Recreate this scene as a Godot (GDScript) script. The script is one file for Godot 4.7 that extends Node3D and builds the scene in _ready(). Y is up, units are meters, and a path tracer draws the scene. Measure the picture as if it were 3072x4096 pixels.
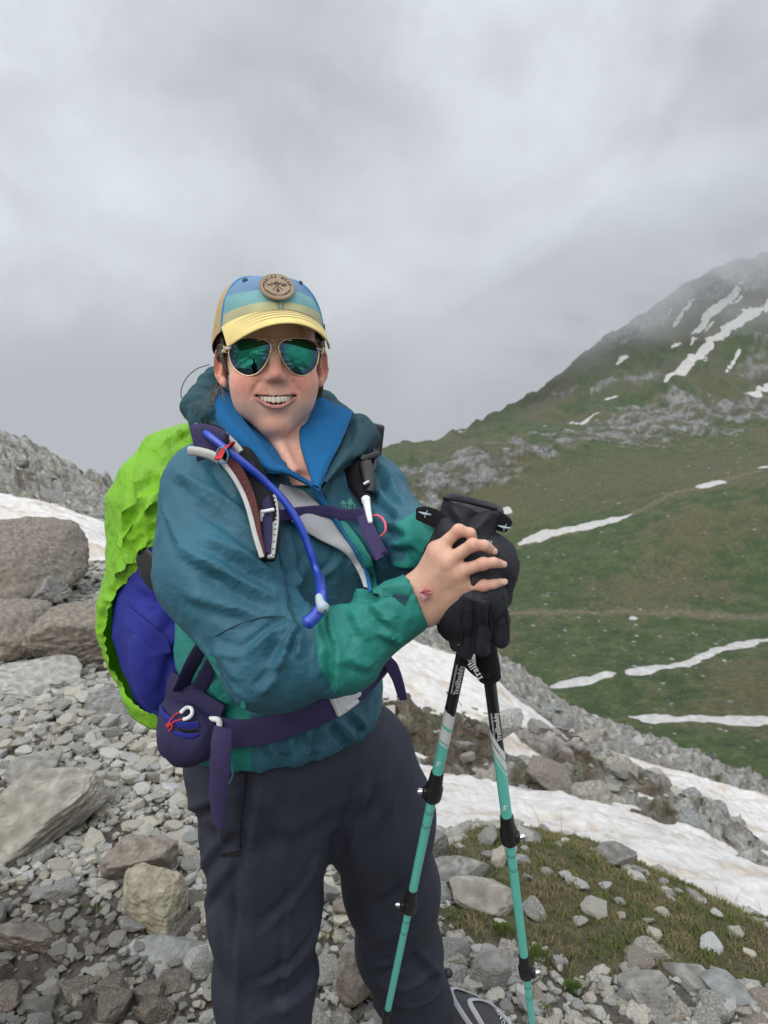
extends Node3D
# A hiker on a scree-covered mountain pass under low cloud. World units are metres, y is up, the camera looks along -z.

var rng := RandomNumberGenerator.new()
var soft := FastNoiseLite.new()      # smooth fractal noise
var ridge := FastNoiseLite.new()     # ridged noise for rock faces and creases
var names := {}
var M := {}                          # materials by name
var stone_shapes := []               # angular stone meshes
var pebble_shapes := []

func _ready():
	rng.seed = 20240617
	set_camera_and_light()
	set_noise()
	set_materials()
	near_ground()
	pass_slopes()
	far_valley()
	cloud_banks()
	boulders()
	scree()
	turf()
	hiker()
	behind_the_camera()

func set_camera_and_light():
	var cam := Camera3D.new()
	cam.name = "camera"
	cam.keep_aspect = Camera3D.KEEP_HEIGHT
	cam.position = Vector3(0, 1.6, 0)
	cam.rotation_degrees = Vector3(-10, 0, 0)
	var lens := CameraAttributesPhysical.new()
	lens.frustum_focal_length = 26.29
	lens.frustum_focus_distance = 1.25
	lens.frustum_near = 0.05
	lens.frustum_far = 6000.0
	lens.exposure_aperture = 9.0
	cam.attributes = lens
	cam.fov = 67.3
	cam.near = 0.05
	cam.far = 6000.0
	add_child(cam)
	cam.current = true
	var sun := DirectionalLight3D.new()
	sun.name = "sun"
	sun.light_energy = 0.5
	sun.light_color = Color(1.0, 0.97, 0.93)
	sun.light_angular_distance = 60.0
	sun.shadow_enabled = true
	sun.rotation_degrees = Vector3(-38, -30, 0)
	sun.sky_mode = DirectionalLight3D.SKY_MODE_LIGHT_ONLY
	add_child(sun)
	var e := Environment.new()
	e.background_mode = Environment.BG_SKY
	e.tonemap_mode = Environment.TONE_MAPPER_LINEAR
	e.tonemap_exposure = 1.45
	e.sdfgi_enabled = true
	e.ssao_enabled = true
	e.ssil_enabled = true
	e.volumetric_fog_enabled = true
	e.volumetric_fog_density = 0.0
	e.fog_enabled = true
	e.fog_density = 0.00008
	e.fog_light_color = Color(0.86, 0.88, 0.9)
	var sky := Sky.new()
	var pano := PanoramaSkyMaterial.new()
	pano.panorama = overcast_sky()
	sky.sky_material = pano
	e.sky = sky
	var w := WorldEnvironment.new()
	w.name = "world"
	w.environment = e
	add_child(w)

# Overcast sky: the standard overcast gradient (zenith about three times the horizon) with torn cloud in it.
func overcast_sky() -> ImageTexture:
	var n := FastNoiseLite.new()
	n.seed = 7
	n.frequency = 1.15
	n.fractal_octaves = 5
	n.fractal_gain = 0.5
	n.domain_warp_enabled = true
	n.domain_warp_amplitude = 0.5
	n.domain_warp_frequency = 0.9
	var big := FastNoiseLite.new()
	big.seed = 31
	big.frequency = 0.8
	big.fractal_octaves = 3
	var w := 900
	var h := 450
	var px := PackedFloat32Array()
	px.resize(w * h * 3)
	var at := 0
	for y in h:
		var el := PI * (0.5 - (y + 0.5) / h)
		var s := maxf(sin(el), 0.0)
		var base := lerpf(0.335, 0.435, smoothstep(-0.02, 0.17, s)) + 0.72 * smoothstep(0.28, 1.0, s)
		var amount := smoothstep(-0.02, 0.10, s)
		for x in w:
			var az := TAU * ((x + 0.5) / w - 0.5)
			var d := Vector3(sin(az) * cos(el), sin(el), -cos(az) * cos(el))
			var k := 1.0
			if amount > 0.0:
				var c := n.get_noise_3d(d.x * 1.9, d.y * 2.3, d.z * 1.9) * 0.36 + big.get_noise_3d(d.x * 2.4, d.y * 3.0, d.z * 2.4) * 0.38
				k += amount * c
			var l := base * k
			px[at] = l * 0.945
			px[at + 1] = l * 1.0
			px[at + 2] = l * 1.07
			at += 3
	return ImageTexture.create_from_image(Image.create_from_data(w, h, false, Image.FORMAT_RGBF, px.to_byte_array()))

func set_noise():
	soft.seed = 5
	soft.frequency = 1.0
	soft.fractal_octaves = 4
	ridge.seed = 11
	ridge.frequency = 1.0
	ridge.fractal_type = FastNoiseLite.FRACTAL_RIDGED
	ridge.fractal_octaves = 4

# ---------------------------------------------------------------- scene tree helpers

func numbered(called: String) -> String:
	names[called] = names.get(called, -1) + 1
	return called if names[called] == 0 else "%s_%03d" % [called, names[called]]

func tag(o: Node, label := "", category := "", group := "", kind := "") -> Node:
	if label: o.set_meta("label", label)
	if category: o.set_meta("category", category)
	if group: o.set_meta("group", group)
	if kind: o.set_meta("kind", kind)
	return o

func thing(called: String, label: String, category: String, at := Vector3.ZERO, group := "") -> Node3D:
	var o := Node3D.new()
	o.name = numbered(called)
	o.position = at
	add_child(o)
	tag(o, label, category, group)
	return o

# Gives a part a place in the world, whatever its parents' places are.
func set_world(o: Node3D, t: Transform3D):
	var p: Node = o.get_parent()
	while p != self:
		t.origin -= (p as Node3D).position
		p = p.get_parent()
	o.transform = t

# One mesh as one node. Geometry is given in world coordinates; a part is shifted into its parent's frame.
func put(called: String, mesh: Mesh, mat: Material, parent: Node = null) -> MeshInstance3D:
	var o := MeshInstance3D.new()
	o.mesh = mesh
	o.material_override = mat
	if parent == null or parent == self:
		o.name = numbered(called)
		add_child(o, true)
	else:
		o.name = called
		parent.add_child(o, true)
		var at := Vector3.ZERO
		var p: Node = parent
		while p != self:
			at += (p as Node3D).position
			p = p.get_parent()
		o.position = -at
	return o

func place(called: String, b: MB, mat: Material, parent: Node = null) -> MeshInstance3D:
	return put(called, b.mesh(), mat, parent)

func mat(albedo: Color, rough := 0.8, metal := 0.0) -> StandardMaterial3D:
	var m := StandardMaterial3D.new()
	m.albedo_color = albedo
	m.roughness = rough
	m.metallic = metal
	return m

# A colour given as linear reflectance.
func lin(r: float, g: float, b: float) -> Color:
	return Color(r, g, b).linear_to_srgb()

func noise_image(freq: float, lo: Color, hi: Color, octaves := 5, cell := false, size := 512, seed_ := 3, mid := 0.5) -> NoiseTexture2D:
	var n := FastNoiseLite.new()
	n.seed = seed_
	n.frequency = freq
	n.fractal_octaves = octaves
	if cell:
		n.noise_type = FastNoiseLite.TYPE_CELLULAR
		n.cellular_return_type = FastNoiseLite.RETURN_DISTANCE2_SUB
	var t := NoiseTexture2D.new()
	t.width = size
	t.height = size
	t.seamless = true
	t.noise = n
	var g := Gradient.new()
	g.set_color(0, lo)
	g.set_color(1, hi)
	g.add_point(mid, lo.lerp(hi, 0.5))
	t.color_ramp = g
	return t

func relief(m: StandardMaterial3D, freq: float, cm: float, octaves := 5, cell := false):
	m.heightmap_enabled = true
	m.heightmap_scale = cm
	m.heightmap_texture = noise_image(freq, Color.BLACK, Color.WHITE, octaves, cell, 512, 17)

func grain(m: StandardMaterial3D, scale: float, world := true):
	m.uv1_triplanar = true
	m.uv1_world_triplanar = world
	m.uv1_scale = Vector3.ONE * scale

# ---------------------------------------------------------------- mesh builder

class MB:
	var v := PackedVector3Array()
	var i := PackedInt32Array()
	var c := PackedColorArray()
	var n := PackedVector3Array()
	var uv := PackedVector2Array()

	func tri(a: Vector3, b: Vector3, d: Vector3):
		var k := v.size()
		v.append_array([a, b, d])
		i.append_array([k, k + 1, k + 2])

	func quad(a: Vector3, b: Vector3, d: Vector3, e: Vector3):
		tri(a, b, d)
		tri(a, d, e)

	# A sheet of points; rows[r][k]. wrap closes each row to a ring; flip turns the outside round.
	func grid(rows: Array, wrap := false, flip := false, with_uv := false):
		var k := v.size()
		var nu: int = rows[0].size()
		for r in rows.size():
			v.append_array(rows[r])
			if with_uv:
				for q in nu:
					uv.append(Vector2(float(q) / (nu if wrap else nu - 1), float(r) / (rows.size() - 1)))
		for r in rows.size() - 1:
			for q in (nu if wrap else nu - 1):
				var a := k + r * nu + q
				var b := k + r * nu + (q + 1) % nu
				if flip:
					i.append_array([a, a + nu, b, b, a + nu, b + nu])
				else:
					i.append_array([a, b, a + nu, b, b + nu, a + nu])

	func fan(ring: PackedVector3Array, flip := false):
		var mid := Vector3.ZERO
		for p in ring:
			mid += p
		mid /= ring.size()
		for q in ring.size():
			var a := ring[q]
			var b := ring[(q + 1) % ring.size()]
			if flip: tri(mid, b, a)
			else: tri(mid, a, b)

	# A round bar along a path; radii one or per point.
	func tube(path: Array, radius, sides := 10, smooth := 4, caps := true):
		var p := MB.curve(path, smooth)
		var rows := []
		var t0 := Vector3.ZERO
		var side := Vector3.ZERO
		for q in p.size():
			var t: Vector3 = (p[mini(q + 1, p.size() - 1)] - p[maxi(q - 1, 0)]).normalized()
			if q == 0:
				side = t.cross(Vector3.UP if absf(t.y) < 0.9 else Vector3.RIGHT).normalized()
			else:
				side = (side - t * side.dot(t)).normalized()
			t0 = t
			var r: float = MB.at_list(radius, float(q) / (p.size() - 1))
			rows.append(MB.ring(p[q], side, t.cross(side), r, r, sides))
		if caps:
			var a: Vector3 = p[0]
			var z: Vector3 = p[p.size() - 1]
			var ta: Vector3 = (p[0] - p[1]).normalized()
			var ra: float = MB.at_list(radius, 0.0)
			var rz: float = MB.at_list(radius, 1.0)
			var first: PackedVector3Array = rows[0]
			var last: PackedVector3Array = rows[rows.size() - 1]
			for s in [0.7, 0.98]:
				var f := PackedVector3Array()
				var l := PackedVector3Array()
				for q in sides:
					f.append(a + (first[q] - a) * sqrt(1.0 - s * s) + ta * ra * s * 0.6)
					l.append(z + (last[q] - z) * sqrt(1.0 - s * s) + t0 * rz * s * 0.6)
				rows.push_front(f)
				rows.push_back(l)
		grid(rows, true)

	# A band along a path: width across, given thickness; side_of gives the across direction (one or per path point).
	func ribbon(path: Array, across, width, thick := 0.002, smooth := 5, cup := 0.0):
		var p := MB.curve(path, smooth)
		var rows := []
		for q in p.size():
			var f := float(q) / (p.size() - 1)
			var t: Vector3 = (p[mini(q + 1, p.size() - 1)] - p[maxi(q - 1, 0)]).normalized()
			var s: Vector3 = MB.at_list(across, f)
			s = (s - t * s.dot(t)).normalized()
			var up := t.cross(s)
			var w: float = MB.at_list(width, f) * 0.5
			var row := PackedVector3Array()
			for k in 7:
				var x := (k / 6.0 - 0.5) * 2.0
				row.append(p[q] + s * w * x + up * (thick * 0.5 * (1.0 if absf(x) < 0.9 else 0.4) + cup * (1.0 - x * x)))
			for k in range(6, -1, -1):
				var x := (k / 6.0 - 0.5) * 2.0
				row.append(p[q] + s * w * x + up * (-thick * 0.5 * (1.0 if absf(x) < 0.9 else 0.4) + cup * (1.0 - x * x)))
			rows.append(row)
		grid(rows, true)
		fan(rows[0], true)
		fan(rows[rows.size() - 1])

	# A box with chamfered edges in the axes of b.
	func block(at: Vector3, size: Vector3, b := Basis.IDENTITY, ch := 0.0):
		var h := size * 0.5
		var q := minf(ch, h[h.min_axis_index()] * 0.9)
		var pt := func(s: Vector3, axis: int) -> Vector3:
			var o := s * h
			for k in 3:
				if k != axis: o[k] -= s[k] * q
			return at + b * o
		for axis in 3:
			for sg in [-1.0, 1.0]:
				var u := (axis + 1) % 3
				var w := (axis + 2) % 3
				var cs := []
				for k in [[-1, -1], [1, -1], [1, 1], [-1, 1]]:
					var s := Vector3.ZERO
					s[axis] = sg
					s[u] = k[0]
					s[w] = k[1]
					cs.append(pt.call(s, axis))
				if sg > 0: quad(cs[0], cs[3], cs[2], cs[1])
				else: quad(cs[0], cs[1], cs[2], cs[3])
		if q <= 0.0: return
		for axis in 3:
			var u := (axis + 1) % 3
			var w := (axis + 2) % 3
			for k in [[-1, -1], [1, -1], [1, 1], [-1, 1]]:
				var s := Vector3.ZERO
				s[u] = k[0]
				s[w] = k[1]
				var s1 := s
				var s2 := s
				s1[axis] = -1
				s2[axis] = 1
				var cs := [pt.call(s1, u), pt.call(s2, u), pt.call(s2, w), pt.call(s1, w)]
				if k[0] * k[1] > 0: quad(cs[0], cs[1], cs[2], cs[3])
				else: quad(cs[0], cs[3], cs[2], cs[1])
		for k in 8:
			var s := Vector3(1 if k & 1 else -1, 1 if k & 2 else -1, 1 if k & 4 else -1)
			if s.x * s.y * s.z > 0: tri(pt.call(s, 0), pt.call(s, 2), pt.call(s, 1))
			else: tri(pt.call(s, 0), pt.call(s, 1), pt.call(s, 2))

	# A stretched ball.
	func ball(at: Vector3, r: Vector3, b := Basis.IDENTITY, nu := 14, nv := 9):
		var rows := []
		for y in nv + 1:
			var f := clampf(float(y) / nv, 0.004, 0.996) * PI
			var row := PackedVector3Array()
			for x in nu:
				var a := TAU * x / nu
				row.append(at + b * (Vector3(sin(f) * cos(a), cos(f), sin(f) * sin(a)) * r))
			rows.append(row)
		grid(rows, true, true)

	# A flat outline with thickness along dir, edges slightly rounded.
	func plate(outline: PackedVector3Array, dir: Vector3, thick: float, round_ := 0.0):
		var mid := Vector3.ZERO
		for p in outline: mid += p
		mid /= outline.size()
		var rows := []
		for s in [[0.0, 1.0], [0.5, 0.0], [0.5, 0.0], [0.0, 1.0]]:
			pass
		var levels := [[-0.5, round_], [-0.5 + 0.25, 0.0], [0.25, 0.0], [0.5, round_]]
		for l in levels:
			var row := PackedVector3Array()
			for p in outline:
				row.append(p + dir * thick * l[0] - (p - mid).normalized() * l[1])
			rows.append(row)
		grid(rows, true)
		fan(rows[0], true)
		fan(rows[3])

	static func ring(at: Vector3, a: Vector3, b: Vector3, ra: float, rb: float, sides: int, power := 2.0) -> PackedVector3Array:
		var row := PackedVector3Array()
		for k in sides:
			var f := TAU * k / sides
			var x := cos(f)
			var y := sin(f)
			if power != 2.0:
				x = signf(x) * pow(absf(x), 2.0 / power)
				y = signf(y) * pow(absf(y), 2.0 / power)
			row.append(at + a * ra * x + b * rb * y)
		return row

	static func at_list(l, f: float):
		if not l is Array: return l
		var x: float = f * (l.size() - 1)
		var k := mini(int(x), l.size() - 2)
		return lerp(l[k], l[k + 1], x - k)

	static func curve(p: Array, steps: int) -> PackedVector3Array:
		var o := PackedVector3Array()
		for k in p.size() - 1:
			for s in steps:
				o.append(p[k].cubic_interpolate(p[k + 1], p[maxi(k - 1, 0)], p[mini(k + 2, p.size() - 1)], float(s) / steps))
		o.append(p[p.size() - 1])
		return o

	func normals():
		n.resize(v.size())
		n.fill(Vector3.ZERO)
		for t in range(0, i.size(), 3):
			var a := v[i[t]]
			var f := (v[i[t + 2]] - a).cross(v[i[t + 1]] - a)
			n[i[t]] += f
			n[i[t + 1]] += f
			n[i[t + 2]] += f
		for k in n.size():
			n[k] = n[k].normalized() if n[k].length_squared() > 1e-24 else Vector3.UP

	func add(o: MB):
		var k := v.size()
		v.append_array(o.v)
		c.append_array(o.c)
		uv.append_array(o.uv)
		for q in o.i: i.append(q + k)

	func mesh(keep_normals := false) -> ArrayMesh:
		if not keep_normals or n.size() != v.size(): normals()
		var a := []
		a.resize(Mesh.ARRAY_MAX)
		a[Mesh.ARRAY_VERTEX] = v
		a[Mesh.ARRAY_NORMAL] = n
		a[Mesh.ARRAY_INDEX] = i
		if c.size() == v.size() and c.size(): a[Mesh.ARRAY_COLOR] = c
		if uv.size() == v.size() and uv.size(): a[Mesh.ARRAY_TEX_UV] = uv
		var m := ArrayMesh.new()
		m.add_surface_from_arrays(Mesh.PRIMITIVE_TRIANGLES, a)
		return m

# ---------------------------------------------------------------- lofted land

class Land:
	var rows: Array
	func _init(r: Array): rows = r
	func along(r: int, u: float) -> Vector3:
		var p: PackedVector3Array = rows[clampi(r, 0, rows.size() - 1)]
		var k := clampi(int(u), 0, p.size() - 2)
		return p[k].cubic_interpolate(p[k + 1], p[maxi(k - 1, 0)], p[mini(k + 2, p.size() - 1)], u - k)
	func at(u: float, w: float) -> Vector3:
		var j := clampi(int(w), 0, rows.size() - 2)
		return along(j, u).cubic_interpolate(along(j + 1, u), along(j - 1, u), along(j + 2, u), w - j)
	# points from row w0 to row w1, columns u0 to u1
	func points(u0: float, u1: float, nu: int, w0: float, w1: float, nw: int) -> Array:
		var cols := []
		for r in rows.size():
			var row := PackedVector3Array()
			for k in nu + 1: row.append(along(r, lerpf(u0, u1, float(k) / nu)))
			cols.append(row)
		var out := []
		for s in nw + 1:
			var w := lerpf(w0, w1, float(s) / nw)
			var j := clampi(int(w), 0, rows.size() - 2)
			var f := w - j
			var a: PackedVector3Array = cols[maxi(j - 1, 0)]
			var b: PackedVector3Array = cols[j]
			var d: PackedVector3Array = cols[j + 1]
			var e: PackedVector3Array = cols[mini(j + 2, rows.size() - 1)]
			var row := PackedVector3Array()
			for k in nu + 1: row.append(b[k].cubic_interpolate(d[k], a[k], e[k], f))
			out.append(row)
		return out

func table(t: Array, u: float, w: float) -> float:
	var j := clampi(int(w), 0, t.size() - 2)
	var k := clampi(int(u), 0, t[0].size() - 2)
	var a: float = lerpf(t[j][k], t[j][k + 1], u - k)
	var b: float = lerpf(t[j + 1][k], t[j + 1][k + 1], u - k)
	return lerpf(a, b, w - j)

# ---------------------------------------------------------------- materials

func set_materials():
	var m := mat(Color.WHITE, 0.95)
	m.vertex_color_use_as_albedo = true
	m.albedo_texture = noise_image(0.02, Color(0.62, 0.62, 0.62), Color(1, 1, 1), 6)
	grain(m, 1.7)
	relief(m, 0.03, 1.5, 6)
	M.soil = m
	m = mat(Color.WHITE, 0.92)
	m.vertex_color_use_as_albedo = true
	m.albedo_texture = noise_image(0.012, Color(0.45, 0.44, 0.43), Color(1, 1, 1), 7)
	grain(m, 0.6)
	relief(m, 0.02, 9.0, 7)
	M.crag = m
	m = mat(Color.WHITE, 1.0)
	m.vertex_color_use_as_albedo = true
	m.albedo_texture = noise_image(0.03, Color(0.6, 0.6, 0.6), Color(1, 1, 1), 6)
	grain(m, 0.03)
	relief(m, 0.05, 60.0, 6)
	M.meadow = m
	m = mat(Color.WHITE, 0.7)
	m.vertex_color_use_as_albedo = true
	m.albedo_texture = noise_image(0.02, Color(0.88, 0.86, 0.84), Color(1, 1, 1), 5)
	grain(m, 0.5)
	relief(m, 0.03, 2.0, 5)
	M.snow = m
	m = mat(lin(0.50, 0.50, 0.505), 0.8)
	m.albedo_texture = noise_image(0.02, Color(0.8, 0.78, 0.76), Color(1, 1, 1), 6)
	grain(m, 0.04)
	M.far_snow = m
	for k in 9:
		m = mat([lin(0.36, 0.355, 0.335), lin(0.30, 0.30, 0.295), lin(0.40, 0.375, 0.325), lin(0.29, 0.285, 0.27), lin(0.33, 0.29, 0.245), lin(0.33, 0.345, 0.345), lin(0.52, 0.51, 0.49), lin(0.42, 0.385, 0.29), lin(0.145, 0.122, 0.098)][k], 0.88 if k < 8 else 0.45)
		m.albedo_texture = noise_image([0.02, 0.03, 0.015][k % 3], Color(0.55, 0.54, 0.52), Color(1, 1, 1), 7, false, 512, 40 + k)
		m.uv1_triplanar = true
		m.uv1_scale = Vector3(0.7, 1.1, 0.7)
		m.heightmap_enabled = true
		m.heightmap_scale = 0.35
		m.heightmap_texture = noise_image(0.025, Color.BLACK, Color.WHITE, 7, false, 512, 60 + k % 3)
		M["stone%d" % k] = m
		var big: StandardMaterial3D = m.duplicate()
		big.uv1_world_triplanar = true
		big.uv1_scale = Vector3.ONE * 1.6
		big.heightmap_scale = 1.0
		M["boulder%d" % k] = big
	m = mat(Color.WHITE, 0.88)
	m.vertex_color_use_as_albedo = true
	m.albedo_texture = noise_image(0.05, Color(0.6, 0.6, 0.58), Color(1, 1, 1), 6)
	grain(m, 6.0)
	M.pebble = m
	m = mat(Color.WHITE, 0.9)
	m.vertex_color_use_as_albedo = true
	m.backlight_enabled = true
	m.backlight = Color(0.25, 0.3, 0.1)
	M.blade = m

# ---------------------------------------------------------------- the ground by the hiker

var near: Land
var near_pts: Array

func near_rows() -> Array:
	var back := PackedVector3Array()
	var mid := PackedVector3Array()
	for x in [-14, -8, -4, -3, -1.6, 0, 1, 2, 3, 4, 7, 12]:
		back.append(Vector3(x, 0.25, 9))
	for x in [-5, -3.2, -1.8, -1.4, -0.7, 0, 0.4, 0.9, 1.4, 1.8, 3, 5]:
		mid.append(Vector3(x, 0.02, 1.5))
	return [back, mid,
		PackedVector3Array([Vector3(-0.8916, 0, -0.7014), Vector3(-0.6585, 0, -0.7014), Vector3(-0.4836, 0, -0.7014), Vector3(-0.3407, 0, -0.7014), Vector3(-0.1571, 0, -0.7014), Vector3(0.0178, 0, -0.7014), Vector3(0.1285, 0, -0.7014), Vector3(0.2451, 0, -0.7014), Vector3(0.3792, 0, -0.7014), Vector3(0.4836, 0, -0.7014), Vector3(0.6824, 0, -0.7014), Vector3(0.9738, 0, -0.7014)]),
		PackedVector3Array([Vector3(-1.473, 0, -1.3426), Vector3(-1.0878, 0, -1.3426), Vector3(-0.7989, 0, -1.3426), Vector3(-0.5629, 0, -1.3426), Vector3(-0.2596, 0, -1.3426), Vector3(0.0294, 0, -1.3426), Vector3(0.2124, 0, -1.3426), Vector3(0.405, 0, -1.3426), Vector3(0.6265, 0, -1.3426), Vector3(0.7989, 0, -1.3426), Vector3(1.1273, 0, -1.3426), Vector3(1.6088, 0, -1.3426)]),
		PackedVector3Array([Vector3(-1.7917, 0, -1.6941), Vector3(-1.3231, 0, -1.6941), Vector3(-0.9717, 0, -1.6941), Vector3(-0.6847, 0, -1.6941), Vector3(-0.3157, 0, -1.6941), Vector3(0.0357, 0, -1.6941), Vector3(0.2583, 0, -1.6941), Vector3(0.4987, -0.02, -1.7153), Vector3(0.7707, -0.03, -1.7114), Vector3(0.9749, -0.04, -1.6935), Vector3(1.3359, -0.06, -1.6327), Vector3(1.8171, -0.1, -1.5353)]),
		PackedVector3Array([Vector3(-2.4391, 0.05, -2.417), Vector3(-1.8129, 0.04, -2.4326), Vector3(-1.3399, 0.03, -2.4482), Vector3(-0.9441, 0.03, -2.4482), Vector3(-0.4222, 0, -2.3611), Vector3(0.0436, 0, -2.1286), Vector3(0.3108, -0.02, -2.0925), Vector3(0.5886, -0.05, -2.0705), Vector3(0.8846, -0.07, -1.9998), Vector3(1.0976, -0.09, -1.9342), Vector3(1.4847, -0.12, -1.8366), Vector3(1.9963, -0.15, -1.7075)]),
		PackedVector3Array([Vector3(-3.6575, 0.1, -3.7697), Vector3(-2.737, 0.08, -3.82), Vector3(-2.0365, 0.06, -3.8702), Vector3(-1.4003, 0.05, -3.7685), Vector3(-0.5738, -0.05, -3.3008), Vector3(0.0503, -0.1, -2.4819), Vector3(0.3567, -0.1, -2.4297), Vector3(0.675, -0.15, -2.3996), Vector3(1.0189, -0.2, -2.325), Vector3(1.2393, -0.22, -2.1996), Vector3(1.6571, -0.25, -2.0621), Vector3(2.2274, -0.3, -1.9144)]),
		PackedVector3Array([Vector3(-5.4381, 0, -5.7161), Vector3(-4.282, -0.05, -6.1047), Vector3(-3.277, -0.1, -6.3651), Vector3(-2.4327, -0.15, -6.713), Vector3(-0.8428, -0.3, -4.9406), Vector3(0.0599, -0.28, -2.982), Vector3(0.4244, -0.28, -2.9152), Vector3(0.8147, -0.35, -2.9249), Vector3(1.2123, -0.45, -2.7826), Vector3(1.4902, -0.5, -2.6605), Vector3(1.9856, -0.55, -2.4828), Vector3(2.6337, -0.6, -2.2718)]),
		PackedVector3Array([Vector3(-7.7331, -0.6553, -8.1319), Vector3(-5.7107, -0.5956, -8.1424), Vector3(-4.0941, -0.5238, -7.952), Vector3(-2.8145, -0.4341, -7.7647), Vector3(-1.0057, -0.7041, -5.8894), Vector3(0.0918, -1.2599, -4.5729), Vector3(0.6105, -1.0911, -4.1965), Vector3(1.1136, -1.0628, -3.9984), Vector3(1.6444, -1.1807, -3.7745), Vector3(1.9971, -1.2167, -3.5651), Vector3(2.6772, -1.3033, -3.3467), Vector3(3.6197, -1.4279, -3.1216)]),
		PackedVector3Array([Vector3(-9.206, -1.2272, -9.6558), Vector3(-6.4585, -1.0013, -9.1879), Vector3(-4.4935, -0.7951, -8.7165), Vector3(-3.0256, -0.7549, -8.3174), Vector3(-1.2977, -1.9421, -7.4989), Vector3(0.1377, -2.9655, -6.8107), Vector3(0.929, -2.8478, -6.3237), Vector3(1.6704, -2.7502, -5.9348), Vector3(2.4275, -2.707, -5.5362), Vector3(2.9956, -2.7815, -5.32), Vector3(3.9453, -2.7715, -4.9156), Vector3(5.0274, -2.5995, -4.3366)])]

# How far a place is turf (1) or bare scree and mud (0).
func turf_share(p: Vector3) -> float:
	var n := soft.get_noise_2d(p.x * 0.9 + 40.0, p.z * 0.9) * 0.5 + soft.get_noise_2d(p.x * 4.0, p.z * 4.0 + 9.0) * 0.25
	var right := smoothstep(0.25, 0.9, p.x + 0.25 * p.z + 1.05 + n * 1.2) * smoothstep(-1.9, -2.2, p.z - p.x * 0.3 + n * 0.5)
	return clampf(right, 0.0, 1.0)

# The wet, muddy hollow of the path at the lower left.
func mud_share(p: Vector3) -> float:
	return smoothstep(1.0, .45, Vector2(p.x + 1.15, (p.z + 1.55) * 1.3).length() + soft.get_noise_2d(p.x * 2.5, p.z * 2.5) * .35)

func near_ground():
	near = Land.new(near_rows())
	near_pts = near.points(0, 11, 330, 0, 9, 330)
	var b := MB.new()
	for r in near_pts.size():
		var row: PackedVector3Array = near_pts[r]
		for k in row.size():
			var p := row[k]
			var t := turf_share(p)
			p.y += soft.get_noise_2d(p.x * 1.3, p.z * 1.3) * 0.05 + ridge.get_noise_2d(p.x * 5.0, p.z * 5.0) * 0.018 + soft.get_noise_2d(p.x * 14.0, p.z * 14.0) * 0.012
			row[k] = p
			var mud := soft.get_noise_2d(p.x * 2.0 + 7.0, p.z * 2.0) * 0.5 + 0.5
			var soil := Color(0.09, 0.078, 0.064).lerp(Color(0.19, 0.172, 0.145), mud)
			var g := soft.get_noise_2d(p.x * 6.0, p.z * 6.0 + 3.0) * 0.5 + 0.5
			var grass := Color(0.12, 0.092, 0.05).lerp(Color(0.10, 0.105, 0.035), g)
			soil = soil.lerp(Color(0.062, 0.050, 0.039), mud_share(p))
			b.c.append(soil.lerp(grass, t))
		near_pts[r] = row
	b.grid(near_pts)
	tag(place("ground", b, M.soil), "bare muddy ground and thin turf of the mountain pass", "", "", "structure")

# A point of the near ground, and its height there.
func ground_at(x: float, z: float) -> float:
	var best := 1e9
	var y := 0.0
	for r in range(0, near_pts.size(), 3):
		var row: PackedVector3Array = near_pts[r]
		for k in range(0, row.size(), 3):
			var d := (row[k].x - x) ** 2 + (row[k].z - z) ** 2
			if d < best:
				best = d
				y = row[k].y
	return y

# ---------------------------------------------------------------- the gully, its snow and the rock ribs


var slope_thick := [
	[-.3, -.3, -.3, -.3, -.1, -.08, -.08, -.08, -.08, -.08, -.08, -.08],
	[.15, .15, .15, .15, .15, .15, .15, .15, .15, .15, .15, .15],
	[.15, .15, .15, .15, .02, .0, .0, .0, .0, .0, .0, .0],
	[.15, .15, .15, .15, -.6, -.6, -.6, -.6, -.5, -.5, -.5, -.5],
	[.15, .15, .15, .15, .05, .05, .05, -.4, -.1, .05, .05, .05],
	[.15, .15, .15, .15, .4, .42, .36, -.3, .1, .4, .4, .4],
	[.0, .0, .0, .0, .0, .0, -.0, -.7, .05, .0, .0, .0],
	[-.9, -.9, -.9, -.9, -.9, -.9, -.9, -.9, -.9, -.9, -.9, -.9],
	[-2, -2, -2, -2, -2, -2, -2, -2, -2, -2, -2, -2],
	[-2, -2, -2, -2, -2, -2, -2, -2, -2, -2, -2, -2]]

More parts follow.
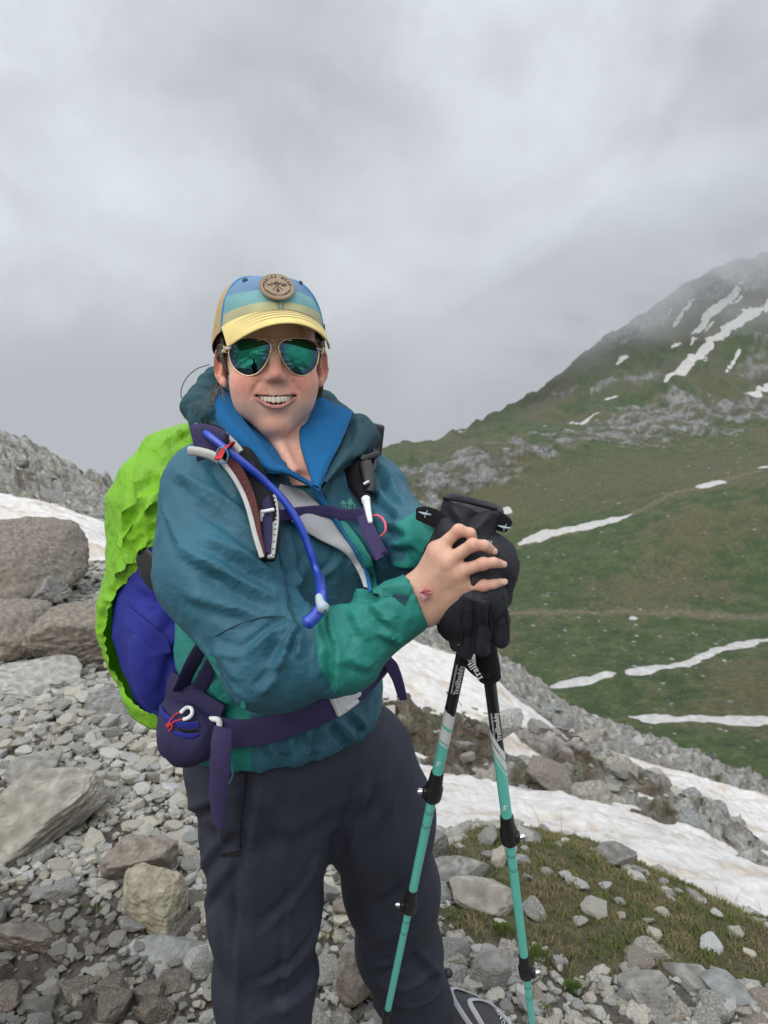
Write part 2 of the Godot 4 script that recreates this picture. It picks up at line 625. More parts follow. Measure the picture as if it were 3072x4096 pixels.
func slope_rows() -> Array:
	return [
		PackedVector3Array([Vector3(-7.7331, -0.6553, -8.1319), Vector3(-5.7107, -0.5956, -8.1424), Vector3(-4.0941, -0.5238, -7.952), Vector3(-2.8145, -0.4341, -7.7647), Vector3(-1.0057, -0.7041, -5.8894), Vector3(0.0918, -1.2599, -4.5729), Vector3(0.6105, -1.0911, -4.1965), Vector3(1.1136, -1.0628, -3.9984), Vector3(1.6444, -1.1807, -3.7745), Vector3(1.9971, -1.2167, -3.5651), Vector3(2.6772, -1.3033, -3.3467), Vector3(3.6197, -1.4279, -3.1216)]),
		PackedVector3Array([Vector3(-9.206, -0.9308, -9.708), Vector3(-6.4585, -0.7198, -9.2375), Vector3(-4.4935, -0.5177, -8.7654), Vector3(-3.0256, -0.5, -8.3624), Vector3(-1.2977, -1.5627, -7.5657), Vector3(0.1377, -2.4098, -6.9087), Vector3(0.929, -2.3292, -6.4152), Vector3(1.6704, -2.2611, -6.021), Vector3(2.4275, -2.2476, -5.6172), Vector3(2.9956, -2.3369, -5.3984), Vector3(3.9453, -2.34, -4.9917), Vector3(5.0274, -2.2142, -4.4046)]),
		PackedVector3Array([Vector3(-11.0472, -1.1524, -11.6998), Vector3(-7.4783, -0.7274, -10.7593), Vector3(-5.2424, -0.5905, -10.2757), Vector3(-3.5181, -0.6937, -9.7498), Vector3(-1.6221, -2.1163, -9.499), Vector3(0.1799, -3.2502, -9.096), Vector3(1.2608, -3.3383, -8.7758), Vector3(2.3285, -3.3841, -8.4631), Vector3(3.4455, -3.5743, -8.0234), Vector3(4.1939, -3.7125, -7.5928), Vector3(5.6362, -3.7915, -7.1728), Vector3(7.541, -3.8991, -6.6461)]),
		PackedVector3Array([Vector3(-12.4282, -1.1764, -13.2187), Vector3(-8.4981, -0.7484, -12.2787), Vector3(-5.9913, -0.6189, -11.7939), Vector3(-4.2217, -0.9746, -11.7312), Vector3(-1.9465, -2.575, -11.449), Vector3(0.2203, -3.4286, -11.2984), Vector3(1.5661, -3.9043, -11.0115), Vector3(2.9106, -4.0371, -10.6834), Vector3(4.3069, -4.1832, -10.15), Vector3(5.2424, -4.5427, -9.5789), Vector3(7.0452, -4.6651, -9.0496), Vector3(9.552, -4.8587, -8.5077)]),
		PackedVector3Array([Vector3(-13.8091, -0.9514, -14.7815), Vector3(-9.5178, -0.6983, -13.8107), Vector3(-6.7402, -0.6162, -13.3175), Vector3(-4.5735, -1.0735, -12.7291), Vector3(-2.1899, -2.6168, -12.9647), Vector3(0.257, -3.6443, -13.2913), Vector3(1.8581, -4.1837, -13.1962), Vector3(3.5434, -4.8476, -13.0791), Vector3(5.3249, -5.4695, -12.5633), Vector3(6.4906, -5.9282, -11.8731), Vector3(8.8065, -6.1573, -11.325), Vector3(12.0657, -6.4872, -10.7591)]),
		PackedVector3Array([Vector3(-15.19, -1.1576, -16.2683), Vector3(-10.5376, -0.9445, -15.2904), Vector3(-7.3393, -0.8132, -14.5013), Vector3(-5.1012, -1.3992, -14.1948), Vector3(-2.4332, -2.8363, -14.4492), Vector3(0.2845, -3.9305, -14.7639), Vector3(2.0571, -4.6196, -14.6424), Vector3(3.923, -5.4833, -14.4901), Vector3(5.9905, -6.2716, -14.1481), Vector3(7.4891, -6.8374, -13.7437), Vector3(10.3565, -7.2612, -13.3643), Vector3(14.5793, -7.8712, -13.0537)]),
		PackedVector3Array([Vector3(-16.5709, -1.2483, -17.7755), Vector3(-11.5574, -0.9893, -16.8057), Vector3(-7.9884, -0.8844, -15.8088), Vector3(-5.629, -1.5957, -15.6833), Vector3(-2.6765, -3.0159, -15.9406), Vector3(0.3121, -4.1836, -16.2424), Vector3(2.2562, -5.02, -16.095), Vector3(4.3027, -6.1083, -15.9031), Vector3(6.6561, -7.0555, -15.7361), Vector3(8.4877, -7.6903, -15.6241), Vector3(11.9769, -8.3453, -15.5086), Vector3(17.093, -9.1515, -15.3665)]),
		PackedVector3Array([Vector3(-22.09, 2.6392, -24.55), Vector3(-15.6364, 0.6872, -23.19), Vector3(-10.984, -0.6423, -21.94), Vector3(-7.5639, -2.057, -21.19), Vector3(-3.4064, -3.5901, -20.41), Vector3(0.3855, -5.1461, -20.13), Vector3(2.7871, -6.1668, -19.9545), Vector3(5.062, -7.3263, -18.7346), Vector3(7.8307, -8.2273, -18.5757), Vector3(9.9855, -9.0097, -18.4378), Vector3(14.0904, -9.7447, -18.3081), Vector3(20.11, -10.6932, -18.1409)]),
		PackedVector3Array([Vector3(-29.46, 1.8475, -32.54), Vector3(-21.08, -0.7328, -31.07), Vector3(-14.9782, -2.4358, -29.75), Vector3(-10.2025, -4.1922, -28.43), Vector3(-4.7041, -6.3409, -28.05), Vector3(0.5324, -8.6615, -27.64), Vector3(3.8488, -10.0367, -27.40), Vector3(7.0868, -11.7931, -26.07), Vector3(10.963, -13.1208, -25.84), Vector3(13.9797, -14.2826, -25.63), Vector3(19.7266, -15.2785, -25.46), Vector3(28.15, -16.6062, -25.22)]),
		PackedVector3Array([Vector3(-64.44, -26.90, -66.05), Vector3(-47.59, -26.90, -66.05), Vector3(-34.95, -26.90, -66.05), Vector3(-24.63, -29.39, -65.61), Vector3(-11.3548, -35.20, -64.59), Vector3(1.2851, -39.35, -63.86), Vector3(9.2903, -41.43, -63.49), Vector3(17.7169, -45.58, -62.76), Vector3(27.41, -47.65, -62.40), Vector3(34.95, -49.72, -62.03), Vector3(49.32, -51.80, -61.66), Vector3(70.38, -53.87, -61.30)])]

func pass_slopes():
	var land := Land.new(slope_rows())
	var nu := 440
	var nw := 300
	var pts := land.points(0, 11, nu, 0, 9, nw)
	slope_pts = pts
	var snow := []
	var blocks := FastNoiseLite.new()
	blocks.seed = 21
	blocks.noise_type = FastNoiseLite.TYPE_CELLULAR
	blocks.cellular_return_type = FastNoiseLite.RETURN_DISTANCE2_SUB
	blocks.fractal_type = FastNoiseLite.FRACTAL_NONE
	blocks.frequency = 1.0
	var b := MB.new()
	var s := MB.new()
	for r in pts.size():
		var row: PackedVector3Array = pts[r]
		var srow := PackedVector3Array()
		var flags := PackedFloat32Array()
		var w := 9.0 * r / nw
		for k in row.size():
			var p := row[k]
			var u := 11.0 * k / nu
			var t := table(slope_thick, u, w)
			var rag := soft.get_noise_3d(p.x * 0.9, p.y * 0.9, p.z * 0.9) * 0.16 + soft.get_noise_3d(p.x * 4.0, p.y * 4.0, p.z * 4.0) * 0.05
			var rock := smoothstep(0.08, -0.12, t + rag * 0.6)
			if w > 8.0: rock = 1.0
			if w < 1.5: rock *= smoothstep(1.2, 1.5, w)
			flags.append(rock)
			# sun cups: shallow dishes drawn out along the fall line
			var cup := soft.get_noise_3d(p.x * 1.1 + p.y * 1.3, p.z * 3.4, 4.0) * 0.09 + soft.get_noise_3d(p.x * 3.5, p.y * 3.0, p.z * 6.0) * 0.02
			srow.append(p + Vector3(0, t + rag * 0.5 + cup, 0))
			var dirt := smoothstep(0.05, 0.55, soft.get_noise_3d(p.x * 0.7 + p.y, p.y * 2.5, p.z * 2.6)) * 0.8 + smoothstep(0.1, 0.6, soft.get_noise_3d(p.x * 3.0, p.y * 5.0, p.z * 7.0)) * 0.4
			s.c.append(Color(0.68, 0.675, 0.67).lerp(Color(0.48, 0.405, 0.32), clampf(dirt * 1.0, 0.0, 1.0)))
			# beds of rock: ledges and ribs
			var q := p * 0.55
			var ledge := ridge.get_noise_3d(q.x * 0.9, q.y * 2.2 + q.x * 0.5, q.z * 0.9)
			var coarse := ridge.get_noise_3d(p.x * 1.5 + 3.0, p.y * 2.8, p.z * 1.5)
			var fine := soft.get_noise_3d(p.x * 5.0, p.y * 6.0, p.z * 5.0)
			var block := blocks.get_noise_3d(p.x * 0.75 + ledge, p.y * 1.5, p.z * 0.75) + blocks.get_noise_3d(p.x * 2.1, p.y * 3.6, p.z * 2.1) * 0.4
			p.y += rock * ((-0.30 if w < 6.2 else lerpf(-0.30, -0.1, minf(w - 6.2, 0.8) / 0.8)) + ledge * 0.30 + (block + 0.75) * 0.42 + coarse * 0.12 + fine * 0.05) - (0.25 if w < 0.6 else 0.0)
			p.z += rock * (coarse * 0.16 - 0.05)
			p.x += rock * fine * 0.08
			row[k] = p
			var moss := smoothstep(0.1, 0.5, soft.get_noise_3d(p.x * 0.5 + 20.0, p.y * 0.7, p.z * 0.5) + coarse * -0.25)
			if w < 5.0 and u > 3.5 and u < 8.2: moss = maxf(moss, smoothstep(-0.35, 0.2, soft.get_noise_3d(p.x * 0.9, p.y * 1.2, p.z * 0.9) - coarse * 0.4 + 0.13 * (7.9 - u)))
			var lichen := smoothstep(0.2, 0.5, soft.get_noise_3d(p.x * 2.2, p.y * 2.2, p.z * 2.2 + 50.0))
			var grey := Color(0.34, 0.333, 0.315).lerp(Color(0.62, 0.61, 0.58), clampf(0.5 + fine + coarse * 0.3, 0.0, 1.0))
			grey = grey.lerp(Color(0.50, 0.50, 0.30), lichen * 0.65)
			b.c.append(grey.lerp(Color(0.15, 0.108, 0.065).lerp(Color(0.13, 0.13, 0.045), smoothstep(-0.1, 0.4, soft.get_noise_3d(p.x * 1.4, p.y, p.z * 1.4 + 8.0))), moss * 0.88))
		pts[r] = row
		slope_rock.append(flags)
		snow.append(srow)
	b.grid(pts)
	s.grid(snow.slice(0, int(nw * 7.2 / 9.0)))
	s.c.resize(s.v.size())
	tag(place("rocky_slope", b, M.crag), "lichen-covered rock ribs and brown earth across the gully", "", "", "structure")
	tag(place("snow_field", s, M.snow), "old dirty snow lying in the gully behind the hiker", "", "", "structure")

# ---------------------------------------------------------------- the valley and mountainside beyond


func far_rows() -> Array:
	return [
		PackedVector3Array([Vector3(-119.18, -58.20, -75.77), Vector3(-68.02, -58.20, -75.77), Vector3(-27.09, -57.20, -75.94), Vector3(-6.6254, -55.68, -76.21), Vector3(0.0256, -54.68, -76.39), Vector3(6.6766, -53.67, -76.57), Vector3(16.9088, -52.66, -76.74), Vector3(24.07, -52.16, -76.83), Vector3(33.28, -51.65, -76.92), Vector3(42.44, -51.15, -77.01), Vector3(59.88, -51.15, -77.01), Vector3(90.58, -51.15, -77.01)]),
		PackedVector3Array([Vector3(-182.28, -66.75, -119.95), Vector3(-104.03, -66.75, -119.95), Vector3(-41.43, -66.75, -119.95), Vector3(-10.133, -65.98, -120.09), Vector3(0.0391, -65.21, -120.23), Vector3(10.2112, -64.44, -120.36), Vector3(25.86, -62.89, -120.63), Vector3(36.82, -62.12, -120.77), Vector3(50.90, -61.35, -120.91), Vector3(64.91, -60.58, -121.04), Vector3(91.59, -60.58, -121.04), Vector3(138.54, -60.58, -121.04)]),
		PackedVector3Array([Vector3(-252.38, -78.10, -168.72), Vector3(-144.04, -78.10, -168.72), Vector3(-57.37, -78.10, -168.72), Vector3(-14.0303, -75.96, -169.10), Vector3(0.0542, -73.83, -169.48), Vector3(14.1386, -71.69, -169.85), Vector3(35.81, -68.49, -170.42), Vector3(50.97, -66.36, -170.79), Vector3(70.48, -64.23, -171.17), Vector3(89.87, -62.09, -171.55), Vector3(126.81, -61.03, -171.73), Vector3(191.82, -61.03, -171.73)]),
		PackedVector3Array([Vector3(-336.51, -84.75, -228.48), Vector3(-192.05, -84.75, -228.48), Vector3(-76.49, -84.75, -228.48), Vector3(-18.707, -81.90, -228.98), Vector3(0.0722, -79.06, -229.48), Vector3(18.8515, -74.79, -230.23), Vector3(47.74, -71.94, -230.73), Vector3(67.97, -71.23, -230.86), Vector3(93.97, -70.52, -230.99), Vector3(119.83, -69.81, -231.11), Vector3(169.09, -69.10, -231.24), Vector3(255.76, -69.10, -231.24)]),
		PackedVector3Array([Vector3(-462.70, -99.52, -317.26), Vector3(-264.07, -99.52, -317.26), Vector3(-105.17, -97.56, -317.61), Vector3(-25.72, -91.70, -318.64), Vector3(0.0993, -84.85, -319.85), Vector3(25.92, -81.92, -320.36), Vector3(65.65, -68.61, -322.71), Vector3(93.45, -60.79, -324.09), Vector3(129.21, -50.23, -325.95), Vector3(164.76, -42.21, -327.37), Vector3(232.49, -29.10, -329.68), Vector3(351.67, -11.4963, -332.78)]),
		PackedVector3Array([Vector3(-574.87, -116.74, -395.46), Vector3(-328.09, -114.31, -395.89), Vector3(-130.67, -109.45, -396.74), Vector3(-31.18, -90.15, -389.99), Vector3(0.1174, -71.67, -383.10), Vector3(30.63, -64.74, -384.32), Vector3(79.57, -52.21, -396.68), Vector3(116.11, -46.26, -407.89), Vector3(164.44, -44.94, -418.27), Vector3(214.69, -42.23, -428.91), Vector3(302.94, -25.66, -431.83), Vector3(458.23, -0.1718, -436.32)]),
		PackedVector3Array([Vector3(-729.10, -133.08, -504.27), Vector3(-408.11, -127.47, -495.11), Vector3(-156.17, -113.69, -477.23), Vector3(-35.86, -79.37, -452.82), Vector3(0.1294, -53.70, -426.88), Vector3(33.78, -43.50, -428.68), Vector3(91.51, -37.11, -460.27), Vector3(135.93, -35.94, -480.78), Vector3(191.85, -37.60, -490.65), Vector3(249.64, -33.06, -501.60), Vector3(352.26, -12.3153, -505.26), Vector3(532.83, 23.25, -511.53)]),
		PackedVector3Array([Vector3(-981.49, -158.96, -682.49), Vector3(-552.15, -152.57, -673.46), Vector3(-207.16, -128.22, -637.14), Vector3(-46.77, -89.79, -593.14), Vector3(0.1685, -58.80, -557.99), Vector3(43.99, -51.16, -559.34), Vector3(119.36, -39.99, -601.92), Vector3(172.75, -22.61, -615.14), Vector3(234.92, -13.3201, -606.63), Vector3(299.56, -4.4288, -608.19), Vector3(422.71, 27.58, -613.84), Vector3(639.40, 70.26, -621.36)]),
		PackedVector3Array([Vector3(-1332.02, -188.14, -931.20), Vector3(-760.21, -182.51, -932.19), Vector3(-286.83, -156.82, -885.95), Vector3(-66.25, -120.31, -841.62), Vector3(0.2468, -81.98, -817.91), Vector3(65.19, -68.24, -830.49), Vector3(175.06, -17.6747, -890.18), Vector3(254.87, 40.57, -920.76), Vector3(352.38, 104.59, -932.04), Vector3(449.35, 144.60, -939.10), Vector3(634.07, 205.95, -949.92), Vector3(959.10, 275.30, -962.14)]),
		PackedVector3Array([Vector3(-1612.44, -296.26, -1115.22), Vector3(-920.26, -289.44, -1116.42), Vector3(-366.51, -268.99, -1120.03), Vector3(-89.64, -231.50, -1126.64), Vector3(0.3461, -183.78, -1135.05), Vector3(90.33, -163.33, -1138.66), Vector3(228.77, -91.76, -1151.28), Vector3(325.67, -16.7718, -1164.50), Vector3(450.27, 65.03, -1178.92), Vector3(574.17, 116.15, -1187.94), Vector3(810.20, 194.55, -1201.76), Vector3(1225.51, 283.16, -1217.39)])]

var slope_pts := []
var slope_rock := []
var far_land: Land
var crags := [  # rows and columns along outcrops: where bare limestone shows, and how broad it is in metres
	[[Vector2(4.343, 5.483), Vector2(4.620, 5.599), Vector2(4.940, 5.779), Vector2(5.212, 5.764), Vector2(5.448, 5.704)], 21.0], [[Vector2(5.588, 5.748), Vector2(5.942, 5.758), Vector2(6.493, 5.835)], 13.0],
	[[Vector2(7.181, 6.115), Vector2(7.570, 6.519), Vector2(8.000, 6.687), Vector2(8.502, 6.737), Vector2(8.965, 6.684), Vector2(9.296, 6.591)], 44.0],
	[[Vector2(5.941, 7.479), Vector2(6.417, 7.413), Vector2(7.000, 7.254), Vector2(7.517, 7.202)], 14.0], [[Vector2(7.569, 7.676), Vector2(8.117, 7.723), Vector2(8.923, 7.679)], 40.0], [[Vector2(8.923, 7.169), Vector2(9.154, 7.232)], 20.0]]
var drifts := [  # outlines of snow patches: along the middle, then the half width in metres
	[[Vector2(5.777, 4.061), Vector2(5.943, 4.088), Vector2(6.262, 4.034), Vector2(6.723, 4.023), Vector2(7.121, 4.028), Vector2(7.394, 4.058)], 3.6, "long thin snow patch below the path on the green hillside"],
	[[Vector2(8.148, 4.185), Vector2(8.341, 4.188), Vector2(8.541, 4.193)], 4.6, "short oval snow patch beside the hillside path"],
	[[Vector2(8.906, 4.331), Vector2(9.012, 4.329), Vector2(9.154, 4.332)], 3.0, "snow patch at the right end of the hillside path"],
	[[Vector2(6.000, 6.806), Vector2(6.268, 6.884), Vector2(6.571, 6.891), Vector2(6.867, 6.942), Vector2(6.987, 6.938)], 3.2, "thin slanting snow streak above the green shoulder"],
	[[Vector2(7.720, 7.095), Vector2(7.918, 7.193), Vector2(8.242, 7.291), Vector2(8.503, 7.350), Vector2(8.735, 7.405), Vector2(9.004, 7.482), Vector2(9.226, 7.554)], 5.5, "longest snow streak running down the mountainside gully"],
	[[Vector2(8.086, 7.429), Vector2(8.308, 7.473), Vector2(8.503, 7.556), Vector2(8.735, 7.660), Vector2(8.923, 7.679)], 5.0, "branched snow streak just under the cloud"],
	[[Vector2(7.847, 7.525), Vector2(7.945, 7.584), Vector2(8.057, 7.651), Vector2(8.117, 7.699)], 3.4, "broken snow patch highest and farthest left under the cloud"],
	[[Vector2(7.182, 7.376), Vector2(7.269, 7.397), Vector2(7.331, 7.403)], 2.6, "small snow patch on the dark middle slope"],
	[[Vector2(7.837, 7.356), Vector2(7.901, 7.369), Vector2(7.967, 7.382)], 2.4, "small snow patch under the broken high snow"],
	[[Vector2(8.242, 7.418), Vector2(8.373, 7.431)], 2.0, "small snow patch between the two high streaks"],
	[[Vector2(7.038, 7.117), Vector2(7.135, 7.131), Vector2(7.218, 7.148)], 2.2, "small snow patch over the banded grey rocks"],
	[[Vector2(8.595, 7.548), Vector2(8.692, 7.574), Vector2(8.756, 7.598)], 2.0, "short snow dash right of the branched streak"],
	[[Vector2(8.824, 6.959), Vector2(8.923, 6.984), Vector2(9.117, 7.002), Vector2(9.296, 6.996)], 7.0, "wide snow patch beside the white crag"],
	[[Vector2(6.138, 1.856), Vector2(6.490, 1.897), Vector2(6.868, 1.927), Vector2(7.203, 1.973)], 2.0, "lower snow strip left of the brook crossing"],
	[[Vector2(7.260, 1.934), Vector2(7.567, 1.984), Vector2(7.945, 2.008), Vector2(8.309, 2.113), Vector2(8.681, 2.212), Vector2(9.004, 2.391), Vector2(9.363, 2.700)], 2.6, "long snow strip along the valley floor"],
	[[Vector2(6.506, 1.486), Vector2(6.760, 1.481), Vector2(6.975, 1.474)], 1.2, "small snow strip at the foot of the valley"],
	[[Vector2(7.266, 1.485), Vector2(7.567, 1.426), Vector2(7.945, 1.366), Vector2(8.374, 1.357), Vector2(8.735, 1.320), Vector2(9.004, 1.295), Vector2(9.363, 1.266)], 1.7, "lowest snow strip in the valley, curving along the stream"],
	[[Vector2(5.594, 4.620), Vector2(5.650, 4.634), Vector2(5.708, 4.633)], 3.6, "snow patch beside the black glove cuff on the hill"],
	[[Vector2(7.377, 2.880), Vector2(7.405, 2.904)], 1.1, "tiny snow dot on the valley path"],
	[[Vector2(5.000, 7.670), Vector2(5.136, 7.777), Vector2(5.259, 7.588)], 2.0, "tiny snow dash at the top of the grey cliff"],
	[[Vector2(7.783, 7.621), Vector2(7.879, 7.663), Vector2(7.945, 7.718), Vector2(7.989, 7.770)], 1.6, "thin broken snow streak left of the branched one"], [[Vector2(8.681, 7.440), Vector2(8.844, 7.477), Vector2(8.965, 7.505)], 1.4, "thin snow line between the longest streak and the cloud"], [[Vector2(8.147, 7.374), Vector2(8.057, 7.342)], 1.8, "snow dot below the branched streak"], [[Vector2(8.735, 7.246), Vector2(8.624, 7.189), Vector2(8.564, 7.152)], 1.6, "short thin snow streak under the longest one"]]
var paths := [[Vector2(5.503, 4.092), Vector2(5.777, 4.032), Vector2(6.569, 3.991), Vector2(7.405, 4.046), Vector2(7.836, 4.163), Vector2(8.309, 4.178), Vector2(9.012, 4.291), Vector2(9.296, 4.365)], [Vector2(5.689, 3.064), Vector2(6.262, 3.033), Vector2(7.000, 2.994), Vector2(7.674, 2.972), Vector2(8.374, 2.941), Vector2(9.012, 2.895), Vector2(9.363, 2.867)], [Vector2(6.493, 5.729), Vector2(7.000, 6.000), Vector2(7.409, 6.848), Vector2(7.704, 7.077)]]

func far_valley():
	far_land = Land.new(far_rows())
	var nu := 550
	var nw := 450
	var pts := far_land.points(0, 11, nu, 0, 9, nw)
	var lines := []
	for c in crags:
		for k in c[0].size():
			lines.append([far_land.at(c[0][k].x, c[0][k].y), c[1]])
	var trail := []
	for c in paths:
		for k in c.size() - 1:
			for f in 6:
				trail.append(far_land.at(lerpf(c[k].x, c[k + 1].x, f / 6.0), lerpf(c[k].y, c[k + 1].y, f / 6.0)))
	var b := MB.new()
	for r in pts.size():
		var row: PackedVector3Array = pts[r]
		var w := 9.0 * r / nw
		var mine := []
		var ymin := 1e9
		for k in row.size():
			var p := row[k]
			var u := 11.0 * k / nu
			var seen := u > 3.5 and u < 10.0
			var rock := 0.0
			if seen and w > 4.0:
				for l in lines:
					var d: float = (p - l[0]).length()
					if d < l[1] * 1.5: rock = maxf(rock, 1.0 - d / (l[1] * 1.4))
			var rough := ridge.get_noise_3d(p.x * 0.035, p.y * 0.06, p.z * 0.035)
			var bumps := soft.get_noise_2d(p.x * 0.02, p.z * 0.02)
			var fine := soft.get_noise_3d(p.x * 0.12, p.y * 0.12, p.z * 0.12)
			rock = smoothstep(0.20, 0.60, rock + fine * 0.45 + rough * 0.18 + soft.get_noise_3d(p.x * 0.022 + 70.0, p.y * 0.05, p.z * 0.022) * 0.7) if rock > 0.0 else 0.0
			var scree_ := smoothstep(6.9, 8.0, w + bumps * 0.8 + rough * 0.3) * smoothstep(5.5, 8.5, u)
			var rib := ridge.get_noise_3d(p.x * 0.10, p.y * 0.025, p.z * 0.06)
			p.y += bumps * 2.2 * clampf(w - 0.3, 0.0, 1.0) + gully(p, w) + fine * 0.5 + rock * (rough * 1.6 + rib * 0.8) + scree_ * rough * 1.5
			p.z += rock * rib * 2.6
			row[k] = p
			var dry := smoothstep(-0.12, 0.34, soft.get_noise_3d(p.x * 0.012 + 9.0, p.y * 0.02, p.z * 0.012) + fine * 0.30)
			if w > 4.0: dry = maxf(dry, smoothstep(4.05, 4.5, w) * smoothstep(5.9, 4.9, w) * 0.8)
			var path := 0.0
			if seen and w > 2.5:
				for t in trail:
					var d2: float = p.distance_squared_to(t)
					if d2 < 40.0: path = maxf(path, 1.0 - d2 / (14.0 if w < 5.0 else 40.0))
			var streak := soft.get_noise_3d(p.x * 0.045 - p.y * 0.05, p.y * 0.012, p.z * 0.02)
			var speck := soft.get_noise_3d(p.x * 0.4, p.y * 0.4, p.z * 0.4)
			var g := Color(0.040, 0.078, 0.016).lerp(Color(0.080, 0.120, 0.032), clampf(0.5 + fine * 1.4 + bumps * 0.4 + speck * 0.6, 0.0, 1.0))
			g = g.lerp(Color(0.145, 0.116, 0.060), dry * 0.62)
			var bare := Color(0.062, 0.056, 0.045).lerp(Color(0.118, 0.104, 0.082), clampf(0.5 + streak * 1.3 + fine * 0.6, 0.0, 1.0))
			g = g.lerp(bare, scree_ * clampf(0.75 + streak * 1.2, 0.0, 1.0))
			g = g.lerp(Color(0.24, 0.19, 0.13), clampf(path, 0.0, 1.0) * 0.7)
			var lime := Color(0.085, 0.082, 0.075).lerp(Color(0.36, 0.36, 0.355), clampf(0.36 + rib * 0.6 + speck * 0.8 + fine * 0.4, 0.0, 1.0))
			if rock > 0.0: lime = lime.lerp(Color(0.09, 0.10, 0.045), smoothstep(-0.12, 0.22, soft.get_noise_3d(p.x * 0.05 + 30.0, p.y * 0.09, p.z * 0.05)) * 0.9)
			b.c.append(g.lerp(lime, rock * 0.95))
		pts[r] = row
	b.grid(pts)
	tag(place("mountainside", b, M.meadow), "green and brown mountainside rising into the cloud", "", "", "structure")
	for d in drifts:
		drift(d[0], d[1], d[2])
	# scattered pale stones on the far meadows
	var mm := MultiMesh.new()
	mm.transform_format = MultiMesh.TRANSFORM_3D
	mm.use_colors = true
	mm.mesh = stone(3, 1, Vector3(1, 0.6, 0.8))
	mm.instance_count = 2600
	for k in mm.instance_count:
		var r := int(pow(rng.randf(), 0.8) * nw * 0.72) + 10
		var q := rng.randi_range(int(nu * 0.34), int(nu * 0.95))
		if soft.get_noise_2d(q * 0.05, r * 0.05) < 0.02 and rng.randf() < 0.8:
			q = clampi(q + 40, 0, nu)
		var p: Vector3 = pts[r][q]
		var size := (0.12 + 0.9 * pow(rng.randf(), 5.0)) * (1.0 + r / float(nw) * 1.6)
		mm.set_instance_transform(k, Transform3D(Basis(Vector3.UP, rng.randf() * TAU).scaled(Vector3.ONE * size), p))
		var l := rng.randf_range(0.16, 0.42)
		mm.set_instance_color(k, Color(l, l, l * 0.97))
	var o := MultiMeshInstance3D.new()
	o.multimesh = mm
	o.material_override = M.pebble
	o.name = "meadow_stones"
	add_child(o)
	tag(o, "pale stones strewn over the far green slopes", "stones", "", "stuff")

func drift(line: Array, half: float, label: String):
	var fine_line := []
	for k in line.size() - 1:
		for f in 14:
			fine_line.append(line[k].lerp(line[k + 1], f / 14.0))
	fine_line.append(line[-1])
	var mid := []
	for q in fine_line:
		mid.append(far_point(q.x, q.y))
	var rows := []
	for k in mid.size():
		var t: Vector3 = (mid[mini(k + 1, mid.size() - 1)] - mid[maxi(k - 1, 0)])
		t.y = 0
		t = t.normalized()
		var s := Vector3(-t.z, 0, t.x)
		var f := float(k) / (mid.size() - 1)
		var ends := sqrt(clampf(sin(f * PI) * 1.8, 0.0, 1.0))
		var w := half * 0.62 * (ends * (0.95 + soft.get_noise_2d(mid[k].x * 0.09, mid[k].z * 0.09) * 0.9) + 0.05)
		var row := PackedVector3Array()
		for j in 9:
			var x := j / 4.0 - 1.0
			var q: Vector2 = fine_line[k]
			var p: Vector3 = mid[k] + s * w * x * 2.0
			var back := far_near(p, q)
			p.y = back.y + maxf(0.75, half * 0.28) * ends * (1.0 - x * x) - 0.25 + soft.get_noise_2d(p.x * 0.3, p.z * 0.3) * 0.25
			row.append(p)
		rows.append(row)
	var b := MB.new()
	b.grid(rows)
	tag(place("snow_patch", b, M.far_snow), label, "snow patch", "snow patches on the far mountainside")

# Shallow gullies that run down the mountainside.
func gully(p: Vector3, w: float) -> float:
	return (ridge.get_noise_3d(p.x * 0.016 + p.y * 0.010, 2.0, p.z * 0.004) - 0.2) * 9.0 * smoothstep(4.2, 7.0, w)

func far_point(u: float, w: float) -> Vector3:
	var p := far_land.at(u, w)
	var rough := ridge.get_noise_3d(p.x * 0.035, p.y * 0.06, p.z * 0.035)
	var bumps := soft.get_noise_2d(p.x * 0.02, p.z * 0.02)
	var fine := soft.get_noise_3d(p.x * 0.12, p.y * 0.12, p.z * 0.12)
	var scree_ := smoothstep(6.9, 8.0, w + bumps * 0.8 + rough * 0.3) * smoothstep(5.5, 8.5, u)
	p.y += bumps * 2.2 * clampf(w - 0.3, 0.0, 1.0) + gully(p, w) + fine * 0.5 + scree_ * rough * 1.5
	return p

# The far ground under a place near the given row and column.
func far_near(p: Vector3, q: Vector2) -> Vector3:
	var u := q.x
	var w := q.y
	for k in 4:
		var a := far_land.at(u, w)
		var du := (far_land.at(u + 0.02, w) - a) / 0.02
		var dw := (far_land.at(u, w + 0.02) - a) / 0.02
		var det := du.x * dw.z - du.z * dw.x
		if absf(det) < 1e-6: break
		var e := p - a
		u = clampf(u + clampf((e.x * dw.z - e.z * dw.x) / det, -0.3, 0.3), 0.0, 10.99)
		w = clampf(w + clampf((du.x * e.z - du.z * e.x) / det, -0.3, 0.3), 0.0, 8.99)
	return far_point(u, w)

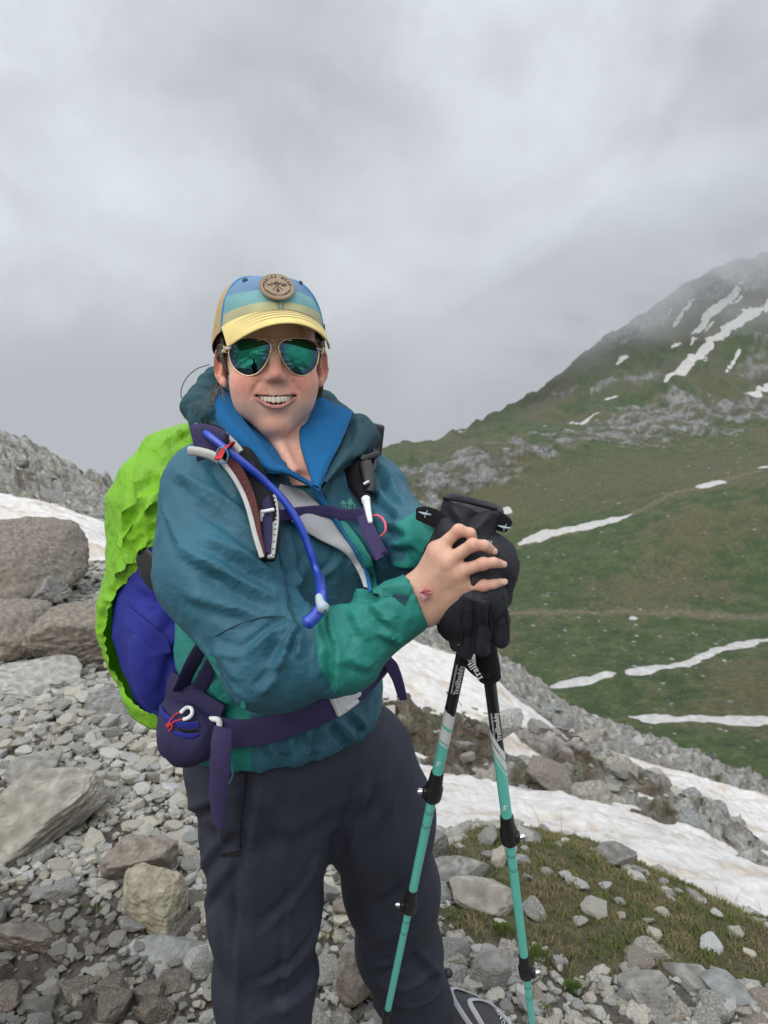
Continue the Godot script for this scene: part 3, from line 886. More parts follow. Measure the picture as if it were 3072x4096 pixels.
# Cloud lying against the upper mountainside: wavy veils one behind the other, thinning out at their edges.
func cloud_banks():
	var m := mat(lin(0.45, 0.475, 0.50), 1.0)
	m.metallic_specular = 0.0
	m.vertex_color_use_as_albedo = true
	m.transparency = BaseMaterial3D.TRANSPARENCY_ALPHA
	m.backlight_enabled = true
	m.backlight = Color(0.4, 0.4, 0.4)
	var big_ := FastNoiseLite.new()
	big_.frequency = 1.0
	big_.fractal_octaves = 1
	var at := 0
	var q := [[Vector3(-23.84, -61.57, -567.66), Vector3(128.69, -16.0998, -616.29), Vector3(254.25, 28.13, -644.40), Vector3(356.33, 40.67, -626.30), Vector3(539.91, 64.17, -630.44)], [Vector3(-42.25, 105.20, -1043.85), Vector3(223.62, 273.69, -1124.33), Vector3(427.79, 361.66, -1139.84), Vector3(619.19, 411.92, -1148.70), Vector3(938.20, 575.29, -1177.51)]]
	for layer in 8:
		at += 1
		var low := MB.curve(q[0], 28)
		var high := MB.curve(q[1], 28)
		var b := MB.new()
		var rows := []
		for r in 41:
			var v := r / 40.0
			var row := PackedVector3Array()
			for k in low.size():
				var u := float(k) / (low.size() - 1)
				var p := low[k].lerp(high[k], v)
				var n := soft.get_noise_3d(p.x * .006, p.y * .009, at * 7.0) + soft.get_noise_3d(p.x * .02, p.y * .03, at * 9.0) * .35
				p += Vector3(0, 0, big_.get_noise_2d(u * 3.0, v * 3.0) * 30.0 - layer * 22.0)
				row.append(p)
				var a := smoothstep(0.0, 0.25, v + n * 0.18 - .02) * smoothstep(1.0, 0.40, v) * smoothstep(0.03, 0.30, u) * clampf(.75 + n * .7, 0.0, 1.0)
				b.c.append(Color(1, 1, 1, .24 * a))
			rows.append(row)
		b.grid(rows)
		tag(put("cloud", b.mesh(), m), "low cloud drifting across the top of the mountainside", "", "", "stuff")

# ---------------------------------------------------------------- stones

var ico := {}
func icosphere(level: int) -> Array:
	if ico.has(level): return ico[level]
	var v := PackedVector3Array()
	var f := []
	if level == 0:
		var t := (1.0 + sqrt(5.0)) / 2.0
		for s in [[-1, t, 0], [1, t, 0], [-1, -t, 0], [1, -t, 0], [0, -1, t], [0, 1, t], [0, -1, -t], [0, 1, -t], [t, 0, -1], [t, 0, 1], [-t, 0, -1], [-t, 0, 1]]:
			v.append(Vector3(s[0], s[1], s[2]).normalized())
		f = [[0, 11, 5], [0, 5, 1], [0, 1, 7], [0, 7, 10], [0, 10, 11], [1, 5, 9], [5, 11, 4], [11, 10, 2], [10, 7, 6], [7, 1, 8], [3, 9, 4], [3, 4, 2], [3, 2, 6], [3, 6, 8], [3, 8, 9], [4, 9, 5], [2, 4, 11], [6, 2, 10], [8, 6, 7], [9, 8, 1]]
	else:
		var low = icosphere(level - 1)
		v = low[0].duplicate()
		var mid := {}
		for t in low[1]:
			var m := []
			for k in 3:
				var a: int = t[k]
				var b: int = t[(k + 1) % 3]
				var key := mini(a, b) * 100000 + maxi(a, b)
				if not mid.has(key):
					mid[key] = v.size()
					v.append((v[a] + v[b]).normalized())
				m.append(mid[key])
			f.append_array([[t[0], m[0], m[2]], [t[1], m[1], m[0]], [t[2], m[2], m[1]], m])
	ico[level] = [v, f]
	return ico[level]

# A stone: a ball cut by random planes, edges slightly worn, about 1 m across before scaling.
func stone(seed_: int, level: int, squash: Vector3, worn := 18.0) -> ArrayMesh:
	var g := RandomNumberGenerator.new()
	g.seed = seed_ * 977 + 5
	var planes := []
	for k in (15 if level > 4 else 10):
		var d := Vector3(g.randfn(), g.randfn(), g.randfn()).normalized()
		planes.append([d, g.randf_range(0.52, 0.95)])
	for d in [Vector3.UP, Vector3.DOWN]:
		planes.append([(d + Vector3(g.randfn(), 0, g.randfn()) * 0.16).normalized(), g.randf_range(0.5, 0.75)])
	var base = icosphere(level)
	var b := MB.new()
	for d: Vector3 in base[0]:
		var s := pow(0.8, worn)
		for p in planes:
			var x: float = d.dot(p[0]) / p[1]
			if x > 0.3: s += pow(x, worn)
		var r := pow(s, -1.0 / worn)
		if level > 2:
			var beds := 3.0 if worn > 17.0 else 1.5
			r *= 1.0 + ridge.get_noise_3d(d.x * 1.4 + seed_ * 3.1, d.y * beds, d.z * 1.4) * 0.06 + soft.get_noise_3d(d.x * 5.0, d.y * beds * 2.3, d.z * 5.0 + seed_) * 0.03
		b.v.append(d * r * squash * 0.62)
	if level < 3:
		var flat := MB.new()
		for t in base[1]: flat.tri(b.v[t[0]], b.v[t[2]], b.v[t[1]])
		return flat.mesh()
	for t in base[1]:
		b.i.append_array([t[0], t[2], t[1]])
	return b.mesh()

# ---------------------------------------------------------------- shapes as distance fields, meshed as surface nets

class Field:
	var items := []        # each: [kind, blend, sign, ...]

	func bar(a: Vector3, b: Vector3, ra: float, rb: float, k := 0.02, cut := false):
		var ba := b - a
		items.append([0, k, -1.0 if cut else 1.0, a, ba, maxf(ba.length_squared(), 1e-9), ra, rb - ra])

	func chain(p: Array, r: Array, k := 0.02):
		for q in p.size() - 1: bar(p[q], p[q + 1], r[q], r[q + 1], k)

	func ball(c: Vector3, r: Vector3, b := Basis.IDENTITY, k := 0.02, cut := false):
		items.append([1, k, -1.0 if cut else 1.0, c, b.transposed(), r, r * r])

	# Stacked ellipses from top to bottom: [[centre, half width along left, half depth along front], ...]
	func stack(keys: Array, left: Vector3, front: Vector3, power := 2.0, k := 0.03, cut := false):
		items.append([2, k, -1.0 if cut else 1.0, keys, left, front, power])

	func half_space(at: Vector3, out: Vector3, k := 0.0):
		items.append([3, k, -1.0, at, -out])     # cuts away what lies on the out side

	func one(o: Array, p: Vector3) -> float:
		match o[0]:
			0:
				var q: Vector3 = p - o[3]
				var t := clampf(q.dot(o[4]) / o[5], 0.0, 1.0)
				return (q - o[4] * t).length() - o[6] - o[7] * t
			1:
				var q: Vector3 = o[4] * (p - o[3])
				var k0: float = (q / o[5]).length()
				var k1: float = (q / o[6]).length()
				return k0 * (k0 - 1.0) / maxf(k1, 1e-6)
			2:
				var keys: Array = o[3]
				var top: float = keys[0][0].y
				var low: float = keys[-1][0].y
				var j := 0
				while j < keys.size() - 2 and p.y < keys[j + 1][0].y: j += 1
				var a: Array = keys[j]
				var b: Array = keys[j + 1]
				var t := clampf((a[0].y - p.y) / maxf(a[0].y - b[0].y, 1e-6), 0.0, 1.0)
				t = t * t * (3.0 - 2.0 * t) * 0.5 + t * 0.5
				var q: Vector3 = p - a[0].lerp(b[0], t)
				var ra: float = lerpf(a[1], b[1], t)
				var rb: float = lerpf(a[2], b[2], t)
				var x := absf(q.dot(o[4])) / ra
				var z := absf(q.dot(o[5])) / rb
				var d := (sqrt(x * x + z * z) if o[6] == 2.0 else pow(pow(x, o[6]) + pow(z, o[6]), 1.0 / o[6])) - 1.0
				d *= minf(ra, rb)
				return maxf(d, maxf(p.y - top, low - p.y))
			3:
				return (p - o[3]).dot(o[4])
		return 1.0

	func join(d: float, e: float, o: Array) -> float:
		var k: float = o[1]
		if o[2] > 0.0:
			if k <= 0.0: return minf(d, e)
			var h := maxf(k - absf(d - e), 0.0)
			return minf(d, e) - h * h / (4.0 * k)
		e = -e
		if k <= 0.0: return maxf(d, e)
		var g := maxf(k - absf(d - e), 0.0)
		return maxf(d, e) + g * g / (4.0 * k)

	func at(p: Vector3) -> float:
		var d := 1e3
		for o in items: d = join(d, one(o, p), o)
		return d

	func grad(p: Vector3, e := 0.002) -> Vector3:
		return Vector3(at(p + Vector3(e, 0, 0)) - at(p - Vector3(e, 0, 0)), at(p + Vector3(0, e, 0)) - at(p - Vector3(0, e, 0)), at(p + Vector3(0, 0, e)) - at(p - Vector3(0, 0, e))).normalized()

	# The zero surface as a mesh: cells are visited only in blocks that the surface can cross; slabs of blocks run side by side.
	func mesh_into(b: MB, lo: Vector3, hi: Vector3, cell: float):
		var n := Vector3i(((hi - lo) / (cell * N)).ceil())
		var found := []
		found.resize(n.z)
		var task := WorkerThreadPool.add_group_task(func(z: int): found[z] = slab(z, n, lo, cell), n.z, -1, true)
		WorkerThreadPool.wait_for_group_task_completion(task)
		var sy := n.x * N + 3
		var sz := sy * (n.y * N + 3)
		var where := {}
		for part in found:
			for k in part[0].size(): where[part[1][k]] = b.v.size() + k
			b.v.append_array(part[0])
		var step := [1, sy, sz]
		for part in found:
			var quads: PackedInt64Array = part[2]
			for q in range(0, quads.size(), 3):
				var u: int = step[(quads[q + 1] + 1) % 3]
				var w: int = step[(quads[q + 1] + 2) % 3]
				var id := quads[q]
				if not (where.has(id - u) and where.has(id - w) and where.has(id - u - w)): continue
				var p0: int = where[id]
				var p1: int = where[id - u]
				var p2: int = where[id - u - w]
				var p3: int = where[id - w]
				if quads[q + 2] == 1: b.i.append_array([p0, p3, p2, p0, p2, p1])
				else: b.i.append_array([p0, p1, p2, p0, p2, p3])

	const N := 6
	func slab(bz: int, n: Vector3i, lo: Vector3, cell: float) -> Array:
		const S := N + 1
		var big := cell * N
		var reach := big * 0.87
		var sy := n.x * N + 3
		var sz := sy * (n.y * N + 3)
		var verts := PackedVector3Array()
		var ids := PackedInt64Array()
		var quads := PackedInt64Array()
		var g := PackedFloat32Array()
		g.resize(S * S * S)
		var edges := [[0, 1], [2, 3], [4, 5], [6, 7], [0, 2], [1, 3], [4, 6], [5, 7], [0, 4], [1, 5], [2, 6], [3, 7]]
		var off := []
		for k in 8: off.append(Vector3(k & 1, (k >> 1) & 1, k >> 2))
		for by in n.y:
			for bx in n.x:
				var o := lo + Vector3(bx, by, bz) * big
				var c := o + Vector3.ONE * big * 0.5
				var d := 1e3
				var ds := []
				for it in items:
					var e := one(it, c)
					ds.append(e)
					d = join(d, e, it)
				if d > reach * 1.7 + cell or d < -reach * 2.2 - cell: continue
				var live := []
				for q in items.size():
					if items[q][2] > 0.0:
						if ds[q] < d + reach * 3.2 + items[q][1]: live.append(items[q])
					elif ds[q] < reach * 2.2 + items[q][1]: live.append(items[q])
				var at_ := 0
				var lowest := 1e3
				var highest := -1e3
				for z in S:
					for y in S:
						for x in S:
							var p := o + Vector3(x, y, z) * cell
							var e := 1e3
							for it in live: e = join(e, one(it, p), it)
							g[at_] = e
							at_ += 1
							lowest = minf(lowest, e)
							highest = maxf(highest, e)
				if lowest > 0.0 or highest < 0.0: continue
				for z in N:
					for y in N:
						for x in N:
							var k := x + S * (y + S * z)
							var cs := [g[k], g[k + 1], g[k + S], g[k + S + 1], g[k + S * S], g[k + S * S + 1], g[k + S * S + S], g[k + S * S + S + 1]]
							var inside := 0
							for q in 8:
								if cs[q] < 0.0: inside += 1
							if inside == 0 or inside == 8: continue
							var sum := Vector3.ZERO
							var m := 0
							for e in edges:
								var a: float = cs[e[0]]
								var f: float = cs[e[1]]
								if (a < 0.0) != (f < 0.0):
									sum += off[e[0]].lerp(off[e[1]], a / (a - f))
									m += 1
							var id := (bx * N + x + 1) + sy * (by * N + y + 1) + sz * (bz * N + z + 1)
							ids.append(id)
							verts.append(o + (Vector3(x, y, z) + sum / m) * cell)
							var neg := 1 if cs[0] < 0.0 else 0
							if (cs[0] < 0.0) != (cs[1] < 0.0): quads.append_array([id, 0, neg])
							if (cs[0] < 0.0) != (cs[2] < 0.0): quads.append_array([id, 1, neg])
							if (cs[0] < 0.0) != (cs[4] < 0.0): quads.append_array([id, 2, neg])
		return [verts, ids, quads]

# Cuts a mesh in two along where side(point) is zero: [the part where it is positive, the rest].
func cut(b: MB, side: Callable) -> Array:
	b.normals()
	var s := PackedFloat32Array()
	s.resize(b.v.size())
	for k in b.v.size(): s[k] = side.call(b.v[k])
	var out := [MB.new(), MB.new()]
	var map := [{}, {}]
	var mids := [{}, {}]
	var tinted := b.c.size() == b.v.size()
	var vert := func(w: int, k: int) -> int:
		if not map[w].has(k):
			map[w][k] = out[w].v.size()
			out[w].v.append(b.v[k])
			out[w].n.append(b.n[k])
			if tinted: out[w].c.append(b.c[k])
		return map[w][k]
	var middle := func(w: int, k: int, l: int) -> int:
		var key := mini(k, l) * 1000003 + maxi(k, l)
		if not mids[w].has(key):
			var f := s[k] / (s[k] - s[l])
			mids[w][key] = out[w].v.size()
			out[w].v.append(b.v[k].lerp(b.v[l], f))
			out[w].n.append(b.n[k].lerp(b.n[l], f).normalized())
			if tinted: out[w].c.append(b.c[k].lerp(b.c[l], f))
		return mids[w][key]
	for t in range(0, b.i.size(), 3):
		var tri := [b.i[t], b.i[t + 1], b.i[t + 2]]
		var pos := 0
		for k in tri:
			if s[k] > 0.0: pos += 1
		if pos == 3 or pos == 0:
			var w := 0 if pos == 3 else 1
			for k in tri: out[w].i.append(vert.call(w, k))
			continue
		for w in 2:
			var poly := []
			for k in 3:
				var a: int = tri[k]
				var e: int = tri[(k + 1) % 3]
				if (s[a] > 0.0) == (w == 0): poly.append(vert.call(w, a))
				if (s[a] > 0.0) != (s[e] > 0.0): poly.append(middle.call(w, a, e))
			for k in range(1, poly.size() - 1): out[w].i.append_array([poly[0], poly[k], poly[k + 1]])
	return out

# Pulled folds in cloth: each [from, to, half width, height]; a ridge with a hollow beside it, fading at its ends.
func fold(b: MB, strokes: Array, wrinkle := 0.0, wrinkle_scale := Vector3(20, 20, 20)):
	b.normals()
	var boxes := []
	for s in strokes:
		boxes.append(AABB(s[0], Vector3.ZERO).expand(s[1]).grow(s[2] * 4.0))
	var parts := 16
	var moved := []
	moved.resize(parts)
	var run := func(part: int):
		var lo := b.v.size() * part / parts
		var hi := b.v.size() * (part + 1) / parts
		var out := PackedVector3Array()
		for k in range(lo, hi):
			var p := b.v[k]
			var h := 0.0
			for q in strokes.size():
				if not boxes[q].has_point(p): continue
				var s: Array = strokes[q]
				var ab: Vector3 = s[1] - s[0]
				var t: float = (p - s[0]).dot(ab) / ab.length_squared()
				if t < -0.15 or t > 1.15: continue
				var off: Vector3 = p - s[0] - ab * t
				var across := ab.cross(b.n[k]).normalized()
				var x: float = off.dot(across) / s[2]
				if absf(x) > 3.5: continue
				if absf(off.dot(b.n[k])) > s[2] * 3.5: continue
				h += s[3] * (exp(-1.25 * pow(absf(x), 1.25)) - 0.75 * exp(-(x - 1.5) * (x - 1.5) * 1.4)) * smoothstep(-0.15, 0.25, t) * smoothstep(1.15, 0.75, t)
			if wrinkle > 0.0:
				h += wrinkle * (ridge.get_noise_3d(p.x * wrinkle_scale.x, p.y * wrinkle_scale.y, p.z * wrinkle_scale.z) - 0.1)
			out.append(p + b.n[k] * h)
		moved[part] = out
	WorkerThreadPool.wait_for_group_task_completion(WorkerThreadPool.add_group_task(run, parts, -1, true))
	b.v = PackedVector3Array()
	for m in moved: b.v.append_array(m)

# The first place from p, going away from a person's face height in front, that lies off metres before the surface of f.
func settle(f: Field, p: Vector3, off: float) -> Vector3:
	var dir := (p - Vector3(0, 1.6, 0)).normalized()
	var q := p - dir * 0.12
	var best := p
	var least := 1e9
	for k in 60:
		var d := f.at(q) - off
		if absf(d) < least:
			least = absf(d)
			best = q
		if least < 0.0004: break
		q += dir * clampf(d * 0.7, -0.02, 0.02)
		if (q - p).dot(dir) > 0.16 or (q - p).dot(dir) < -0.2: break
	if least > 0.004:
		# beside the silhouette: slide in to the surface
		for k in 12: best -= f.grad(best) * (f.at(best) - off) * 0.8
	return best

func settled(f: Field, path: Array, off: float) -> Array:
	var o := []
	for p in path: o.append(settle(f, p, off))
	return o

# A sheet of cloth between two edge lines, bulging out by bulge along out, thick metres through.
func cloth(a: Array, z: Array, out: Vector3, bulge: float, thick: float, nu := 8, nv := 12) -> MB:
	var pa := MB.curve(a, nu)
	var pz := MB.curve(z, nu)
	var top := []
	var low := []
	var n := mini(pa.size(), pz.size())
	for r in nv + 1:
		var f := float(r) / nv
		var row := PackedVector3Array()
		for k in n:
			row.append(pa[k].lerp(pz[k], f) + out * bulge * sin(f * PI))
		top.append(row)
	var b := MB.new()
	b.grid(top)
	b.normals()
	var half := n * (nv + 1)
	var rows := []
	for r in nv + 1:
		var row := PackedVector3Array()
		for k in n:
			row.append(top[r][k] + b.n[r * n + k] * thick * 0.5)
		rows.append(row)
	var back := []
	for r in range(nv, -1, -1):
		var row := PackedVector3Array()
		for k in n:
			row.append(top[r][k] - b.n[r * n + k] * thick * 0.5)
		back.append(row)
	# rounded rims
	var rim1 := PackedVector3Array()
	var rim2 := PackedVector3Array()
	for k in n:
		rim1.append(top[nv][k] + (top[nv][k] - top[nv - 1][k]).normalized() * thick * 0.45)
		rim2.append(top[0][k] + (top[0][k] - top[1][k]).normalized() * thick * 0.45)
	var loop := rows + [rim1] + back + [rim2] + [rows[0]]
	var o := MB.new()
	o.grid(loop)
	return o

# ---------------------------------------------------------------- the hiker

var FRONT := Vector3(sin(0.75), 0, cos(0.75))      # where her chest faces
var LEFT := Vector3(cos(0.75), 0, -sin(0.75))      # her left side
var HEAD := Transform3D(Basis(Vector3.UP, deg_to_rad(11)) * Basis(Vector3.RIGHT, deg_to_rad(-2)), Vector3(-0.1904, 1.6179, -1.3334))
var jacket_field := Field.new()
var torso_field := Field.new()

func hp(x: float, y: float, z: float) -> Vector3:
	return HEAD * Vector3(x, y, z)

func cloth_mat(c: Color, rough := 0.75, relief_cm := 0.0, freq := 0.1, scale := 30.0) -> StandardMaterial3D:
	var m := mat(c, rough)
	m.metallic_specular = 0.4
	m.albedo_texture = noise_image(0.01, Color(0.88, 0.88, 0.88), Color(1, 1, 1), 6, false, 256, 21)
	grain(m, scale * 0.2)
	if relief_cm > 0.0: relief(m, freq, relief_cm, 4)
	return m

# Fine creases of thin nylon, as relief.
func creases(m: StandardMaterial3D, cm: float, tiles: float):
	var n := FastNoiseLite.new()
	n.seed = 33
	n.frequency = 0.012
	n.fractal_type = FastNoiseLite.FRACTAL_RIDGED
	n.fractal_octaves = 4
	n.fractal_gain = 0.45
	n.domain_warp_enabled = true
	n.domain_warp_amplitude = 18.0
	n.domain_warp_frequency = 0.01
	var t := NoiseTexture2D.new()
	t.width = 512
	t.height = 512
	t.seamless = true
	t.noise = n
	m.heightmap_enabled = true
	m.heightmap_scale = cm
	m.heightmap_texture = t
	grain(m, tiles)

func hiker_materials():
	M.shell = cloth_mat(lin(0.030, 0.125, 0.180), 0.6)
	M.shell_dark = cloth_mat(lin(0.016, 0.065, 0.085), 0.7)
	M.green_shell = cloth_mat(lin(0.020, 0.225, 0.190), 0.62)
	creases(M.shell, 0.30, 3.2)
	creases(M.shell_dark, 0.30, 3.6)
	creases(M.green_shell, 0.30, 3.2)
	M.print = mat(lin(0.13, 0.40, 0.35), 0.7)
	M.fleece = cloth_mat(lin(0.006, 0.135, 0.36), 0.95, 0.35, 0.11, 40.0)
	M.fleece.rim_enabled = true
	M.fleece.rim = 0.5
	M.fleece.rim_tint = 0.7
	M.fleece_zip = mat(lin(0.01, 0.12, 0.30), 0.5)
	M.zip_teal = mat(lin(0.05, 0.28, 0.36), 0.5)
	M.webbing = cloth_mat(lin(0.048, 0.036, 0.115), 0.8, 0.05, 0.2, 60.0)
	M.pad = cloth_mat(lin(0.055, 0.045, 0.12), 0.85)
	M.navy = cloth_mat(lin(0.026, 0.022, 0.075), 0.8)
	M.white_plastic = mat(lin(0.74, 0.76, 0.78), 0.4)
	M.black_cloth = cloth_mat(lin(0.008, 0.008, 0.011), 0.85)
	M.glove = cloth_mat(lin(0.017, 0.017, 0.024), 0.6)
	M.black_plastic = mat(lin(0.010, 0.010, 0.011), 0.4)
	M.white_mesh = cloth_mat(lin(0.55, 0.55, 0.53), 0.9, 0.08, 0.15, 80.0)
	M.red_mesh = mat(lin(0.42, 0.075, 0.065), 0.8)
	M.red_mesh.albedo_texture = noise_image(0.09, Color(0.12, 0.1, 0.1), Color(1, 1, 1), 1, true, 256, 9, 0.3)
	grain(M.red_mesh, 22.0)
	M.red = mat(lin(0.45, 0.015, 0.02), 0.6)
	M.pink = mat(lin(0.75, 0.12, 0.18), 0.8)
	M.tube_blue = mat(lin(0.007, 0.045, 0.42), 0.22)
	M.tube_blue.clearcoat_enabled = true
	M.tube_blue.clearcoat = 0.8
	M.valve_grey = mat(lin(0.38, 0.46, 0.52), 0.45)
	M.lining = cloth_mat(lin(0.50, 0.51, 0.53), 0.7)
	M.trousers = cloth_mat(lin(0.028, 0.032, 0.051), 0.65)
	M.lime = cloth_mat(lin(0.22, 0.53, 0.022), 0.45)
	creases(M.lime, 0.40, 3.4)
	creases(M.trousers, 0.22, 2.2)
	M.lime.backlight_enabled = true
	M.lime.backlight = Color(0.3, 0.5, 0.1)
	M.pack_blue = cloth_mat(lin(0.018, 0.024, 0.26), 0.7, 0.12, 0.25, 40.0)
	M.gold = mat(lin(0.80, 0.62, 0.40), 0.2, 1.0)
	M.mirror = mat(lin(0.030, 0.25, 0.18), 0.03, 1.0)
	M.tooth = mat(lin(0.72, 0.68, 0.58), 0.25)
	M.hair = mat(lin(0.105, 0.072, 0.045), 0.5)
	M.hair_light = mat(lin(0.22, 0.17, 0.12), 0.5)
	M.cap_blue = cloth_mat(lin(0.15, 0.26, 0.41), 0.9)
	M.cap_teal = cloth_mat(lin(0.19, 0.40, 0.42), 0.9)
	M.cap_sage = cloth_mat(lin(0.48, 0.48, 0.30), 0.9)
	M.cap_yellow = cloth_mat(lin(0.82, 0.66, 0.27), 0.9)
	M.cap_mesh = mat(lin(0.82, 0.58, 0.27), 0.9)
	M.cap_mesh.albedo_texture = noise_image(0.08, Color(0.6, 0.58, 0.55), Color(1, 1, 1), 1, true, 256, 4, 0.25)
	grain(M.cap_mesh, 26.0)
	M.leather = cloth_mat(lin(0.36, 0.26, 0.18), 0.75)
	M.ink = mat(lin(0.03, 0.028, 0.03), 0.7)
	M.thread = mat(lin(0.05, 0.07, 0.10), 0.8)
	M.thread_blue = mat(lin(0.05, 0.22, 0.42), 0.8)
	M.steel = mat(lin(0.6, 0.6, 0.6), 0.3, 1.0)
	M.rubber_grey = mat(lin(0.32, 0.32, 0.34), 0.6)
	M.shoe = cloth_mat(lin(0.05, 0.05, 0.055), 0.85)
	M.cork = mat(lin(0.35, 0.17, 0.08), 0.9)
	var s := mat(Color.WHITE, 0.5)
	s.vertex_color_use_as_albedo = true
	s.metallic_specular = 0.42
	s.subsurf_scatter_enabled = true
	s.subsurf_scatter_strength = 0.15
	s.albedo_texture = noise_image(0.03, Color(0.9, 0.88, 0.87), Color(1, 1, 1), 5, false, 256, 8)
	grain(s, 14.0)
	relief(s, 0.16, 0.035, 3)
	grain(s, 9.0)
	M.skin = s
	M.mirror.albedo_color = Color.WHITE
	M.mirror.vertex_color_use_as_albedo = true
	M.nail = mat(lin(0.66, 0.42, 0.34), 0.3)

func hiker():
	hiker_materials()
	var who := thing("person", "smiling woman hiker in teal shell jacket leaning her hands on two poles", "person", Vector3(-0.17, 0.0, -1.32))
	jacket(who)
	trousers(who)
	shoe(who)
	body(who)
	collars(who)
	hair(who)
	cap()
	sunglasses()
	backpack()
	poles()
	gloves(who)

# ---- her body: head, neck, bare right hand; the rest hidden in the clothes

func body(who: Node3D):
	var b := MB.new()
	var h := Field.new()
	var hb := HEAD.basis
	h.ball(hp(0, .045, -.012), Vector3(.076, .10, .098), hb, 0)
	h.ball(hp(0, -.014, .024), Vector3(.069, .084, .066), hb, .03)
	h.ball(hp(0, -.062, .029), Vector3(.0485, .045, .053), hb, .03)
	h.ball(hp(0, -.101, .056), Vector3(.022, .016, .020), hb, .03)
	for s in [-1.0, 1.0]:
		h.ball(hp(.042 * s, -.027, .061), Vector3(.0275, .024, .027), hb, .022)
		h.ball(hp(.0395 * s, -.052, .040), Vector3(.022, .028, .034), hb, .03)
		# eyelids behind the sunglasses
		h.ball(hp(.032 * s, .014, .074), Vector3(.017, .009, .008), hb, .012)
	h.bar(hp(-.035, .036, .073), hp(.035, .036, .073), .010, .010, .02)
	h.bar(hp(0, .030, .085), hp(0, -.010, .103), .0068, .0085, .012)
	h.ball(hp(0, -.018, .107), Vector3(.0106, .0100, .0118), hb, .010)
	for s in [-1.0, 1.0]:
		h.ball(hp(.0110 * s, -.0235, .099), Vector3(.0062, .0066, .0095), hb, .006)
		h.ball(hp(.0062 * s, -.0310, .105), Vector3(.0032, .0026, .0045), hb, .003, true)
	# lips round an open smile
	var up := []
	var low := []
	var up_r := []
	var low_r := []
	for k in 11:
		var x := (k - 5) / 5.0
		up.append(hp(x * .0315, -.0500 - .0042 * (1.0 - x * x), .0965 - .0145 * x * x))
		low.append(hp(x * .0315, -.0510 - .0190 * (1.0 - x * x), .0925 - .0105 * x * x))
		up_r.append(.0022 + .0012 * (1.0 - x * x))
		low_r.append(.0020 + .0010 * (1.0 - x * x))
	h.chain(up, up_r, .004)
	h.chain(low, low_r, .0035)
	# creases of the smile, from the wings of the nose round the corners of the mouth
	for s in [-1.0, 1.0]:
		var crease := []
		for q in [[.0185, -.022, .115], [.0265, -.031, .11], [.0345, -.042, .10], [.0395, -.053, .095]]:
			crease.append(settle(h, hp(q[0] * s, q[1], q[2]), .0006))
		h.items.append_array(creased(crease))
	h.bar(hp(-.011, -.0835, .0885), hp(.011, -.0835, .0885), .0026, .0026, .014, true)
	# the mouth's opening
	for k in 9:
		var x := (k / 8.0 - 0.5) * 2.0
		h.ball(hp(x * .0275, -.0585 + x * x * .0070, .096 - x * x * .012), Vector3(.006, .0018 + .0050 * (1.0 - x * x), .022), hb, .0015, true)
	# ears
	for s in [-1.0, 1.0]:
		h.ball(hp(.0855 * s, .002, -.018), Vector3(.0075, .031, .019), hb * Basis(Vector3.UP, 0.75 * s), .006)
		h.ball(hp(.0915 * s, .004, -.010), Vector3(.0045, .020, .009), hb * Basis(Vector3.UP, 0.75 * s), .004, true)
		h.ball(hp(.082 * s, -.028, -.010), Vector3(.0065, .009, .008), hb, .008)
	# neck and the top of the chest
	h.chain([hp(0, -.04, -.040), hp(.004, -.10, -.036), Vector3(-0.1613, 1.4644, -1.3266), Vector3(-0.1506, 1.4146, -1.3077)], [.048, .043, .048, .070], .014)
	for s in [-1.0, 1.0]:
		h.bar(hp(.046 * s, -.035, -.02), Vector3(-0.1379, 1.4489, -1.2548) + LEFT * .012 * s, .009, .007, .02)
	h.ball(Vector3(-0.1298, 1.4355, -1.2403), Vector3(.014, .010, .010), Basis.IDENTITY, .012, true)
	h.half_space(Vector3(-0.1426, 1.423, -1.2381), Vector3.DOWN)
	h.mesh_into(b, HEAD.origin + Vector3(-.16, -.26, -.16), HEAD.origin + Vector3(.20, .17, .16), 0.0024)
	var head_end := b.v.size()
	var hand := Field.new()
	var wrist := Vector3(0.0489, 1.2935, -1.0375)
	var mcp := [Vector3(0.0708, 1.3665, -1.0199), Vector3(0.0846, 1.3552, -1.0027), Vector3(0.0966, 1.34, -1.0021), Vector3(0.1069, 1.319, -1.0085)]
	var pip := [Vector3(0.1001, 1.3967, -1.01), Vector3(0.1166, 1.3817, -0.9891), Vector3(0.13, 1.3571, -0.9848), Vector3(0.1327, 1.3246, -0.9953)]
	var dip := [Vector3(0.1156, 1.3931, -1.0094), Vector3(0.1321, 1.3806, -0.991), Vector3(0.1446, 1.3579, -0.989), Vector3(0.1466, 1.3259, -0.9976)]
	var tip := [Vector3(0.1198, 1.3837, -1.0118), Vector3(0.1427, 1.3724, -0.9997), Vector3(0.1553, 1.3537, -0.9984), Vector3(0.1575, 1.3268, -1.0038)]
	hand.bar(Vector3(-0.0194, 1.2563, -1.0462), Vector3(0.0412, 1.2879, -1.0386), .028, .026, 0)
	hand.bar(Vector3(0.0411, 1.3012, -1.0389), Vector3(0.0555, 1.2812, -1.0384), .0225, .0225, .02)
	for k in 4:
		hand.bar(wrist.lerp(mcp[k], 0.12) + Vector3(0, 0, -.004), mcp[k] + Vector3(0, 0, -.006), .019, .0125, .022)
		hand.bar(wrist.lerp(mcp[k], 0.25) + Vector3(0, 0, .0085), mcp[k] + Vector3(0, 0, .004), .0045, .0085, .010)
	for k in 4:
		var thin: float = [.94, .94, 0.91, 0.85][k]
		hand.bar(mcp[k], pip[k], .0104 * thin, .0086 * thin, .008)
		hand.ball(pip[k], Vector3.ONE * .0094 * thin, Basis.IDENTITY, .004)
		hand.bar(pip[k], dip[k], .0084 * thin, .0076 * thin, .003)
		hand.bar(dip[k], tip[k], .0077 * thin, .0066 * thin, .003)
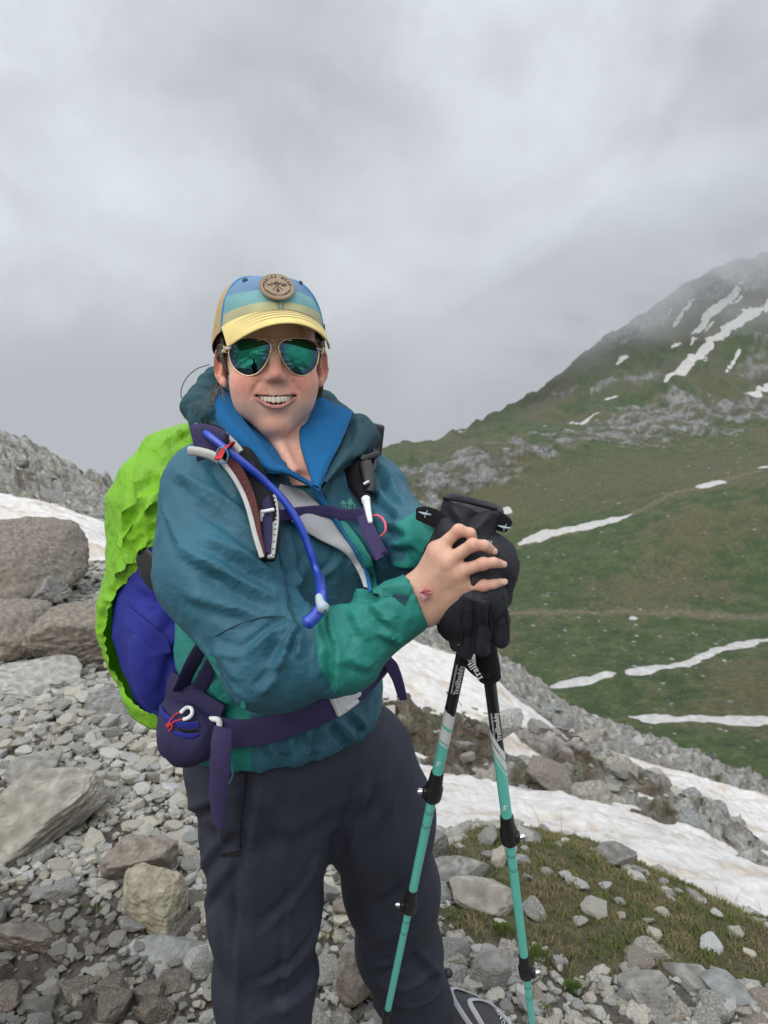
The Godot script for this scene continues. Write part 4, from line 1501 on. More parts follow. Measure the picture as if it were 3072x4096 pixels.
	# web between the fingers, heel of the hand, thumb closing behind the gloves
	hand.bar(mcp[0].lerp(mcp[1], .5), mcp[2].lerp(mcp[3], .5), .010, .010, .014)
	hand.bar(Vector3(0.0618, 1.2782, -1.0348), Vector3(0.1019, 1.3017, -1.0187), .018, .013, .022)
	hand.chain([Vector3(0.0541, 1.3099, -1.0557), Vector3(0.0801, 1.3367, -1.0756), Vector3(0.1048, 1.3497, -1.0932), Vector3(0.1222, 1.342, -1.0969)], [.017, .013, .011, .009], .014)
	hand.mesh_into(b, Vector3(-0.0334, 1.217, -1.0697) + Vector3(0, 0, -.1), Vector3(0.1628, 1.4181, -0.9833) + Vector3(.02, .02, .03), 0.0020)
	var hand_end := b.v.size()
	# hidden trunk and limbs
	var t := Field.new()
	t.stack([[Vector3(-0.1517, 1.4037, -1.3159), .06, .04], [Vector3(-0.1655, 1.3589, -1.3029), .14, .08], [Vector3(-0.1708, 1.1909, -1.2835), .14, .10], [Vector3(-0.1777, 1.0584, -1.2956), .14, .10], [Vector3(-0.1833, 0.9469, -1.3064), .15, .11], [Vector3(-0.1859, 0.8703, -1.3132), .12, .09]], LEFT, FRONT)
	t.chain([Vector3(-0.2713, 1.4178, -1.2067), Vector3(-0.2454, 1.309, -1.1164), Vector3(-0.1611, 1.2028, -1.0419), Vector3(-0.0581, 1.2313, -1.0296), Vector3(0.0198, 1.2793, -1.0381)], [.05, .045, .04, .036, .028], .02)
	t.chain([Vector3(-0.0338, 1.3837, -1.4038), Vector3(0.0158, 1.333, -1.2527), Vector3(0.0505, 1.3482, -1.164), Vector3(0.088, 1.3663, -1.0961)], [.045, .038, .034, .028], .02)
	t.chain([Vector3(-0.2145, 0.8972, -1.2977), Vector3(-0.2296, 0.618, -1.3195), Vector3(-0.2437, 0.225, -1.3416), Vector3(-0.2451, 0.0191, -1.3459)], [.075, .05, .04, .04], .03)
	t.chain([Vector3(-0.0349, 0.8707, -1.3641), Vector3(0.0083, 0.5562, -1.4609), Vector3(0.0547, 0.1842, -1.5781)], [.07, .048, .038], .03)
	t.mesh_into(b, Vector3(-.42, .0, -1.75), Vector3(.18, 1.45, -.95), 0.014)
	# skin, redder on cheeks, nose and knuckles; lips
	b.c.resize(b.v.size())
	var inv := HEAD.affine_inverse()
	for k in b.v.size():
		var base := Color(0.80, 0.515, 0.40)
		if k < head_end:
			var q := inv * b.v[k]
			var red := 0.0
			for s in [-1.0, 1.0]: red = maxf(red, 0.95 * smoothstep(.052, .006, q.distance_to(Vector3(.043 * s, -.024, .08))))
			red = maxf(red, 0.8 * smoothstep(.030, .005, q.distance_to(Vector3(0, -.016, .112))))
			red = maxf(red, 0.45 * smoothstep(.028, .01, q.distance_to(Vector3(0, -.098, .08))))
			if absf(q.x) > .074: red = maxf(red, .6)
			red = maxf(red, 0.4 * smoothstep(-.10, -.16, q.y))
			base = base.lerp(Color(0.82, 0.36, 0.285), clampf(red + soft.get_noise_3d(q.x * 60.0, q.y * 60.0, q.z * 60.0) * 0.18, 0.0, 1.0))
			var lip := 1.0
			for l in [up, low]:
				for m in 10:
					var c: Vector3 = Geometry3D.get_closest_point_to_segment(b.v[k], l[m], l[m + 1])
					lip = minf(lip, b.v[k].distance_to(c))
			base = base.lerp(Color(0.50, 0.21, 0.19), smoothstep(.0075, .0045, lip) * 0.8)
			if lip > .0030 and absf(q.x) < .029 and q.y > -.0510 - .0190 * (1.0 - q.x * q.x / .00099) and q.y < -.049 and q.z < .0895 - q.x * q.x * 14.0 and q.z > .05: base = Color(0.16, 0.03, 0.03)
		elif k < hand_end:
			var p := b.v[k]
			var red := 0.0
			for m in 4:
				red = maxf(red, 0.55 * smoothstep(.016, .004, p.distance_to(pip[m] + Vector3(0, 0, .008))))
				red = maxf(red, 0.45 * smoothstep(.02, .004, p.distance_to(tip[m])))
				red = maxf(red, 0.3 * smoothstep(.022, .008, p.distance_to(mcp[m] + Vector3(0, 0, .01))))
			base = Color(0.68, 0.43, 0.32).lerp(Color(0.66, 0.33, 0.26), clampf(red + soft.get_noise_3d(p.x * 50.0, p.y * 50.0, p.z * 50.0) * 0.15, 0.0, 1.0))
		b.c[k] = base
	place("body", b, M.skin, who)
	# finger nails
	for k in 4:
		var d: Vector3 = (tip[k] - dip[k]).normalized()
		var n := (Vector3(0.25, 0.25, 1) - d * d.dot(Vector3(0.25, 0.25, 1))).normalized()
		var nb := MB.new()
		nb.ball(tip[k] + d * .0022 + n * .0052, Vector3(.0044, .0018, .0056), Basis(d.cross(n), n, -d).orthonormalized(), 12, 8)
		place("fingernail", nb, M.nail, who)
	# teeth
	for k in 10:
		var x := (k - 4.5) / 4.5
		var w: float = [.0052, .0060, .0062, .0068, .0080, .0080, .0068, .0062, .0060, .0052][k]
		var cx: float = [-.0253, -.0207, -.0157, -.0102, -.0038, .0038, .0102, .0157, .0207, .0253][k]
		var tb := MB.new()
		var tall: float = [.0062, .0074, .0086, .0084, .0096, .0096, .0084, .0086, .0074, .0062][k]
		var tw := Basis(Vector3.UP, x * 0.75)
		var at := Vector3(cx, -.0546 - tall * 0.38 + x * x * .004, .0905 - x * x * .0125)
		var tooth_rows := []
		for r in 9:
			var y := (r / 8.0 - 0.5) * 2.0
			var narrow := (1.0 - pow(absf(y), 4.0) * .35) * (1.0 - .10 * y)
			if r == 0 or r == 8: narrow *= .45
			tooth_rows.append(MB.ring(hp(at.x, at.y - y * tall * .56, at.z), hb * tw * Vector3.RIGHT, hb * tw * Vector3.BACK, w * .505 * narrow, .0030 * narrow, 16, 3.0))
		tb.grid(tooth_rows, true, true)
		tb.fan(tooth_rows[0])
		tb.fan(tooth_rows[8], true)
		place("tooth", tb, M.tooth, who)
	var lt := MB.new()
	for k in 8:
		var x := (k - 3.5) / 3.5
		lt.ball(hp(x * .0165, -.0690 + x * x * .004, .0862 - x * x * .010), Vector3(.0031, .0042, .0022), hb, 10, 8)
	place("lower_teeth", lt, M.tooth, who)
	var er := MB.new()
	for k in 5: er.ball(hp(-.0815 + .002 * cos(k * 1.25), -.033 + .002 * sin(k * 1.25), .0005), Vector3.ONE * .0011)
	er.ball(hp(-.0815, -.033, .001), Vector3.ONE * .0013)
	place("earring", er, M.steel, who)
	# woven bracelet with a tassel
	var br := MB.new()
	var ax := (wrist - Vector3(-0.0194, 1.2563, -1.0462)).normalized()
	var o1 := ax.cross(Vector3.UP).normalized()
	var loop := []
	for k in 25:
		var a: float = TAU * k / 24.0
		loop.append(wrist - ax * .004 + (o1 * cos(a) * .0262 + ax.cross(o1) * sin(a) * .0300))
	br.tube(loop, .0015, 6, 1, false)
	place("bracelet", br, M.pink, who)
	var tas := MB.new()
	rng.seed = 77
	var tas2 := MB.new()
	for k in 48:
		var dd := Vector3(rng.randf_range(.15, 1.0), rng.randf_range(-.9, .35), rng.randf_range(.0, .6)).normalized()
		var root := Vector3(0.0484, 1.3136, -1.0025)
		(tas if k % 3 else tas2).tube([root, root + dd * .008 + Vector3(0, 0, .003), root + dd * rng.randf_range(.013, .019)], [.0006, .0005, .0004], 4, 2)
	place("tassel", tas2, M.white_mesh, who)
	place("tassel", tas, M.pink, who)

func creased(p: Array) -> Array:
	var c := Field.new()
	for k in p.size() - 1: c.bar(p[k], p[k + 1], [.0008, .0019, .0019, .0008][k], [.0019, .0019, .0008, .0005][k], .006, true)
	return c.items

# ---- the shell jacket

func jacket(who: Node3D):
	var f := jacket_field
	f.chain([Vector3(-0.1578, 1.2048, -1.0422), Vector3(-0.0613, 1.2217, -1.0279), Vector3(0.021, 1.2788, -1.0329)], [.069, .056, .040], .02)
	f.bar(Vector3(0.021, 1.2788, -1.0329), Vector3(0.0494, 1.2976, -1.0352), .041, .039, .01)
	var arm := (Vector3(0.0494, 1.2976, -1.0352) - Vector3(0.021, 1.2788, -1.0329)).normalized()
	f.half_space(Vector3(0.0448, 1.2944, -1.0346), (arm + Vector3(0.15, -0.12, 0)).normalized())
	f.bar(Vector3(0.0358, 1.2887, -1.0336), Vector3(0.0648, 1.3077, -1.037), .029, .029, .003, true)
	f.chain([Vector3(-0.2738, 1.4236, -1.1925), Vector3(-0.2491, 1.3102, -1.1116), Vector3(-0.1578, 1.2048, -1.0422)], [.074, .083, .069], .03)
	torso_field.stack([[Vector3(-0.1426, 1.4718, -1.333), .062, .060], [Vector3(-0.1437, 1.4566, -1.3252), .09, .075], [Vector3(-0.1537, 1.4263, -1.3097), .150, .098], [Vector3(-0.1639, 1.3746, -1.3057), .182, .126], [Vector3(-0.1677, 1.2949, -1.2967), .190, .150], [Vector3(-0.1714, 1.2053, -1.2911), .188, .152],
		[Vector3(-0.1749, 1.1286, -1.2928), .190, .150], [Vector3(-0.1788, 1.0883, -1.2968), .178, .142], [Vector3(-0.1834, 1.0373, -1.3041), .190, .156], [Vector3(-0.187, 1.001, -1.3058), .192, .160], [Vector3(-0.1877, 0.9807, -1.3073), .187, .154]], LEFT, FRONT, 2.2, 0.05)
	f.items.append_array(torso_field.items)
	f.chain([Vector3(-0.0295, 1.3905, -1.405), Vector3(0.0142, 1.3317, -1.2474), Vector3(0.0539, 1.3493, -1.1591)], [.070, .062, .048], .05)
	f.bar(Vector3(0.0539, 1.3493, -1.1591), Vector3(0.0724, 1.3676, -1.1065), .046, .037, .01)
	f.ball(Vector3(-0.1225, 1.4567, -1.2085), Vector3(.046, .060, .058), Basis(Vector3.BACK, .3), .01, true)
	var b := MB.new()
	f.mesh_into(b, Vector3(-.45, .86, -1.62), Vector3(.16, 1.56, -.93), 0.0045)
	var S := []
	for s in [
		# upper sleeve: long pulls from the shoulder strap down across the arm
		[Vector3(-0.305, 1.4602, -1.1329), Vector3(-0.1832, 1.3876, -1.049), .011, .0065], [Vector3(-0.2788, 1.4347, -1.1081), Vector3(-0.1707, 1.3657, -1.035), .012, .007], [Vector3(-0.2863, 1.3632, -1.0549), Vector3(-0.2134, 1.333, -1.0293), .010, .0045],
		[Vector3(-0.2509, 1.3787, -1.0475), Vector3(-0.1487, 1.3294, -1.0083), .012, .0075], [Vector3(-0.2631, 1.3527, -1.0429), Vector3(-0.1472, 1.3027, -0.9935), .012, .007], [Vector3(-0.3474, 1.3993, -1.1425), Vector3(-0.3441, 1.3419, -1.1121), .009, .004],
		[Vector3(-0.3241, 1.4178, -1.1153), Vector3(-0.289, 1.361, -1.0647), .008, .004], [Vector3(-0.2445, 1.4748, -1.1254), Vector3(-0.2049, 1.4259, -1.0863), .010, .005], [Vector3(-0.2766, 1.3038, -1.0343), Vector3(-0.1671, 1.2844, -0.9902), .011, .005],
		# elbow: pinched folds from the crook of the arm
		[Vector3(-0.1286, 1.2676, -1.0177), Vector3(-0.1795, 1.2343, -0.9814), .009, .009], [Vector3(-0.126, 1.2658, -1.0174), Vector3(-0.1423, 1.249, -0.984), .007, .009], [Vector3(-0.1147, 1.2671, -1.0075), Vector3(-0.1348, 1.2416, -0.9827), .007, .009],
		[Vector3(-0.1174, 1.2597, -0.996), Vector3(-0.1446, 1.2149, -0.9678), .009, .009], [Vector3(-0.1092, 1.2554, -0.9953), Vector3(-0.1145, 1.233, -0.971), .007, .008], [Vector3(-0.1409, 1.2101, -0.967), Vector3(-0.164, 1.1836, -0.9725), .009, .005],
		[Vector3(-0.2605, 1.241, -1.0232), Vector3(-0.2217, 1.1998, -1.0058), .010, .005], [Vector3(-0.2217, 1.1998, -1.0058), Vector3(-0.1815, 1.1608, -0.9989), .010, .005], [Vector3(-0.1919, 1.2294, -0.9805), Vector3(-0.2272, 1.2347, -1.0018), .008, .004],
		# forearm
		[Vector3(-0.0768, 1.2832, -1.0103), Vector3(-0.0623, 1.2445, -0.9731), .007, .008], [Vector3(-0.0623, 1.2445, -0.9731), Vector3(-0.0604, 1.1827, -0.9825), .007, .008], [Vector3(-0.0165, 1.2976, -0.9976), Vector3(0.0139, 1.2697, -0.9877), .008, .006],
		[Vector3(-0.0046, 1.2655, -0.9869), Vector3(0.0241, 1.2456, -0.9935), .008, .006], [Vector3(-0.0431, 1.2905, -0.9913), Vector3(-0.0243, 1.2572, -0.9753), .009, .005], [Vector3(-0.0524, 1.2294, -0.9805), Vector3(-0.0185, 1.2135, -0.9879), .008, .004], [Vector3(-0.0803, 1.2539, -0.9849), Vector3(-0.0865, 1.205, -0.9762), .009, .004],
		[Vector3(-0.0372, 1.306, -1.0042), Vector3(-0.0047, 1.3103, -1.005), .008, .006],
		# body and hem
		[Vector3(-0.0816, 1.0525, -1.1727), Vector3(-0.0489, 1.0216, -1.1571), .009, .008], [Vector3(-0.0534, 1.0686, -1.1654), Vector3(-0.0282, 1.0377, -1.1701), .008, .006], [Vector3(-0.0282, 1.0377, -1.1701), Vector3(-0.0375, 0.9988, -1.1734), .008, .006],
		[Vector3(-0.138, 1.075, -1.1361), Vector3(-0.1162, 1.0356, -1.1291), .010, .007], [Vector3(-0.0164, 1.1092, -1.2031), Vector3(-0.03, 1.0832, -1.1883), .008, .007], [Vector3(-0.0951, 1.0598, -1.1436), Vector3(-0.1033, 0.9971, -1.1427), .010, .006], [Vector3(-0.191, 1.0545, -1.1223), Vector3(-0.1671, 1.0069, -1.1241), .010, .006],
		[Vector3(-0.1477, 1.0474, -1.1211), Vector3(-0.138, 0.9997, -1.1228), .010, .005], [Vector3(-0.1488, 1.3643, -1.1566), Vector3(-0.1334, 1.2762, -1.1309), .012, .006], [Vector3(-0.0646, 1.3248, -1.17), Vector3(-0.0394, 1.2536, -1.1574), .010, .005], [Vector3(-0.1194, 1.3108, -1.1371), Vector3(-0.1158, 1.2345, -1.1236), .011, .005],
		[Vector3(-0.2861, 1.1719, -1.1329), Vector3(-0.232, 1.1097, -1.1016), .012, .006], [Vector3(-0.2553, 1.1895, -1.1258), Vector3(-0.218, 1.1444, -1.1077), .011, .005],
		# far sleeve
		[Vector3(0.0004, 1.4332, -1.3516), Vector3(0.0383, 1.3857, -1.2416), .011, .007], [Vector3(-0.0117, 1.4038, -1.3261), Vector3(0.0305, 1.3726, -1.2292), .010, .008], [Vector3(0.0042, 1.3614, -1.2475), Vector3(0.0404, 1.3619, -1.1867), .010, .008], [Vector3(0.0136, 1.3383, -1.1927), Vector3(0.0426, 1.3524, -1.1444), .010, .008],
		[Vector3(0.0114, 1.3129, -1.1882), Vector3(0.0461, 1.3212, -1.1389), .010, .006], [Vector3(-0.0079, 1.4471, -1.3743), Vector3(0.0163, 1.4068, -1.3063), .010, .005]]:
		S.append([settle(f, s[0], 0.0), settle(f, s[1], 0.0), s[2] * 0.9, s[3] * 1.5])
	fold(b, S, 0.005, Vector3(8, 5, 8))
	var fore := (Vector3(-0.0613, 1.2217, -1.0279) - Vector3(-0.1578, 1.2048, -1.0422)).normalized()
	var right_cut := (fore + Vector3(0, 0.14, 0)).normalized()
	var at1 := Vector3(-0.0828, 1.2264, -0.98)
	var low_y := Vector3(0.0211, 1.328, -1.0487).y
	var p1 := cut(b, func(p): return (p - at1).dot(right_cut) if p.z > -1.125 and p.x > -.12 and p.y < low_y else -0.05)
	var lf := (Vector3(0.0752, 1.3676, -1.1065) - Vector3(0.0142, 1.3317, -1.2474)).normalized()
	var at2 := Vector3(0.0467, 1.3601, -1.1254)
	var p2 := cut(p1[1], func(p): return (p - at2).dot(lf) if p.x > -.02 and p.z > -1.36 else -0.05)
	var mid := Vector3(-0.1813, 1.0114, -1.3026)
	var edge := Vector3(-0.2081, 1.0332, -1.1338)
	var away := (edge - mid)
	var side := Vector3(away.z, 0, -away.x).normalized()
	if side.x > 0: side = -side
	var top_y := Vector3(-0.2524, 1.2216, -1.1518).y
	var p3 := cut(p2[1], func(p): return minf((p - edge).dot(side), top_y - p.y))
	var j := put("jacket", p3[1].mesh(true), M.shell, who)
	put("sleeve_panel", p1[0].mesh(true), M.green_shell, j)
	put("sleeve_panel", p2[0].mesh(true), M.green_shell, j)
	put("side_panel", p3[0].mesh(true), M.green_shell, j)
	# seam across the elbow and the hem's cord channel
	for s in [[Vector3(-0.2534, 1.2328, -1.0218), Vector3(-0.2326, 1.2469, -1.0141), Vector3(-0.2139, 1.2596, -1.0062), Vector3(-0.1956, 1.2677, -1.0076), Vector3(-0.1779, 1.2739, -1.0087), Vector3(-0.1545, 1.2776, -1.0094), Vector3(-0.1349, 1.2764, -1.0091)], [Vector3(-0.0523, 1.0629, -1.1746), Vector3(-0.0387, 1.0466, -1.1717), Vector3(-0.032, 1.028, -1.1684), Vector3(-0.036, 1.0033, -1.1742), Vector3(-0.0489, 0.9883, -1.1716)], [Vector3(-0.3261, 1.4178, -1.1153), Vector3(-0.3097, 1.3915, -1.0904), Vector3(-0.2863, 1.3632, -1.0549), Vector3(-0.2549, 1.3474, -1.0318), Vector3(-0.2146, 1.3368, -1.0198)], [Vector3(-0.1602, 1.3477, -1.1334), Vector3(-0.1505, 1.309, -1.1164), Vector3(-0.1436, 1.2681, -1.1092), Vector3(-0.1277, 1.2468, -1.075)], [Vector3(-0.2055, 1.0474, -1.1211), Vector3(-0.1658, 1.0225, -1.1167), Vector3(-0.1234, 1.0141, -1.1253), Vector3(-0.0804, 1.0179, -1.1362), Vector3(-0.0448, 1.028, -1.1684)]]:
		var t := MB.new()
		t.tube(settled(f, s, 0.0015), 0.0011, 6, 4)
		place("seam", t, M.shell_dark, j)
	# cuff tab with its mesh vent
	var tab := MB.new()
	tab.ribbon(settled(f, [Vector3(-0.0022, 1.3121, -1.0053), Vector3(0.0128, 1.316, -1.0009), Vector3(0.029, 1.3172, -1.0011), Vector3(0.0352, 1.316, -1.0009)], 0.006), [Vector3(0.2, 1, -0.1)], .018, .003, 4)
	place("cuff_tab", tab, M.green_shell, j)
	var vent := MB.new()
	vent.ribbon(settled(f, [Vector3(0.0053, 1.3103, -1.005), Vector3(0.0178, 1.3062, -0.9992), Vector3(0.0302, 1.3019, -0.9984)], 0.003), [Vector3(0.3, 1, 0)], [.006, .012, .016], .001, 4)
	place("vent", vent, M.shell_dark, j)
	# pocket zip pull on the green side
	var pull := MB.new()
	var zp := settle(f, Vector3(-0.2148, 1.1055, -1.111), .004)
	pull.block(zp, Vector3(.007, .014, .003), Basis(Vector3.UP, -0.2) * Basis(Vector3.BACK, -0.25), .001)
	pull.tube([zp + Vector3(.001, .006, 0), zp + Vector3(.004, .016, 0)], .0016, 6, 2)
	place("zip_pull", pull, M.green_shell, j)
	# chest print
	var chest := settle(f, Vector3(-0.0554, 1.3983, -1.2033), .002)
	var n := f.grad(chest)
	n.y = 0
	var out := Basis.looking_at(-n.normalized(), Vector3.UP)
	var txt := TextMesh.new()
	txt.text = "REI"
	var font := SystemFont.new()
	font.font_names = PackedStringArray(["Droid Sans"])
	font.font_weight = 700
	txt.font = font
	txt.font_size = 24
	txt.pixel_size = 0.0006
	txt.depth = 0.0006
	var print_ := put("chest_print", txt, M.print, j)
	set_world(print_, Transform3D(out * Basis(Vector3.BACK, 0.06), chest - Vector3(0, .004, 0) + n * .004))
	var peak := MB.new()
	var rt := out.x
	for q in [[-.016, -.006, -.011, .010, .006], [-.006, .002, .002, .013, .006]]:
		peak.tri(chest + rt * q[0] + Vector3(0, .002, 0) + n * .003, chest + rt * q[2] + Vector3(0, q[3], 0) + n * .003, chest + rt * (q[1] + q[4]) + Vector3(0, .002, 0) + n * .003)
	place("peak_print", peak, M.print, j)
	# open front: pale lining turned out, fleece edge, green storm flap
	var lining := cloth(settled(f, [Vector3(-0.1614, 1.4343, -1.1893), Vector3(-0.1644, 1.4032, -1.1737), Vector3(-0.1325, 1.3748, -1.1585), Vector3(-0.0991, 1.3538, -1.1548), Vector3(-0.06, 1.3335, -1.1512), Vector3(-0.0398, 1.3024, -1.1559), Vector3(-0.0297, 1.2777, -1.1515)], .012), settled(f, [Vector3(-0.126, 1.4229, -1.1873), Vector3(-0.0999, 1.4032, -1.1737), Vector3(-0.0835, 1.3867, -1.1606), Vector3(-0.0671, 1.3643, -1.1566), Vector3(-0.0479, 1.3405, -1.1525), Vector3(-0.034, 1.3073, -1.1567), Vector3(-0.0269, 1.2763, -1.1513)], .008), FRONT, .004, .003)
	place("lining", lining, M.lining, j)
	var flap := cloth(settled(f, [Vector3(-0.0747, 1.3784, -1.1896), Vector3(-0.0603, 1.3489, -1.1742), Vector3(-0.043, 1.3283, -1.1706), Vector3(-0.03, 1.3091, -1.1672), Vector3(-0.0213, 1.2856, -1.1631), Vector3(-0.0163, 1.265, -1.1594)], .010), settled(f, [Vector3(-0.0643, 1.3766, -1.1994), Vector3(-0.0382, 1.3469, -1.184), Vector3(-0.0273, 1.3296, -1.181), Vector3(-0.0193, 1.3139, -1.1782), Vector3(-0.0142, 1.2866, -1.1734), Vector3(-0.012, 1.2622, -1.1691)], .008), FRONT, .005, .003)
	place("storm_flap", flap, M.green_shell, j)
	var fcuff := MB.new()
	fcuff.tube([Vector3(0.0655, 1.3628, -1.1158), Vector3(0.0816, 1.3686, -1.1016)], .033, 14, 2)
	place("fleece_cuff", fcuff, M.fleece, who)
	var fl := cloth(settled(f, [Vector3(-0.1123, 1.43, -1.1885), Vector3(-0.1008, 1.4101, -1.185), Vector3(-0.0834, 1.3859, -1.1808), Vector3(-0.0661, 1.3603, -1.1763), Vector3(-0.0488, 1.3361, -1.172), Vector3(-0.0314, 1.302, -1.166), Vector3(-0.0249, 1.2721, -1.1607)], .011), settled(f, [Vector3(-0.1008, 1.4258, -1.1878), Vector3(-0.0892, 1.4044, -1.184), Vector3(-0.0748, 1.3817, -1.18), Vector3(-0.0596, 1.3546, -1.1752), Vector3(-0.0401, 1.3262, -1.1702), Vector3(-0.0271, 1.2977, -1.1652), Vector3(-0.022, 1.2707, -1.1604)], .010), FRONT, .004, .004)
	place("fleece_front", fl, M.fleece, who)
	zip_line(settled(f, [Vector3(-0.1008, 1.4265, -1.1879), Vector3(-0.0892, 1.4044, -1.184), Vector3(-0.0748, 1.3817, -1.18), Vector3(-0.0596, 1.3546, -1.1752), Vector3(-0.0401, 1.3262, -1.1702), Vector3(-0.0271, 1.2977, -1.1652), Vector3(-0.022, 1.2707, -1.1604)], .015), .0032, M.fleece_zip, who)

# A row of zip teeth along a line.
func zip_line(path: Array, pitch: float, m: Material, parent: Node):
	var p := MB.curve(path, 12)
	var b := MB.new()
	b.tube(path, .0012, 6, 6)
	var gone := 0.0
	for k in range(1, p.size()):
		var step := p[k].distance_to(p[k - 1])
		gone += step
		if gone < pitch: continue
		gone = 0.0
		var t := (p[k] - p[k - 1]).normalized()
		b.block(p[k], Vector3(pitch * .55, .0042, .0036), Basis(t, t.cross(Vector3.BACK).normalized(), t.cross(t.cross(Vector3.BACK)).normalized()), .0006)
	place("zip_teeth", b, m, parent)

func collars(who: Node3D):
	# fleece collar: the near side folded over, the far side standing open
	var a := cloth([Vector3(-0.2672, 1.5771, -1.3516), Vector3(-0.2531, 1.5577, -1.3126), Vector3(-0.2364, 1.5348, -1.273), Vector3(-0.2053, 1.5042, -1.227), Vector3(-0.1708, 1.4676, -1.1901), Vector3(-0.1374, 1.4525, -1.1722), Vector3(-0.1114, 1.4378, -1.1645)], [Vector3(-0.2943, 1.5705, -1.3606), Vector3(-0.2868, 1.5438, -1.3101), Vector3(-0.2544, 1.5048, -1.2474), Vector3(-0.2212, 1.4812, -1.2128), Vector3(-0.1829, 1.4567, -1.178), Vector3(-0.1399, 1.455, -1.1574), Vector3(-0.0992, 1.4302, -1.153)], Vector3(-.1, .25, .9), .017, .006, 8, 14)
	var col := place("fleece_collar", a, M.fleece, who)
	# its inner face behind the cheek
	var a2 := cloth([Vector3(-0.2738, 1.577, -1.3566), Vector3(-0.2588, 1.5482, -1.316), Vector3(-0.2398, 1.5305, -1.2824), Vector3(-0.207, 1.5012, -1.2366), Vector3(-0.1708, 1.4636, -1.1995), Vector3(-0.1147, 1.4357, -1.1692)], [Vector3(-0.2387, 1.5456, -1.3815), Vector3(-0.2238, 1.5309, -1.3485), Vector3(-0.2078, 1.5131, -1.3149), Vector3(-0.1838, 1.4852, -1.2744), Vector3(-0.1564, 1.4552, -1.2336), Vector3(-0.1114, 1.4329, -1.1789)], Vector3(0, .2, .5), -.006, .004, 8, 10)
	place("collar_lining", a2, M.fleece, col)
	var b := cloth([Vector3(-0.1134, 1.5608, -1.3639), Vector3(-0.1371, 1.5235, -1.3116), Vector3(-0.1372, 1.4969, -1.2714), Vector3(-0.126, 1.4705, -1.2312), Vector3(-0.1162, 1.4516, -1.2025), Vector3(-0.1099, 1.4357, -1.1794)], [Vector3(-0.1085, 1.5597, -1.3739), Vector3(-0.0599, 1.5399, -1.345), Vector3(-0.0576, 1.532, -1.3284), Vector3(-0.0733, 1.492, -1.2756), Vector3(-0.0873, 1.4646, -1.2302), Vector3(-0.0996, 1.429, -1.166)], Vector3(.1, .1, .9), .012, .006, 8, 14)
	place("collar_flap", b, M.fleece, col)
	zip_line([Vector3(-0.0606, 1.5408, -1.3431), Vector3(-0.0575, 1.5321, -1.3264), Vector3(-0.0731, 1.4922, -1.2726), Vector3(-0.0871, 1.4649, -1.2272), Vector3(-0.0991, 1.4298, -1.1601)], .0032, M.fleece_zip, col)
	zip_line([Vector3(-0.2534, 1.5052, -1.2424), Vector3(-0.2199, 1.4819, -1.2058), Vector3(-0.1819, 1.4576, -1.1711), Vector3(-0.1391, 1.4559, -1.1505), Vector3(-0.0986, 1.4312, -1.1461)], .0034, M.fleece_zip, col)
	# shell collar on the far side, thrown open, with its zip
	var c := cloth([Vector3(-0.0634, 1.5331, -1.3692), Vector3(-0.0593, 1.519, -1.3464), Vector3(-0.0734, 1.4861, -1.2898), Vector3(-0.0866, 1.4591, -1.2394), Vector3(-0.0981, 1.4293, -1.1732)], [Vector3(-0.0199, 1.5098, -1.4158), Vector3(-0.0071, 1.4917, -1.3974), Vector3(-0.0287, 1.4717, -1.3431), Vector3(-0.061, 1.4542, -1.269), Vector3(-0.0931, 1.4364, -1.1846)], Vector3(.25, .35, .8), .028, .004, 8, 14)
	fold(c, [[Vector3(-0.0446, 1.5178, -1.3665), Vector3(-0.0458, 1.4695, -1.2767), .008, .006], [Vector3(-0.0284, 1.505, -1.3744), Vector3(-0.0531, 1.4668, -1.2661), .007, .005]])
	var shell := place("shell_collar", c, M.shell_dark, who)
	zip_line([Vector3(-0.008, 1.492, -1.3944), Vector3(-0.0287, 1.472, -1.3401), Vector3(-0.0609, 1.4545, -1.266), Vector3(-0.0929, 1.4368, -1.1816)], .0034, M.zip_teal, shell)
	# hood bunched behind the neck
	var h := Field.new()
	h.chain([Vector3(-0.3311, 1.5259, -1.3679), Vector3(-0.3377, 1.5456, -1.3815), Vector3(-0.3282, 1.5594, -1.4144), Vector3(-0.3029, 1.5616, -1.4554)], [.012, .020, .026, .03], .02)
	h.chain([Vector3(-0.3198, 1.5196, -1.3363), Vector3(-0.292, 1.5281, -1.3277), Vector3(-0.2665, 1.5147, -1.2898)], [.014, .022, .012], .02)
	h.chain([Vector3(-0.3088, 1.5538, -1.383), Vector3(-0.3061, 1.5309, -1.3485), Vector3(-0.2813, 1.5137, -1.3048)], [.020, .026, .016], .02)
	h.chain([Vector3(-0.3232, 1.5735, -1.4169), Vector3(-0.3272, 1.5925, -1.4304), Vector3(-0.3163, 1.6009, -1.4522), Vector3(-0.3047, 1.5855, -1.4597)], [.010, .012, .014, .012], .012)
	h.chain([Vector3(-0.3029, 1.5616, -1.4554), Vector3(-0.2044, 1.5588, -1.4956), Vector3(-0.1217, 1.5425, -1.4622), Vector3(-0.0712, 1.5237, -1.4081)], [.03, .034, .03, .02], .02)
	var hb := MB.new()
	h.mesh_into(hb, Vector3(-0.3652, 1.4744, -1.3487) + Vector3(-.06, 0, -.30), Vector3(-0.0257, 1.6456, -1.4804) + Vector3(.06, .03, .3), 0.006)
	fold(hb, [[Vector3(-0.3262, 1.5468, -1.3513), Vector3(-0.2791, 1.5297, -1.2975), .008, .008], [Vector3(-0.3254, 1.5581, -1.3736), Vector3(-0.2795, 1.548, -1.321), .008, .008], [Vector3(-0.3071, 1.5247, -1.3169), Vector3(-0.2714, 1.5335, -1.2982), .007, .007], [Vector3(-0.3152, 1.5861, -1.3988), Vector3(-0.2986, 1.5698, -1.396), .006, .006]], .003, Vector3(14, 14, 14))
